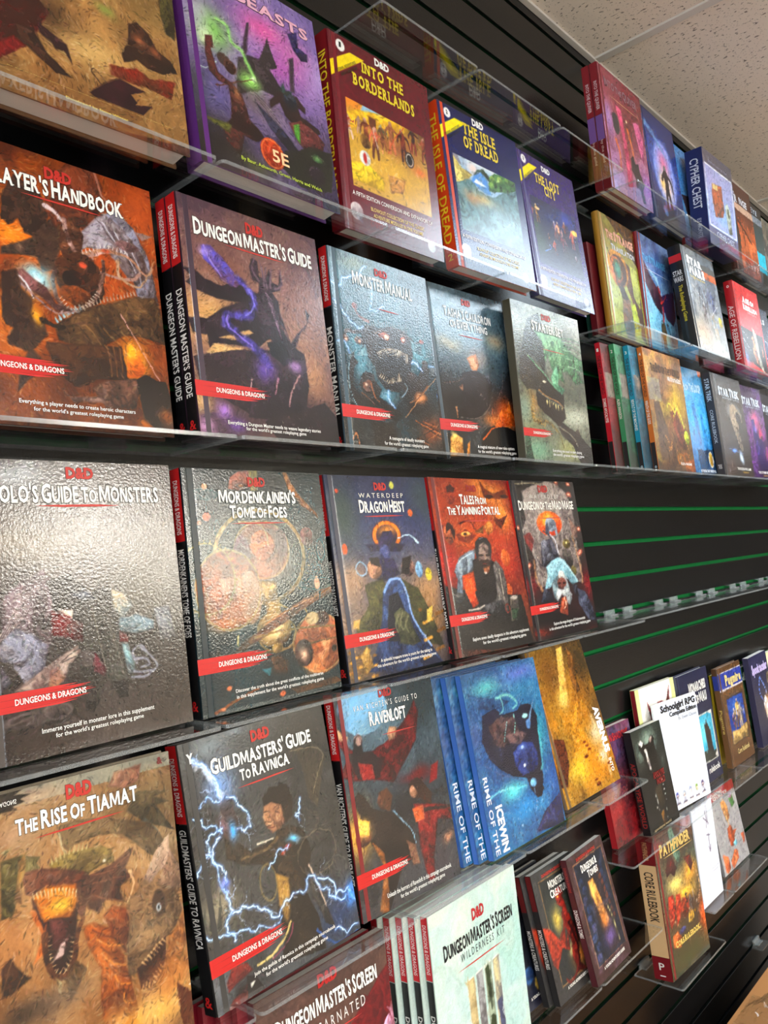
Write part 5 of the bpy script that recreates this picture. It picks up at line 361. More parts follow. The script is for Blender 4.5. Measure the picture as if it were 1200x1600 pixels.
"ops":[["b",[130,34,26],[160,50,28],[140,34,28],[90,30,30],[40,36,36]],["c",[90,16,18],0.5,5,3,1,0],["c",[214,110,44],0.3,4,6,1,0],["g",712,88,0.1595,0.0778,[214,140,60],0.9],["g",831,217,0.0882,0.1036,[226,140,56],0.9],["g",567,38,0.1115,0.0428,[196,120,50],0.7],["g",358,339,0.1453,0.0727,[200,90,36],0.8],["g",278,618,0.0634,0.0776,[230,90,40],1],["g",70,514,0.0726,0.0917,[190,34,34],0.8],["g",796,510,0.0867,0.1167,[180,56,34],0.8],["g",730,388,0.0856,0.0589,[190,70,36],0.7],["p",[612,12,670,54,768,87,930,59,952,103,830,122,633,106],[96,34,20],[130,60,30],0.01,0.004],["p",[720,218,785,244,908,218,799,304,738,269],[120,40,20],[80,26,18],0.008,0.004],["e",705,105,0.0398,0.0121,[60,20,16],0,0.004,0.003,0],["e",913,103,0.0388,0.0124,[60,20,16],0,0.004,0.003,0],["s",[796,113,788,183,714,235],0.0044,0.0035,[150,70,34],0.003,0.003,0],["e",220,106,0.0456,0.0489,[150,56,34],[90,26,22],0.004,0.003,0],["p",[189,53,244,36,294,60,269,85,195,86],[70,24,22],0,0.006,0.004],["e",139,327,0.0419,0.0552,[190,110,70],[110,40,30],0.004,0.005,0],["p",[115,279,148,252,198,272,218,313,193,360,180,328,158,296,110,319],[50,18,20],0,0.006,0.004],["e",112,346,0.0085,0.0039,[30,12,12],0,0.004,0.003,0],["e",150,347,0.0086,0.004,[30,12,12],0,0.004,0.003,0],["p",[220,329,339,298,463,333,361,380,250,362],[110,30,20],[150,60,30],0.01,0.004],["e",337,326,0.044,0.0146,[230,170,90],[190,110,50],0.004,0.003,0],["e",328,326,0.0129,0.0081,[40,16,12],0,0.004,0.003,0],["p",[452,316,572,276,554,326],[150,110,60],[100,50,26],0.006,0.004],["p",[569,284,656,243,698,277,682,320,604,335],[206,130,60],[140,70,34],0.006,0.004],["s",[283,265,406,250,458,300],0.0057,0.0032,[80,22,18],0.003,0.003,0],["p",[-26,402,38,420,91,453,60,522,-27,526],[196,50,40],[130,24,28],0.01,0.004],["e",790,475,0.043,0.0504,[196,96,44],[130,44,26],0.004,0.01,0],["e",758,669,0.0368,0.0361,[190,90,40],[130,40,26],0.004,0.003,0],["p",[-34,594,158,636,909,712,977,1031,-27,950],[46,44,44],[28,26,28],0.01,0.004],["g",383,895,0.322,0.0611,[58,52,48],0.8],["p",[239,565,328,573,361,623,328,669,359,727,284,746,252,696,219,647],[226,84,34],[190,60,30],0.006,0.004],["p",[162,502,218,457,346,425,418,414,389,495,356,542,216,560,190,661,116,665,152,581,136,533],[128,142,154],[60,64,74],0.005,0.004],["s",[191,488,267,458,375,438],0.0031,0.0023,[190,206,214],0.003,0.003,0],["s",[162,526,176,582,158,644],0.0039,0.0031,[84,90,100],0.003,0.003,0],["p",[82,670,121,649,198,662,203,693,132,712,88,701],[84,84,84],[40,40,44],0.006,0.004],["s",[79,655,129,673],0.0023,0.0015,[150,140,130],0.003,0.003,0],["p",[370,478,452,465,603,486,680,523,704,608,649,705,537,714,468,758,353,742,361,671,356,591],[44,40,44],[16,15,18],0.005,0.004],["p",[657,488,729,541,746,643,702,807,612,801,520,762,601,685,614,603,609,520],[120,114,110],[60,54,54],0.006,0.004],["s",[674,539,679,623,678,723],0.0033,0.0025,[160,152,140],0.003,0.003,0],["p",[389,737,460,734,643,721,684,806,406,786,229,762,317,748],[90,88,90],[36,36,40],0.006,0.004],["s",[232,754,349,754,423,739],0.0046,0.0038,[170,160,150],0.003,0.003,0],["e",520,442,0.0704,0.0734,[132,112,104],[60,44,46],0.004,0.004,0],["p",[412,431,435,374,494,346,580,352,621,386,621,437,591,469,589,402,536,376,478,391,443,464,423,472],[30,28,32],[64,66,72],0.004,0.004],["s",[489,358,535,353],0.0021,0.0016,[150,160,170],0.003,0.003,0],["e",481,453,0.0213,0.0057,[30,22,22],0,0.004,0.003,0],["e",564,453,0.019,0.0058,[30,22,22],0,0.004,0.003,0],["s",[530,451,529,484],0.0033,0.0033,[150,116,96],0.003,0.003,0],["p",[454,481,569,481,544,526,480,531],[44,32,32],[80,50,44],0.006,0.004],["s",[490,503,534,503],0.002,0.0016,[120,60,54],0.003,0.003,0],["p",[480,531,573,518,538,567,487,560],[150,90,60],[90,50,44],0.006,0.004],["e",500,558,0.0133,0.0065,[200,190,180],0,0.004,0.003,0],["p",[751,728,815,708,862,735,835,851,722,850],[110,96,84],[56,56,56],0.006,0.004],["p",[750,778,842,784,827,842,743,844],[60,80,60],[30,40,34],0.006,0.004],["e",810,718,0.0372,0.0115,[170,160,150],0,0.004,0.003,0],["e",704,774,0.0222,0.0274,[150,44,34],0,0.004,0.003,0.0049],["D",5000,0.8,0.022,0.0026,3]],"tx":[["TALES FROM",0.331,0.152,0.654,0.095,[235,230,220],"title",0.6,0],["THE YAWNING PORTAL",0.17,0.214,0.814,0.162,[235,230,220],"title",0.6,0],["D&D",0.434,0.079,0.556,0.039,[150,24,24],"logo",0.3,0.02],["_line",0.33,0.252,0.7,0.006,[190,50,40],"rule",0,0],["_banner",0,0.83,0.48,0.77,[200,28,24],"banner",0,0],["Explore seven deadly dungeons in this adventure supplement",0.22,0.925,0.93,0.907,[235,235,230],"caption",0.3,0],["for the world's greatest roleplaying game",0.33,0.952,0.88,0.934,[235,235,230],"caption",0.3,0]],"res":[101,231]},"MMage":{
"ops":[["b",[50,50,52],[64,60,60],[60,50,50],[60,34,38],[30,22,26]],["c",[30,30,32],0.5,5,3,1,0],["g",71,88,0.093,0.079,[36,36,40],0.9],["g",892,72,0.0832,0.0864,[44,42,46],0.9],["g",59,661,0.0799,0.0748,[120,28,34],0.9],["g",953,703,0.083,0.1093,[130,30,36],0.9],["g",45,544,0.0798,0.0504,[44,38,42],0.8],["p",[155,68,341,27,544,4,707,16,825,65,885,130,906,245,890,402,898,545,865,698,711,647,188,683,128,640,189,526,110,379,56,325,146,248,147,128],[142,132,126],[96,84,84],0.014,0.004],["p",[61,351,173,334,216,382,155,459,100,404],[130,56,54],[90,44,48],0.01,0.004],["p",[818,244,928,317,914,389,832,372],[150,120,104],[110,84,80],0.006,0.004],["s",[832,372,853,486,880,586,871,684],0.0056,0.0077,[170,130,96],0.01,0.01,0],["s",[164,512,153,615,213,697],0.0064,0.0064,[176,130,90],0.01,0.01,0],["s",[37,23,252,14,457,19],0.0046,0.0033,[140,130,110],0.003,0.003,0],["e",496,280,0.1512,0.0813,[220,90,36],[196,60,34],0.004,0.003,0],["g",477,246,0.0758,0.0408,[250,180,60],1],["e",509,287,0.066,0.0476,[150,160,172],[90,96,110],0.004,0.003,0],["p",[429,286,469,267,473,376,406,340],[70,74,90],0,0.006,0.004],["p",[589,296,599,352,574,372,555,337],[130,140,152],0,0.006,0.004],["s",[372,326,462,362,516,432],0.006,0.004,[60,58,70],0.003,0.003,0],["s",[468,349,533,391,561,482],0.004,0.0054,[206,206,214],0.003,0.003,0],["p",[313,412,387,387,489,376,548,474,558,529,443,565,348,560,276,543,287,477],[84,84,96],[34,34,44],0.006,0.004],["e",360,413,0.0366,0.0291,[120,122,134],[60,60,72],0.004,0.003,0],["e",420,502,0.0445,0.0291,[110,112,124],[40,40,50],0.004,0.003,0],["s",[192,480,260,542,317,558],0.0039,0.0032,[60,56,64],0.003,0.003,0],["k",[195,474,250,529],5,0.0259,[90,86,92],0.0016,-90,0],["e",714,421,0.0475,0.0316,[120,104,60],[60,50,34],0.004,0.003,0],["e",709,414,0.0131,0.0083,[200,190,130],0,0.004,0.003,0],["p",[622,456,755,468,776,539,741,579,618,546],[90,84,80],[50,46,46],0.008,0.004],["e",757,601,0.0344,0.034,[110,100,60],[60,54,40],0.004,0.003,0],["p",[333,559,428,523,533,508,627,526,690,577,751,635,802,680,694,687,624,649,562,598,486,621,342,692,244,699,322,625],[156,196,206],[110,150,164],0.008,0.004],["s",[563,516,673,576,788,672],0.0087,0.0054,[180,214,222],0.008,0.003,0],["s",[531,514,396,562,280,688],0.0087,0.0053,[150,190,200],0.008,0.003,0],["p",[368,668,486,621,430,791,377,761],[120,140,146],[80,94,100],0.006,0.004],["p",[589,613,627,683,652,781,602,818,510,797],[150,160,162],[96,104,110],0.006,0.004],["e",542,623,0.0379,0.0291,[196,196,190],[140,136,132],0.004,0.003,0],["e",530,670,0.0555,0.0329,[130,76,66],[76,44,44],0.004,0.003,0],["e",488,671,0.0149,0.0059,[40,20,22],0,0.004,0.003,0],["e",561,675,0.0152,0.006,[40,20,22],0,0.004,0.003,0],["p",[452,699,511,717,598,709,664,754,602,818,559,761,500,743,416,784,398,749],[196,200,198],[140,146,150],0.01,0.004],["p",[677,686,779,693,749,760,698,756],[60,60,70],[30,30,40],0.006,0.004],["p",[767,720,879,748,961,845,1000,961,865,935,742,815],[80,86,104],[40,42,56],0.008,0.004],["p",[249,686,331,718,382,788,167,772,198,735],[70,74,88],[36,38,50],0.008,0.004],["p",[489,769,559,761,569,815,535,893,439,885,424,844],[190,90,60],[110,50,44],0.008,0.004],["s",[524,765,537,813,493,836],0.0033,0.0026,[240,200,170],0.003,0.003,0],["p",[-4,823,453,853,595,912,539,961,-14,923],[26,22,26],[44,34,36],0.02,0.004],["g",77,956,0.1376,0.0304,[130,40,30],0.8],["g",886,1006,0.0951,0.0397,[100,40,36],0.7],["g",916,17,0.0277,0.0175,[240,110,80],1],["g",916,17,0.0111,0.0073,[255,220,190],1],["g",890,97,0.0275,0.0173,[240,110,80],1],["g",890,97,0.011,0.0072,[255,220,190],1],["g",964,336,0.0278,0.0171,[240,110,80],1],["g",964,336,0.0111,0.0071,[255,220,190],1],["g",919,477,0.0274,0.0168,[240,110,80],1],["g",919,477,0.0109,0.007,[255,220,190],1],["g",75,543,0.0228,0.0152,[240,110,80],1],["g",75,543,0.0091,0.0063,[255,220,190],1],["g",-1,300,0.0225,0.0154,[240,110,80],1],["g",-1,300,0.009,0.0064,[255,220,190],1],["g",721,1,0.0266,0.0172,[240,110,80],1],["g",721,1,0.0106,0.0072,[255,220,190],1],["D",5000,0.8,0.022,0.0026,3]],"tx":[["WATERDEEP",0.245,0.116,0.708,0.091,[205,200,190],"wide",0.3,0],["DUNGEON OF THE MAD MAGE",0.072,0.188,0.93,0.128,[235,230,220],"title",0.6,0],["D&D",0.402,0.077,0.549,0.029,[180,50,45],"logo",0.3,0.02],["_line",0.32,0.245,0.72,0.006,[170,50,40],"rule",0,0],["_banner",0,0.84,0.46,0.785,[200,28,24],"banner",0,0],["Explore the mega-dungeon of Undermountain",0.3,0.925,0.8,0.907,[235,235,230],"caption",0.3,0],["in this adventure for the world's greatest roleplaying game",0.22,0.952,0.88,0.934,[235,235,230],"caption",0.3,0]],"res":[79,205]},"Guild":{
"ops":[["b",[70,70,70],[64,62,60],[58,56,52],[60,58,56],[66,70,74]],["c",[38,36,34],0.55,5,3,1,0],["c",[96,98,98],0.35,4,6,1,0],["g",167,42,0.0953,0.0585,[120,130,136],0.8],["g",345,14,0.0561,0.0261,[110,120,130],0.8],["g",805,80,0.1885,0.1846,[64,58,50],0.8],["g",99,640,0.0906,0.0837,[140,130,108],0.9],["g",31,909,0.0577,0.0653,[110,112,116],0.8],["g",847,891,0.1445,0.1013,[36,56,92],0.9],["g",122,224,0.0616,0.0968,[56,50,44],0.8],["p",[740,156,914,185,955,229,883,343,837,430,784,379,774,241],[60,54,46],[88,80,66],0.012,0.004],["s",[713,160,881,179,948,222,881,293,822,368],0.0023,0.0018,[120,108,88],0.003,0.003,0],["p",[-17,685,20,599,12,694],[90,88,76],[70,70,64],0.006,0.004],["p",[24,698,67,589,53,708],[90,88,76],[70,70,64],0.006,0.004],["p",[66,712,115,579,95,721],[90,88,76],[70,70,64],0.006,0.004],["p",[108,725,146,638,138,735],[90,88,76],[70,70,64],0.006,0.004],["p",[150,739,196,628,181,749],[90,88,76],[70,70,64],0.006,0.004],["p",[194,754,247,618,225,764],[90,88,76],[70,70,64],0.006,0.004],["e",565,355,0.0842,0.0819,[34,28,26],[60,50,42],0.004,0.03,0],["p",[463,304,519,271,642,289,673,353,652,423,598,438,586,370,514,343,465,350],[36,28,24],[66,52,42],0.02,0.004],["p",[465,341,516,335,581,359,588,417,563,448,498,454,461,422,450,383],[160,116,86],[112,76,58],0.005,0.004],["s",[469,365,492,367],0.0017,0.0017,[40,26,22],0.003,0.003,0],["s",[536,378,557,385],0.0017,0.0017,[40,26,22],0.003,0.003,0],["s",[468,424,488,435,512,435],0.0021,0.0017,[90,44,40],0.003,0.003,0],["e",578,423,0.0095,0.0121,[120,80,60],0,0.004,0.003,0],["s",[495,385,481,407,494,414],0.0017,0.0013,[120,80,62],0.003,0.003,0],["p",[531,449,611,450,713,495,734,595,691,676,645,718,706,847,728,991,536,971,418,948,478,846,440,764,483,670,459,592,379,552,270,521,182,480,189,396,185,360,226,362,265,433,337,487,428,485,507,479],[58,46,34],[34,28,24],0.008,0.004],["p",[468,613,551,654,531,774,500,827,464,736],[150,116,60],[96,72,40],0.006,0.004],["s",[521,483,437,506,274,505],0.0076,0.0051,[96,78,54],0.003,0.003,0],["s",[385,474,492,475],0.0041,0.0021,[200,190,170],0.003,0.003,0],["p",[671,634,738,746,800,876,818,929,757,900,696,770],[70,66,60],[40,40,44],0.006,0.004],["s",[702,642,779,833],0.0043,0.0026,[190,170,150],0.003,0.003,0],["e",721,468,0.0885,0.0526,[60,56,52],[100,92,80],0.004,0.02,0.0053],["e",781,607,0.1162,0.0953,[110,100,84],0,0.004,0.02,0.0035],["e",882,731,0.0792,0.0696,[90,90,84],0,0.004,0.02,0.0026],["e",416,633,0.0448,0.0729,[130,112,70],0,0.004,0.003,0.0041],["g",633,510,0.0315,0.0172,[120,200,245],1],["g",582,544,0.0166,0.0119,[190,60,50],1],["g",545,562,0.0117,0.0084,[220,90,60],0.9],["p",[201,243,246,231,279,270,270,303,291,335,286,378,249,438,189,396,191,310],[50,40,36],[90,66,56],0.006,0.004],["g",248,385,0.019,0.0488,[80,170,240],1],["g",199,355,0.0271,0.0405,[140,110,120],0.7],["g",213,193,0.0746,0.0743,[140,180,240],0.7],["s",[65,74,123,112,178,168,214,246],0.0106,0.0074,[236,242,255],0.012,0.01,0],["l",[66,70,147,126,214,246],0.0033,[190,215,255],1,6],["l",[241,252,359,351,362,397,277,384],0.0021,[190,215,255],2,5],["l",[185,360,83,385,7,481,-25,561],0.002,[190,215,255],3,6],["l",[163,389,114,478,141,586,142,687,160,776],0.0024,[190,215,255],4,7],["l",[46,375,105,458,132,567,166,594],0.0016,[190,215,255],6,4],["l",[28,287,95,338,181,377],0.0016,[190,215,255],7,4],["l",[197,259,123,225,60,261],0.0012,[190,215,255],17,4],["l",[172,679,282,689,375,726,452,776,543,733,689,685,801,764,939,834],0.0023,[190,215,255],5,8],["l",[748,711,851,827,965,813,1015,886],0.0021,[190,215,255],9,8],["l",[430,584,507,533,588,528],0.0016,[190,215,255],10,3],["l",[720,364,667,427,693,452],0.0018,[190,215,255],12,3],["l",[2,715,126,748,259,775,466,781],0.0015,[190,215,255],14,5],["l",[812,946,985,973],0.0017,[190,215,255],15,4],["g",972,844,0.0403,0.0436,[80,150,240],0.9],["g",143,574,0.0243,0.0234,[110,130,220],0.8],["s",[687,905,796,996,976,999],0.0058,0.0033,[50,84,140],0.003,0.003,0],["s",[519,815,457,866,356,901,267,904],0.0049,0.0049,[190,170,110],0.003,0.003,0],["s",[531,828,483,883,367,913],0.0032,0.0024,[130,60,80],0.003,0.003,0],["p",[73,901,126,855,204,874,236,910,121,926,76,942],[130,40,34],[80,26,26],0.006,0.004],["p",[95,973,230,933,231,983,155,1004,29,1020],[120,40,36],[70,30,30],0.006,0.004],["p",[192,919,245,930,296,1006,180,1013],[40,36,36],0,0.006,0.004],["p",[209,950,239,952,210,967],[230,225,220],0,0.006,0.004],["g",154,954,0.0401,0.0222,[40,36,36],0.9],["D",5000,0.8,0.022,0.0026,3]],"tx":[["GUILDMASTERS' GUIDE",0.175,0.15,0.871,0.088,[240,238,230],"title",1,0],["TO RAVNICA",0.347,0.21,0.691,0.159,[240,238,230],"title",1,0],["D&D",0.454,0.076,0.583,0.028,[190,45,35],"logo",0.6,0.02],["_line",0.318,0.235,0.715,0.0067,[190,45,35],"rule",0,0],["_banner",0,0.865,0.5,0.8,[200,28,24],"banner",0,0],["Join the guilds of Ravnica in this campaign sourcebook",0.24,0.936,0.812,0.922,[240,238,232],"caption",0.5,0],["for the world's greatest roleplaying game",0.31,0.961,0.746,0.946,[240,238,232],"caption",0.5,0],["Y",0.045,0.085,0.085,0.045,[225,225,225],"mark",0,0.04]],"res":[189,340]},"Raven":{
"ops":[["b",[44,62,72],[70,90,102],[52,60,66],[54,46,46],[52,50,52]],["c",[30,36,42],0.5,5,3,1,0],["c",[110,130,140],0.3,4,6,1,0],["e",253,91,0.1717,0.1206,[110,160,196],[140,190,220],0.004,0.01,0],["g",446,177,0.1977,0.0616,[96,120,134],0.7],["g",789,141,0.1433,0.129,[40,52,56],0.9],["g",-4,132,0.0566,0.1155,[44,40,44],0.8],["g",55,634,0.0992,0.1177,[206,150,60],1],["g",539,604,0.2161,0.1365,[36,34,38],0.9],["g",764,921,0.155,0.1915,[72,66,70],0.8],["g",285,975,0.1505,0.1072,[70,66,66],0.8],["p",[-28,367,50,300,-22,200,24,176,83,255,153,295,280,293,418,270,518,241,681,173,777,106,806,166,735,302,561,397,448,464,283,427,81,404],[110,26,30],[60,16,22],0.01,0.004],["p",[55,281,156,285,280,293,372,348,327,424,123,401],[36,28,32],[60,30,36],0.006,0.004],["e",171,231,0.0295,0.0295,[130,110,104],[80,60,60],0.004,0.003,0],["p",[137,222,167,210,203,230,203,302,104,288],[34,26,30],0,0.006,0.004],["e",174,234,0.0191,0.0216,[150,120,110],0,0.004,0.003,0],["p",[-3,203,-9,152,40,189,86,205,68,233],[190,150,110],[130,90,70],0.006,0.004],["p",[453,232,484,204,562,214,523,263,465,266],[180,140,110],[120,84,66],0.006,0.004],["p",[142,334,263,352,283,427,161,412],[150,36,36],0,0.006,0.004],["p",[861,442,941,431,898,514,807,522],[130,30,34],0,0.006,0.004],["g",705,461,0.1204,0.0308,[110,20,26],0.9],["p",[60,480,106,458,160,487,205,545,303,573,468,612,572,715,558,826,414,846,232,1010,173,996,257,793,161,695,82,543],[48,36,32],[28,22,22],0.006,0.004],["e",338,528,0.049,0.0425,[120,76,56],[70,44,36],0.004,0.003,0],["p",[286,488,376,478,418,521,376,586,327,567],[90,56,40],0,0.006,0.004],["s",[407,591,553,701,578,768],0.0029,0.0019,[140,180,200],0.003,0.003,0],["p",[164,685,268,756,263,911,232,1010,157,983,251,811],[160,100,50],[120,70,36],0.006,0.004],["p",[494,741,574,778,592,864,523,859],[120,84,66],0,0.006,0.004],["e",99,658,0.0512,0.0366,[110,56,40],[60,30,26],0.004,0.003,0],["p",[74,570,169,598,152,654,45,638],[240,180,80],[214,140,50],0.006,0.004],["s",[90,690,80,727],0.0036,0.0014,[60,30,26],0.003,0.003,0],["g",109,625,0.0428,0.0368,[250,200,100],0.8],["e",671,526,0.0571,0.0506,[44,28,26],[80,52,40],0.004,0.02,0],["e",632,536,0.0298,0.0302,[190,140,110],[130,90,70],0.004,0.003,0],["p",[623,492,721,486,816,567,794,628,709,592],[44,28,26],[80,50,40],0.01,0.004],["p",[612,596,752,610,986,662,987,729,843,702,791,778,732,872,720,974,653,959,627,830,623,704],[130,36,36],[60,26,30],0.008,0.004],["p",[594,614,702,612,704,677,607,680],[190,90,50],0,0.006,0.004],["g",908,801,0.0388,0.0242,[190,130,96],0.8],["s",[718,636,984,667],0.0101,0.006,[60,40,40],0.003,0.003,0],["p",[32,859,156,849,176,920,81,964,-16,885],[40,38,40],[60,58,60],0.006,0.004],["D",5000,0.8,0.022,0.0026,3]],"tx":[["VAN RICHTEN'S GUIDE TO",0.167,0.102,0.813,0.074,[235,235,230],"wide",0.4,0],["RAVENLOFT",0.303,0.18,0.67,0.115,[240,240,235],"title",0.8,0],["D&D",0.423,0.06,0.554,0.018,[170,40,40],"logo",0.3,0.02],["_line",0.4,0.235,0.76,0.006,[180,40,35],"rule",0,0],["_banner",0,0.86,0.52,0.8,[200,28,24],"banner",0,0],["Unleash the horrors of Ravenloft in this campaign sourcebook",0.24,0.945,0.9,0.925,[240,240,235],"caption",0.3,0],["for the world's greatest roleplaying game",0.36,0.972,0.82,0.954,[240,240,235],"caption",0.3,0]],"res":[125,291]},"Ice":{
"ops":[["b",[44,96,140],[40,100,150],[34,84,140],[28,90,150],[30,110,160]],["c",[80,160,180],0.4,3,3,1,0],["c",[28,44,100],0.5,4,6,1,0],["g",283,107,0.1726,0.0528,[90,170,170],0.9],["g",754,73,0.2162,0.0562,[96,110,180],0.9],["g",841,429,0.1293,0.1509,[50,150,160],0.8],["g",765,170,0.128,0.0666,[60,130,160],0.6],["g",375,708,0.1144,0.0496,[100,210,205],0.9],["g",508,823,0.1986,0.0695,[40,140,200],0.8],["g",918,747,0.0863,0.0946,[40,90,160],0.8],["g",35,344,0.1062,0.0989,[60,80,130],0.8],["p",[38,108,190,150,406,180,551,211,461,233,281,230,99,192],[50,90,130],[34,60,104],0.015,0.004],["p",[173,247,333,226,442,276,629,280,697,255,831,274,880,352,853,467,831,568,807,703,747,794,674,797,633,738,581,671,413,628,264,556,165,495,113,389],[34,34,58],[18,20,40],0.01,0.004],["p",[221,309,388,279,562,305,604,392,724,434,682,462,508,422,357,463,247,423],[84,60,60],[44,34,50],0.012,0.004],["p",[470,505,600,460,756,486,804,564,749,646,536,651,461,582],[46,64,130],[24,34,84],0.01,0.004],["p",[414,395,604,392,698,430,595,470,444,445],[110,84,84],[60,48,64],0.008,0.004],["s",[381,177,541,175,649,237,582,262],0.0074,0.0043,[120,190,180],0.01,0.003,0],["s",[435,173,456,244,392,268],0.0043,0.0027,[110,180,176],0.006,0.003,0],["s",[567,294,573,341,531,403],0.0032,0.0027,[140,200,190],0.003,0.003,0],["s",[460,324,388,424],0.0026,0.0016,[120,180,180],0.003,0.003,0],["e",747,297,0.0756,0.0372,[22,22,40],[44,44,70],0.004,0.003,0],["e",719,326,0.029,0.0131,[170,226,220],0,0.004,0.003,0],["s",[869,255,756,369],0.0028,0.0112,[110,140,170],0.003,0.003,0],["e",744,379,0.0249,0.0282,[80,120,170],0,0.004,0.003,0],["e",602,494,0.014,0.0095,[230,240,250],0,0.004,0.003,0],["e",589,597,0.0119,0.0093,[225,240,250],0,0.004,0.003,0],["g",602,494,0.0401,0.021,[110,150,210],0.6],["p",[581,671,663,676,762,706,778,767,729,802,664,789,607,733],[30,30,56],[18,18,36],0.006,0.004],["e",660,709,0.0323,0.0247,[130,190,215],[70,110,160],0.004,0.003,0],["s",[658,743,659,810,626,865],0.0036,0.0015,[130,170,205],0.003,0.003,0],["s",[869,434,855,549,815,659],0.0066,0.0055,[90,180,180],0.012,0.012,0],["s",[80,691,238,670,433,698,562,712],0.0038,0.0029,[120,205,210],0.008,0.008,0],["s",[88,502,250,586,551,677],0.0025,0.002,[70,90,130],0.006,0.003,0],["p",[569,980,727,892,995,833,981,1005,790,996],[44,48,96],[28,32,74],0.006,0.004],["e",411,900,0.0056,0.0029,[200,230,250],0,0.004,0.003,0],["c",[200,230,240],0.1,16,9,1,0.45],["D",5000,0.8,0.022,0.0026,3]],"tx":[[">RIME OF THE",0.035,0.985,0.088,0.57,[222,232,242],"side",0,0],[">ICEWIN",0.12,0.985,0.205,0.74,[240,244,248],"side",0,0.03]],"res":[94,236]},"Avern":{
"ops":[["b",[110,84,44],[170,110,44],[206,130,36],[214,140,40],[150,110,50]],["c",[90,60,30],0.5,5,3,1,0],["c",[250,190,60],0.45,5,6,1,0],["g",930,154,0.1571,0.1655,[84,66,40],1],["g",923,518,0.1025,0.1781,[110,84,50],0.9],["g",303,179,0.1374,0.176,[140,90,40],0.8],["g",394,821,0.1601,0.071,[255,230,80],1],["g",810,652,0.0997,0.0871,[250,230,190],1],["g",648,846,0.2186,0.1238,[240,150,40],0.8],["g",152,635,0.1306,0.0914,[150,120,60],0.8],["p",[526,31,637,18,488,365,401,414,370,348],[255,210,110],[250,180,80],0.006,0.004],["g",413,354,0.0693,0.0658,[255,220,120],1],["s",[613,421,416,586],0.0145,0.0078,[250,180,60],0.02,0.003,0],["p",[715,26,787,112,735,222,747,339,667,353,632,222],[170,110,50],[100,66,36],0.006,0.004],["p",[74,575,240,604,213,763,93,877,-21,865,23,727],[120,60,34],[90,40,26],0.012,0.004],["s",[799,537,863,762,860,936],0.0112,0.0078,[255,225,170],0.02,0.003,0],["g",794,799,0.059,0.0427,[255,240,210],1],["e",606,958,0.0328,0.0123,[110,50,24],0,0.004,0.003,0],["e",526,762,0.0278,0.0105,[120,50,24],0,0.004,0.003,0],["e",469,643,0.023,0.0085,[255,190,60],0,0.004,0.003,0],["e",611,726,0.0236,0.0085,[150,70,24],0,0.004,0.003,0],["e",757,810,0.0243,0.0085,[255,190,60],0,0.004,0.003,0],["e",906,896,0.0249,0.0085,[150,70,24],0,0.004,0.003,0],["e",469,869,0.0228,0.0082,[255,190,60],0,0.004,0.003,0],["e",610,953,0.0234,0.0082,[150,70,24],0,0.004,0.003,0],["e",754,1040,0.024,0.0082,[255,190,60],0,0.004,0.003,0],["e",585,699,0.0235,0.0085,[150,70,24],0,0.004,0.003,0],["e",729,783,0.0242,0.0085,[255,190,60],0,0.004,0.003,0],["e",878,869,0.0248,0.0086,[150,70,24],0,0.004,0.003,0],["e",444,842,0.0227,0.0082,[255,190,60],0,0.004,0.003,0],["e",584,926,0.0233,0.0082,[150,70,24],0,0.004,0.003,0],["e",727,1012,0.0239,0.0082,[255,190,60],0,0.004,0.003,0],["e",558,672,0.0234,0.0085,[150,70,24],0,0.004,0.003,0],["D",5000,0.8,0.022,0.0026,3],["x",0.86]],"tx":[[">AVERNUS",0.86,0.8,0.965,0.48,[245,242,235],"side",0,0.05],[">INTO",0.885,0.93,0.94,0.84,[235,225,210],"side",0,0.02]],"res":[71,203]},"Core":{
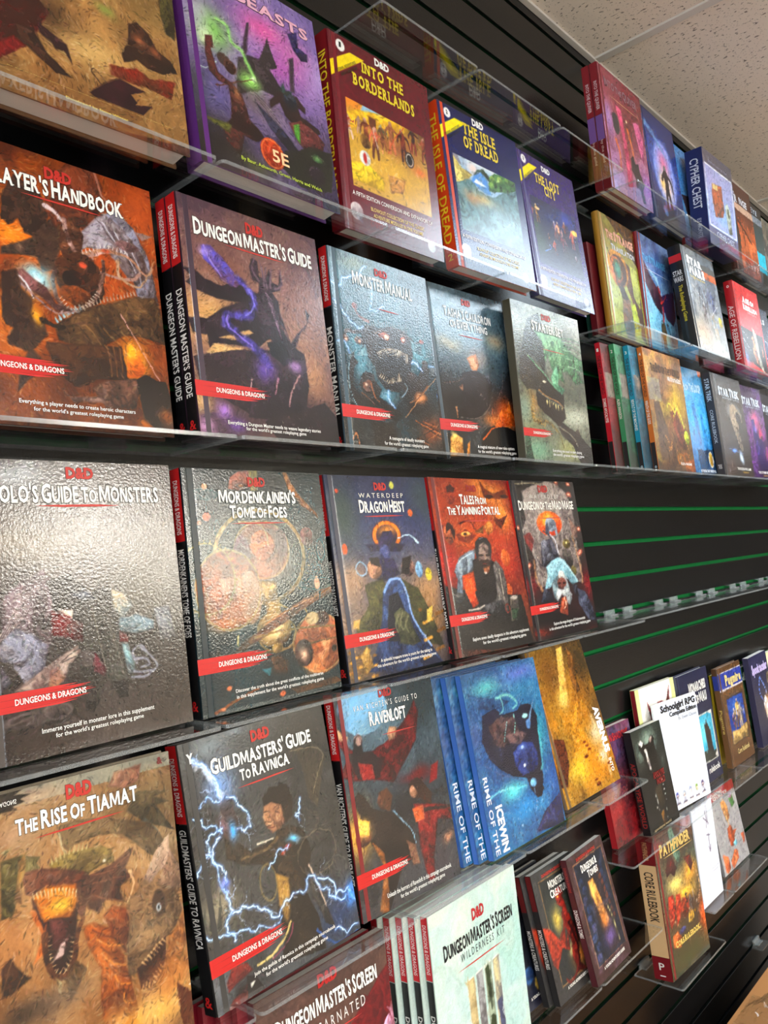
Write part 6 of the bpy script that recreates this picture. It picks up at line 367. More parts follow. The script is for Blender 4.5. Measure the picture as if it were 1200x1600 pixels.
"ops":[["b",[120,50,34],[84,84,70],[84,70,54],[70,66,52],[60,70,52]],["c",[34,44,38],0.5,6,1,1,0],["c",[150,100,60],0.3,7,4,1,0],["g",54,93,0.087,0.0542,[170,50,30],1],["g",915,31,0.1764,0.039,[150,50,30],0.9],["g",-45,349,0.0851,0.1735,[84,96,76],0.8],["g",393,401,0.1377,0.0632,[255,230,130],1],["g",791,379,0.122,0.0839,[244,170,60],1],["g",599,506,0.1661,0.0546,[255,200,70],1],["g",982,734,0.0995,0.1189,[220,90,34],1],["g",391,602,0.2546,0.0708,[110,44,30],0.7],["g",477,912,0.2804,0.0693,[64,74,48],0.9],["g",1015,274,0.1266,0.0576,[90,100,84],0.7],["p",[381,22,475,-13,530,90,610,219,539,278,452,230,392,137],[110,140,120],[60,84,70],0.01,0.004],["p",[186,279,280,207,390,208,455,292,385,349,301,302,199,322],[90,34,30],[50,24,26],0.008,0.004],["p",[664,261,852,276,891,347,821,396,742,328],[110,40,30],[60,26,24],0.008,0.004],["p",[163,453,287,460,303,563,226,635,132,672,112,580],[190,56,34],[110,30,26],0.006,0.004],["p",[353,474,458,486,462,578,366,647,271,685,303,563],[206,66,36],[120,34,26],0.006,0.004],["p",[493,524,647,557,639,638,505,669,425,610],[160,60,36],[90,36,30],0.008,0.004],["k",[139,596,318,666],6,0.0262,[220,190,150],0.0022,-90,0],["p",[589,657,714,644,779,669,661,734,575,715],[214,170,60],[150,110,40],0.006,0.004],["e",392,733,0.0587,0.0211,[70,76,130],[40,44,80],0.004,0.003,0],["p",[140,723,256,711,367,777,299,830,134,799],[200,110,60],[130,60,34],0.01,0.004],["f",597,577,0.0812,[40,30,30],[30,24,24],380],["f",711,715,0.1786,[96,90,90],[70,50,44],430],["f",824,761,0.1617,[130,90,60],[60,50,50],465],["f",621,735,0.1155,[150,110,60],[70,56,50],410],["s",[935,408,987,525,883,629],0.0028,0.0019,[214,170,130],0.003,0.003,0],["s",[723,429,851,549],0.0019,0.0014,[40,30,28],0.003,0.003,0],["D",5000,0.8,0.022,0.0026,3]],"tx":[["PATHFINDER",0.117,0.164,0.905,0.078,[224,190,110],"title",1,0.01],["CORE RULEBOOK",0.178,0.811,0.824,0.769,[230,195,100],"title",0.8,0.01],["_line",0.17,0.185,0.96,0.006,[224,190,110],"rule",0,0],["SECOND EDITION RULES AND LORE",0.32,0.815,0.85,0.8,[220,196,110],"caption",0,0]],"res":[55,183]},"ScreenRed":{
"ops":[["b",[70,52,48],[96,66,58],[120,30,34],[110,24,30],[90,20,28]],["c",[50,36,34],0.5,6,2,0.4,0],["c",[150,110,90],0.3,4,3,0.5,0],["p",[880,330,1000,220,1000,1000,450,1000,560,640],[200,170,196],[120,36,44],0.02,0.004],["p",[520,360,1000,150,1000,330,860,420,600,560],[120,26,30],[90,20,26],0.01,0.004],["g",700,560,0.06,0.06,[220,200,220],0.8],["D",500,0.4,0.06,0.008,4]],"tx":[["DUNGEON MASTER'S SCREEN",0.12,0.185,0.9,0.11,[240,238,230],"title",0.6,0],["REINCARNATED",0.23,0.26,0.78,0.215,[225,215,210],"wide",0.3,0],["D&D",0.44,0.085,0.59,0.03,[180,30,30],"logo",0.4,0.02],["_line",0.24,0.285,0.75,0.007,[200,50,45],"rule",0,0]],"res":[188,340]},"Wild":{
"ops":[["b",[205,212,200],[186,206,196],[184,204,196],[176,200,192],[190,200,190]],["c",[150,192,182],0.55,4,2,1,0],["c",[225,226,214],0.5,5,5,1,0],["c",[170,200,205],0.3,8,7,1,0],["p",[330,400,412,395,412,1000,330,1000],[225,228,215],0,0,0.004],["p",[335,408,408,402,408,1000,335,1000],[190,172,130],[150,130,90],0,0.004],["p",[428,394,510,389,510,1000,428,1000],[225,228,215],0,0,0.004],["p",[433,402,506,396,506,1000,433,1000],[150,150,150],[90,84,84],0,0.004],["p",[526,388,608,383,608,1000,526,1000],[225,228,215],0,0,0.004],["p",[531,396,604,390,604,1000,531,1000],[150,160,140],[70,80,60],0,0.004],["p",[624,382,706,377,706,1000,624,1000],[225,228,215],0,0,0.004],["p",[629,390,702,384,702,1000,629,1000],[190,180,140],[90,90,110],0,0.004],["p",[540,400,580,380,590,520,570,620,545,520],[60,74,44],[40,50,34],0.008,0.004],["p",[520,700,560,640,600,660,590,760,540,800],[56,66,40],[36,44,30],0.01,0.004],["p",[450,720,500,690,520,780,500,1000,440,1000],[44,36,38],[70,56,52],0.008,0.004],["p",[640,600,700,580,705,760,650,740],[90,96,130],[70,70,90],0.01,0.004],["p",[330,860,410,850,410,1000,330,1000],[110,70,60],[80,50,44],0.01,0.004],["p",[650,820,705,780,705,1000,650,1000],[110,60,50],[60,44,44],0.012,0.004],["x",0.95],["D",500,0.12,0.06,0.008,4]],"tx":[["DUNGEON MASTER'S SCREEN",0.12,0.245,0.915,0.17,[24,24,28],"title",0,0],["WILDERNESS KIT",0.29,0.3,0.8,0.262,[70,74,76],"wide",0,0],["D&D",0.45,0.145,0.59,0.085,[180,40,44],"logo",0,0.02],["_line",0.24,0.335,0.8,0.007,[200,60,50],"rule",0,0]],"res":[127,278]},"Tombs":{
"ops":[["b",[70,44,44],[74,44,44],[66,38,40]],["c",[50,30,32],0.3,8,1,1,0],["r",120,70,940,895,[120,84,60],0],["r",135,80,925,885,[24,30,44],0],["c",[60,80,120],0,5,2,1,0],["e",215,230,0.044,0.034,[40,60,96],[26,38,60],0.004,0.004,0],["e",255,305,0.044,0.034,[48,60,96],[26,38,60],0.004,0.004,0],["e",215,380,0.044,0.034,[56,60,96],[26,38,60],0.004,0.004,0],["e",255,455,0.044,0.034,[40,60,96],[26,38,60],0.004,0.004,0],["e",215,530,0.044,0.034,[48,60,96],[26,38,60],0.004,0.004,0],["e",255,605,0.044,0.034,[56,60,96],[26,38,60],0.004,0.004,0],["e",215,680,0.044,0.034,[40,60,96],[26,38,60],0.004,0.004,0],["e",255,755,0.044,0.034,[48,60,96],[26,38,60],0.004,0.004,0],["e",215,830,0.044,0.034,[56,60,96],[26,38,60],0.004,0.004,0],["e",820,200,0.03,0.036,[36,50,80],[22,30,50],0.004,0.004,0],["e",790,270,0.03,0.036,[36,50,80],[22,30,50],0.004,0.004,0],["e",820,340,0.03,0.036,[36,50,80],[22,30,50],0.004,0.004,0],["e",790,410,0.03,0.036,[36,50,80],[22,30,50],0.004,0.004,0],["e",820,480,0.03,0.036,[36,50,80],[22,30,50],0.004,0.004,0],["e",790,550,0.03,0.036,[36,50,80],[22,30,50],0.004,0.004,0],["e",820,620,0.03,0.036,[36,50,80],[22,30,50],0.004,0.004,0],["p",[640,215,720,200,735,245,650,262],[110,60,44],[70,40,36],0.006,0.004],["p",[662,273,738,258,753,303,672,320],[110,60,44],[70,40,36],0.006,0.004],["p",[684,331,756,316,771,361,694,378],[110,60,44],[70,40,36],0.006,0.004],["p",[706,389,774,374,789,419,716,436],[110,60,44],[70,40,36],0.006,0.004],["p",[728,447,792,432,807,477,738,494],[110,60,44],[70,40,36],0.006,0.004],["p",[750,505,810,490,825,535,760,552],[110,60,44],[70,40,36],0.006,0.004],["p",[772,563,828,548,843,593,782,610],[110,60,44],[70,40,36],0.006,0.004],["p",[794,621,846,606,861,651,804,668],[110,60,44],[70,40,36],0.006,0.004],["p",[330,250,560,225,700,320,760,560,800,860,500,870,380,560],[34,26,34],[50,36,40],0.01,0.004],["p",[380,260,520,250,600,420,640,560,660,640,560,680,480,600,420,420],[200,140,70],[110,66,40],0.02,0.004],["g",450,340,0.05,0.07,[244,200,110],0.9],["g",560,620,0.07,0.06,[210,130,60],0.9],["g",600,760,0.11,0.07,[110,90,150],0.9],["c",[190,180,220],0.25,12,4,1,0.5],["p",[700,560,760,500,820,760,760,800],[50,50,50],[80,70,60],0.01,0.004],["s",[700,520,760,640,800,840],0.004,0.003,[190,180,130],0.004,0.003,0],["D",900,0.6,0.05,0.006,3]],"tx":[["DUNGEONS &",0.29,0.17,0.72,0.11,[240,238,230],"title",0.2,0],["TOMBS",0.42,0.238,0.7,0.18,[240,238,230],"title",0.2,0],["DUNGEONS & DRAGONS",0.23,0.064,0.76,0.04,[190,50,36],"caption",0,0.02],["A YOUNG ADVENTURER'S GUIDE",0.24,0.935,0.84,0.912,[240,238,230],"caption",0,0.02]],"res":[50,164]},"Monst":{
"ops":[["b",[66,66,66],[60,60,60],[56,54,54]],["c",[44,44,44],0.3,8,1,1,0],["r",130,75,940,895,[120,96,66],0],["r",145,85,925,885,[40,44,44],0],["g",500,400,0.2,0.18,[90,96,80],0.8],["g",360,420,0.07,0.09,[210,180,80],0.9],["g",700,780,0.12,0.09,[240,150,70],0.9],["g",560,700,0.06,0.06,[220,200,130],0.8],["p",[0,400,130,440,300,560,430,520,560,380,420,640,520,560,500,700,320,640,130,760,60,700],[170,60,36],[100,32,26],0.01,0.004],["p",[430,240,520,220,600,300,640,420,720,560,700,720,640,820,760,900,560,880,500,760,560,640,500,520,470,420,540,360,440,320],[150,44,34],[76,26,26],0.008,0.004],["p",[420,250,470,200,560,200,620,260,560,280,520,320,450,300],[170,50,40],[110,30,26],0.006,0.004],["e",480,265,0.01,0.008,[240,200,80],0,0.004,0.004,0],["s",[600,500,680,700,620,860],0.015,0.006,[60,26,28],0.004,0.003,0],["s",[260,860,330,900,500,880,600,800],0.009,0.013,[110,34,28],0.004,0.003,0],["D",900,0.6,0.05,0.006,3]],"tx":[["MONSTERS &",0.33,0.175,0.8,0.112,[240,238,230],"title",0.2,0],["CREATURES",0.33,0.25,0.82,0.188,[240,238,230],"title",0.2,0],["DUNGEONS & DRAGONS",0.23,0.064,0.76,0.04,[190,50,36],"caption",0,0.02],["A YOUNG ADVENTURER'S GUIDE",0.24,0.935,0.84,0.912,[240,238,230],"caption",0,0.02]],"res":[58,167]},"Heroes":{
"ops":[["b",[30,34,44],[24,26,34],[36,40,60]],["e",500,850,0.07,0.06,[190,160,80],[120,96,50],0.004,0.004,0],["e",800,820,0.07,0.06,[200,170,90],[120,96,50],0.004,0.004,0],["e",300,760,0.07,0.06,[60,100,150],[30,50,90],0.004,0.004,0],["D",900,0.6,0.05,0.006,3]],"tx":[["WARRIORS",0.3,0.17,0.8,0.112,[240,238,230],"title",0.6,0],["A YOUNG ADVENTURER'S GUIDE",0.24,0.935,0.84,0.912,[240,238,230],"caption",0,0.02]],"res":[46,110]},"Apo":{
"ops":[["b",[50,60,54],[44,50,46],[22,24,24],[18,20,20],[20,22,22]],["c",[14,16,16],0.4,5,2,1,0],["g",500,150,0.17,0.11,[150,170,156],0.9],["g",160,250,0.07,0.1,[120,136,124],0.7],["g",850,400,0.06,0.12,[70,80,74],0.8],["p",[170,150,260,110,360,170,480,170,620,100,700,140,660,200,700,300,640,460,600,600,620,780,420,800,400,560,300,420,260,280,180,200],[12,12,12],[26,26,26],0.006,0.004],["p",[180,140,260,110,330,150,260,180],[225,222,215],0,0.006,0.004],["p",[320,210,380,200,420,360,440,460,380,420],[215,212,204],[120,110,110],0.01,0.004],["p",[520,130,640,110,600,170,540,180],[200,190,184],[60,30,30],0.006,0.004],["s",[360,800,400,640,420,900],0.003,0.0015,[220,215,205],0.004,0.003,0],["s",[520,760,480,900,540,980],0.003,0.0015,[220,215,205],0.004,0.003,0],["s",[600,740,640,860,600,960],0.0025,0.0015,[200,195,185],0.004,0.003,0],["p",[420,620,600,600,620,800,460,820],[60,50,34],[40,34,26],0.006,0.004],["p",[430,860,560,830,520,960,470,1000],[120,86,40],[70,50,30],0.006,0.004],["s",[690,560,700,570],0.0035,0.0035,[230,228,220],0.004,0.003,0],["s",[690,610,700,620],0.0035,0.0035,[230,228,220],0.004,0.003,0],["s",[690,660,700,670],0.0035,0.0035,[230,228,220],0.004,0.003,0],["s",[690,710,700,720],0.0035,0.0035,[230,228,220],0.004,0.003,0],["s",[690,760,700,770],0.0035,0.0035,[230,228,220],0.004,0.003,0],["D",900,0.6,0.05,0.006,3]],"tx":[["APOCALYPSE",0.42,0.52,0.8,0.455,[130,28,26],"title",0,0.03],["WORLD",0.5,0.59,0.78,0.53,[130,28,26],"title",0,0.03],["apocalypse world",0.12,0.985,0.7,0.962,[170,150,110],"caption",0,0]],"res":[40,132]},"RedPurple":{
"ops":[["b",[90,80,130],[80,70,110],[110,40,50],[130,30,36],[120,26,34]],["c",[40,24,30],0.5,6,2,1,0],["c",[200,50,50],0.3,7,4,1,0],["p",[100,200,300,120,420,260,300,420,140,380],[150,60,50],[70,40,70],0.02,0.004],["g",220,500,0.08,0.08,[110,140,170],0.7],["D",900,0.6,0.05,0.006,3]],"tx":[["URBAN SHADOWS",0.08,0.13,0.9,0.06,[190,40,40],"title",0.3,0]],"res":[46,110]},"School":{
"ops":[["b",[206,212,224],[203,210,224],[206,213,226],[208,214,227]],["e",90,880,0.03,0.032,[206,84,100],[154,63,75],0.004,0.004,0],["e",93,890,0.018,0.017,[240,216,200],0,0.004,0.004,0],["p",[58,916,128,916,140,958,50,958],[232,232,236],[120,120,140],0.003,0.004],["p",[56,948,134,948,142,962,46,962],[70,60,80],0,0.006,0.004],["p",[72,960,88,960,88,984,72,984],[225,200,186],0,0.006,0.004],["p",[104,960,120,960,120,984,104,984],[225,200,186],0,0.006,0.004],["e",86,892,0.003,0.005,[40,40,60],0,0.004,0.004,0],["e",104,892,0.003,0.005,[40,40,60],0,0.004,0.004,0],["e",240,874,0.03,0.032,[50,60,140],[37,45,105],0.004,0.004,0],["e",243,884,0.018,0.017,[240,216,200],0,0.004,0.004,0],["p",[208,910,278,910,290,952,200,952],[232,232,236],[120,120,140],0.003,0.004],["p",[206,942,284,942,292,956,196,956],[70,60,80],0,0.006,0.004],["p",[222,954,238,954,238,978,222,978],[225,200,186],0,0.006,0.004],["p",[254,954,270,954,270,978,254,978],[225,200,186],0,0.006,0.004],["e",236,886,0.003,0.005,[40,40,60],0,0.004,0.004,0],["e",254,886,0.003,0.005,[40,40,60],0,0.004,0.004,0],["e",390,880,0.03,0.032,[170,180,196],[127,135,147],0.004,0.004,0],["e",393,890,0.018,0.017,[240,216,200],0,0.004,0.004,0],["p",[358,916,428,916,440,958,350,958],[232,232,236],[120,120,140],0.003,0.004],["p",[356,948,434,948,442,962,346,962],[70,60,80],0,0.006,0.004],["p",[372,960,388,960,388,984,372,984],[225,200,186],0,0.006,0.004],["p",[404,960,420,960,420,984,404,984],[225,200,186],0,0.006,0.004],["e",386,892,0.003,0.005,[40,40,60],0,0.004,0.004,0],["e",404,892,0.003,0.005,[40,40,60],0,0.004,0.004,0],["e",540,874,0.03,0.032,[150,160,190],[112,120,142],0.004,0.004,0],["e",543,884,0.018,0.017,[240,216,200],0,0.004,0.004,0],["p",[508,910,578,910,590,952,500,952],[232,232,236],[120,120,140],0.003,0.004],["p",[506,942,584,942,592,956,496,956],[70,60,80],0,0.006,0.004],["p",[522,954,538,954,538,978,522,978],[225,200,186],0,0.006,0.004],["p",[554,954,570,954,570,978,554,978],[225,200,186],0,0.006,0.004],["e",536,886,0.003,0.005,[40,40,60],0,0.004,0.004,0],["e",554,886,0.003,0.005,[40,40,60],0,0.004,0.004,0],["e",690,880,0.03,0.032,[130,160,70],[97,120,52],0.004,0.004,0],["e",693,890,0.018,0.017,[240,216,200],0,0.004,0.004,0],["p",[658,916,728,916,740,958,650,958],[232,232,236],[120,120,140],0.003,0.004],["p",[656,948,734,948,742,962,646,962],[70,60,80],0,0.006,0.004],["p",[672,960,688,960,688,984,672,984],[225,200,186],0,0.006,0.004],["p",[704,960,720,960,720,984,704,984],[225,200,186],0,0.006,0.004],["e",686,892,0.003,0.005,[40,40,60],0,0.004,0.004,0],["e",704,892,0.003,0.005,[40,40,60],0,0.004,0.004,0],["e",840,874,0.03,0.032,[70,50,100],[52,37,75],0.004,0.004,0],["e",843,884,0.018,0.017,[240,216,200],0,0.004,0.004,0],["p",[808,910,878,910,890,952,800,952],[232,232,236],[120,120,140],0.003,0.004],["p",[806,942,884,942,892,956,796,956],[70,60,80],0,0.006,0.004],["p",[822,954,838,954,838,978,822,978],[225,200,186],0,0.006,0.004],["p",[854,954,870,954,870,978,854,978],[225,200,186],0,0.006,0.004],["e",836,886,0.003,0.005,[40,40,60],0,0.004,0.004,0],["e",854,886,0.003,0.005,[40,40,60],0,0.004,0.004,0]],"tx":[["Schoolgirl RPG",0.15,0.095,0.96,0.03,[20,20,26],"plain",0,0.045],["Complete Edition",0.33,0.155,0.97,0.112,[20,20,26],"plain",0,0.04],["By Ewen Cluney",0.52,0.212,0.96,0.18,[150,152,158],"plain",0,0]],"res":[56,139]},"Paper":{
"ops":[["b",[210,214,224],[206,210,222],[200,204,218]],["s",[600,90,640,180,590,260],0.007,0.005,[60,40,70],0.004,0.003,0],["s",[500,140,720,230],0.007,0.005,[60,40,70],0.004,0.003,0],["s",[700,100,680,240],0.006,0.005,[60,40,70],0.004,0.003,0],["s",[640,330,640,500],0.008,0.004,[60,40,70],0.004,0.003,0],["s",[560,330,720,350],0.006,0.004,[60,40,70],0.004,0.003,0],["s",[600,460,640,520,690,450],0.006,0.004,[60,40,70],0.004,0.003,0]],"tx":[["a small game for short nights",0.56,0.7,0.93,0.686,[150,152,160],"caption",0,0],["about stories and choices",0.56,0.73,0.9,0.716,[150,152,160],"caption",0,0]],"res":[46,110]},"Horn":{
"ops":[["b",[226,224,216],[222,218,208],[200,196,186]],["r",0,0,90,1000,[214,216,150],0],["r",900,0,1000,1000,[216,218,150],0],["p",[240,110,340,200,440,230,500,150,620,150,700,190,860,50,800,220,760,330,640,400,420,400,300,330],[140,24,34],[70,30,34],0.01,0.004],["e",560,230,0.12,0.08,[150,60,64],[90,40,44],0.004,0.004,0],["s",[420,480,560,460,700,420],0.008,0.006,[200,190,190],0.004,0.003,0],["p",[230,640,420,600,600,800,300,900],[40,34,40],[80,70,80],0.02,0.004]],"tx":[],"res":[56,162]},"Mau":{
"ops":[["b",[44,48,78],[40,44,72],[44,46,72]],["c",[34,36,60],0.4,4,2,1,0],["r",280,400,930,830,[190,190,180],0],["r",300,412,915,820,[60,150,180],0],["c",[0,0,0],0,4,1,1,0],["g",600,560,0.15,0.12,[130,220,235],0.9],["p",[640,500,720,470,800,560,820,760,640,780],[60,50,44],[40,36,40],0.01,0.004],["p",[330,540,420,520,460,620,380,640],[50,40,44],0,0.006,0.004],["p",[300,700,900,760,915,820,300,820],[70,84,70],[50,50,50],0.01,0.004],["e",880,412,0.03,0.014,[200,196,190],0,0.004,0.004,0],["e",900,800,0.03,0.02,[200,196,190],0,0.004,0.004,0],["D",900,0.6,0.05,0.006,3]],"tx":[["MONARCHIES",0.33,0.18,0.88,0.095,[230,228,220],"title",0,0.02],["OF MAU",0.48,0.29,0.86,0.2,[230,228,220],"title",0,0.02],["rulebook",0.56,0.925,0.93,0.87,[225,222,215],"plain",0,0.02]],"res":[40,146]},"Pug":{
"ops":[["b",[104,72,44],[112,78,46],[100,68,42]],["c",[76,52,32],0.3,7,2,0.3,0],["r",0,50,1000,235,[200,196,200],0],["r",0,62,1000,225,[50,64,150],0],["r",180,320,900,800,[64,46,34],0],["r",205,335,880,790,[30,60,140],0],["g",520,430,0.17,0.1,[60,110,190],0.8],["f",440,640,0.2,[200,190,170],[120,100,80],440],["f",560,640,0.28,[210,180,110],[110,84,60],560],["f",660,660,0.24,[120,110,120],[190,170,140],660],["f",350,660,0.16,[150,80,70],[90,70,80],350],["f",740,640,0.18,[190,190,190],[70,70,100],740],["p",[205,660,500,680,880,640,880,790,205,790],[190,160,100],[120,96,60],0.015,0.004],["D",900,0.6,0.05,0.006,3]],"tx":[["Pugmire",0.26,0.195,0.94,0.09,[222,200,130],"title",0.5,0.02],["Core Rulebook",0.3,0.9,0.82,0.85,[220,196,130],"plain",0.2,0.01]],"res":[30,125]},"Spook":{
"ops":[["b",[50,50,86],[60,60,80],[44,44,70]],["r",800,240,1000,1000,[110,100,84],0],["s",[420,260,300,420,500,560],0.007,0.004,[120,150,230],0.004,0.003,0],["s",[450,260,640,420,700,620],0.008,0.004,[140,170,240],0.004,0.003,0],["g",660,600,0.14,0.12,[240,170,80],0.9],["p",[430,560,560,480,700,560,640,760,500,760],[225,225,230],[190,150,110],0.02,0.004],["p",[560,700,700,640,820,800,700,1000,520,900],[224,120,40],[170,80,40],0.02,0.004],["D",900,0.6,0.05,0.006,3]],"tx":[["Spooktacular",0.08,0.2,0.92,0.09,[206,190,240],"title",0.3,0.03]],"res":[30,114]},"Green":{
"ops":[["b",[60,110,70],[40,84,54],[30,60,44]],["c",[120,180,120],0.5,5,3,1,0],["c",[20,34,28],0.5,6,5,1,0],["g",400,500,0.12,0.12,[110,190,130],0.8],["D",900,0.6,0.05,0.006,3]],"tx":[["&",0.12,0.16,0.5,0.06,[225,230,225],"title",0,0.02]],"res":[46,110]},"Cream":{
"ops":[["b",[226,226,170],[232,232,200],[220,220,180]],["e",600,500,0.2,0.2,[180,60,50],[120,40,40],0.004,0.004,0]],"tx":[],"res":[46,110]},"Comic":{
"ops":[["b",[150,150,150],[146,144,146],[140,140,140]],["c",[120,118,122],0.4,5,2,1,0],["c",[176,174,174],0.3,7,5,1,0],["s",[100,140,170,150],0.0025,0.002,[80,80,84],0.004,0.003,0],["s",[273,237,343,247],0.0025,0.002,[80,80,84],0.004,0.003,0],["s",[446,334,516,344],0.0025,0.002,[80,80,84],0.004,0.003,0],["s",[619,431,689,441],0.0025,0.002,[80,80,84],0.004,0.003,0],["s",[792,528,862,538],0.0025,0.002,[80,80,84],0.004,0.003,0],["s",[165,625,235,635],0.0025,0.002,[80,80,84],0.004,0.003,0],["s",[338,722,408,732],0.0025,0.002,[80,80,84],0.004,0.003,0],["s",[511,179,581,189],0.0025,0.002,[80,80,84],0.004,0.003,0],["s",[684,276,754,286],0.0025,0.002,[80,80,84],0.004,0.003,0],["s",[857,373,927,383],0.0025,0.002,[80,80,84],0.004,0.003,0],["s",[230,470,300,480],0.0025,0.002,[80,80,84],0.004,0.003,0],["s",[403,567,473,577],0.0025,0.002,[80,80,84],0.004,0.003,0],["s",[576,664,646,674],0.0025,0.002,[80,80,84],0.004,0.003,0],["s",[749,761,819,771],0.0025,0.002,[80,80,84],0.004,0.003,0],["s",[122,218,192,228],0.0025,0.002,[80,80,84],0.004,0.003,0],["s",[295,315,365,325],0.0025,0.002,[80,80,84],0.004,0.003,0],["r",0,0,1000,110,[170,40,44],0],["p",[380,180,500,140,600,260,600,420,480,440,420,330],[196,140,84],[140,90,56],0.01,0.004],["s",[450,250,500,420,510,520],0.015,0.012,[214,190,140],0.004,0.003,[150,110,80]],["p",[430,520,560,500,620,580,760,600,640,640,560,760,420,740,400,620],[170,84,50],[120,60,40],0.01,0.004],["p",[700,200,860,180,900,300,760,330],[80,130,70],[60,90,50],0.01,0.004],["p",[760,130,860,150,820,220,720,190],[170,180,215],[140,60,60],0.006,0.004],["p",[520,720,640,700,660,760,560,780],[130,195,205],[90,150,170],0.006,0.004],["p",[860,690,980,700,970,800,880,820],[186,96,60],[140,66,44],0.006,0.004],["p",[80,760,240,820,260,960,120,1000,60,960],[206,110,66],[150,74,48],0.006,0.004],["p",[300,900,520,800,620,840,600,930,340,1000],[206,116,70],[150,74,48],0.006,0.004],["e",430,660,0.02,0.022,[110,50,40],0,0.004,0.004,0],["D",900,0.6,0.05,0.006,3]],"tx":[["Golden",0.08,0.065,0.52,0.02,[240,235,225],"plain",0,0.03],["QUESTS",0.15,0.105,0.7,0.068,[240,235,225],"title",0,0.02]],"res":[38,103]},"Quiver":{
"ops":[["b",[130,44,54],[140,56,60],[160,100,120],[150,110,150],[150,150,190]],["c",[90,30,40],0.4,5,2,1,0],["c",[190,120,140],0.3,4,6,1,0],["g",120,420,0.09,0.16,[160,130,190],0.8],["g",560,360,0.14,0.16,[110,50,50],0.8],["g",520,620,0.12,0.18,[130,60,50],0.8],["p",[320,240,460,260,480,420,520,620,560,900,420,900,430,640,400,420],[206,84,120],[170,60,90],0.008,0.004],["p",[740,300,860,260,960,400,900,620,820,500],[200,100,140],[150,70,110],0.02,0.004],["e",290,420,0.056,0.09,[60,56,60],[70,64,66],0.004,0.002,0],["s",[240,560,300,660,280,800],0.015,0.006,[200,100,56],0.012,0.003,0],["s",[560,400,640,560,620,700],0.013,0.005,[220,120,56],0.012,0.003,0],["e",560,330,0.012,0.012,[250,210,170],0,0.004,0.004,0],["g",900,820,0.1,0.12,[150,110,190],0.8],["p",[560,640,640,600,660,660,740,640,760,720,840,800,780,860,820,960,700,980,620,880,640,800,560,740],[44,36,40],[90,60,64],0.012,0.004],["p",[200,1000,160,940,700,860,760,1000],[130,110,140],[180,150,190],0.02,0.004],["D",900,0.6,0.05,0.006,3]],"tx":[["INTO THE QUIVER",0.12,0.15,0.88,0.08,[150,110,120],"title",0,0],["_line",0.2,0.215,0.9,0.005,[225,170,110],"rule",0,0]],"res":[71,158]},"Glow":{
"ops":[["b",[26,44,110],[30,50,130],[40,60,140],[40,40,90],[30,24,50]],["c",[20,26,70],0.4,5,2,1,0],["g",500,480,0.26,0.26,[110,150,225],1],["e",520,520,0.24,0.3,[140,160,225],[100,120,200],0.03,0.004,0],["g",520,420,0.12,0.12,[214,110,150],0.9],["g",520,620,0.14,0.16,[250,220,190],1],["g",400,620,0.06,0.06,[250,200,110],0.9],["s",[60,130,300,200,640,330],0.025,0.01,[110,150,200],0.02,0.02,0],["f",520,860,0.44,[36,28,36],[50,34,36],3],["p",[420,900,700,880,760,1000,380,1000],[36,30,40],[30,24,34],0.006,0.004],["g",280,800,0.08,0.06,[60,70,100],0.8],["g",360,880,0.06,0.04,[110,150,200],0.8],["D",900,0.6,0.05,0.006,3]],"tx":[],"res":[56,143]},"ThinBlue":{
"ops":[["b",[60,120,180],[70,130,190],[80,120,160],[60,70,90]],["c",[120,170,210],0.4,4,2,1,0],["p",[100,500,400,460,600,700,300,800],[60,50,60],[90,70,70],0.02,0.004],["D",900,0.6,0.05,0.006,3]],"tx":[],"res":[46,128]},"Cypher":{
"ops":[["b",[90,90,110],[150,150,190],[150,170,210],[130,160,205],[90,90,120]],["c",[120,120,150],0.25,8,2,1,0],["r",0,0,1000,160,[90,88,102],0],["r",30,150,970,800,[225,228,240],0],["r",45,165,955,790,[160,165,205],0],["g",500,600,0.3,0.16,[140,180,225],0.9],["g",250,300,0.2,0.12,[170,165,205],0.8],["p",[230,330,560,290,600,560,520,640,260,680,200,500],[170,96,70],[130,90,80],0.012,0.004],["p",[240,330,420,310,420,370,260,380],[214,190,130],0,0.006,0.004],["g",380,480,0.08,0.08,[196,110,70],0.6],["p",[640,480,740,440,820,520,800,640,820,760,700,780,660,640],[190,200,190],[120,124,110],0.012,0.004],["p",[700,500,760,500,770,600,720,600],[90,100,80],0,0.006,0.004],["r",0,810,1000,1000,[96,98,130],0],["D",900,0.6,0.05,0.006,3]],"tx":[["CYPHER CHEST",0.25,0.89,0.85,0.835,[200,206,225],"plain",0,0],["BY MONTE AND THE TEAM",0.18,0.12,0.8,0.095,[150,150,165],"wide",0,0]],"res":[47,121]},"OrangeR":{
"ops":[["b",[90,44,34],[90,50,40],[214,110,60],[224,120,70],[160,80,50]],["c",[60,30,26],0.4,5,2,1,0],["r",0,230,1000,300,[190,160,140],0],["p",[0,300,260,320,330,600,240,1000,0,1000],[50,36,30],[80,56,40],0.02,0.004],["s",[100,340,500,480,800,600],0.02,0.008,[70,36,30],0.004,0.003,0],["s",[420,320,500,600,480,700],0.01,0.005,[60,34,28],0.004,0.003,0],["e",250,170,0.09,0.07,[190,196,205],0,0.004,0.004,0.016],["D",900,0.6,0.05,0.006,3]],"tx":[["STR   NGE",0.1,0.215,0.8,0.13,[210,214,220],"title",0,0.02]],"res":[41,118]},"TealR":{
"ops":[["b",[50,46,44],[60,80,84],[70,90,90],[50,60,60],[44,40,40]],["r",0,130,1000,210,[130,140,150],0],["r",200,540,1000,760,[40,180,205],0],["D",900,0.6,0.05,0.006,3]],"tx":[["THE EYE",0.2,0.11,0.8,0.05,[180,190,200],"title",0,0]],"res":[37,113]},"GreyEnd":{
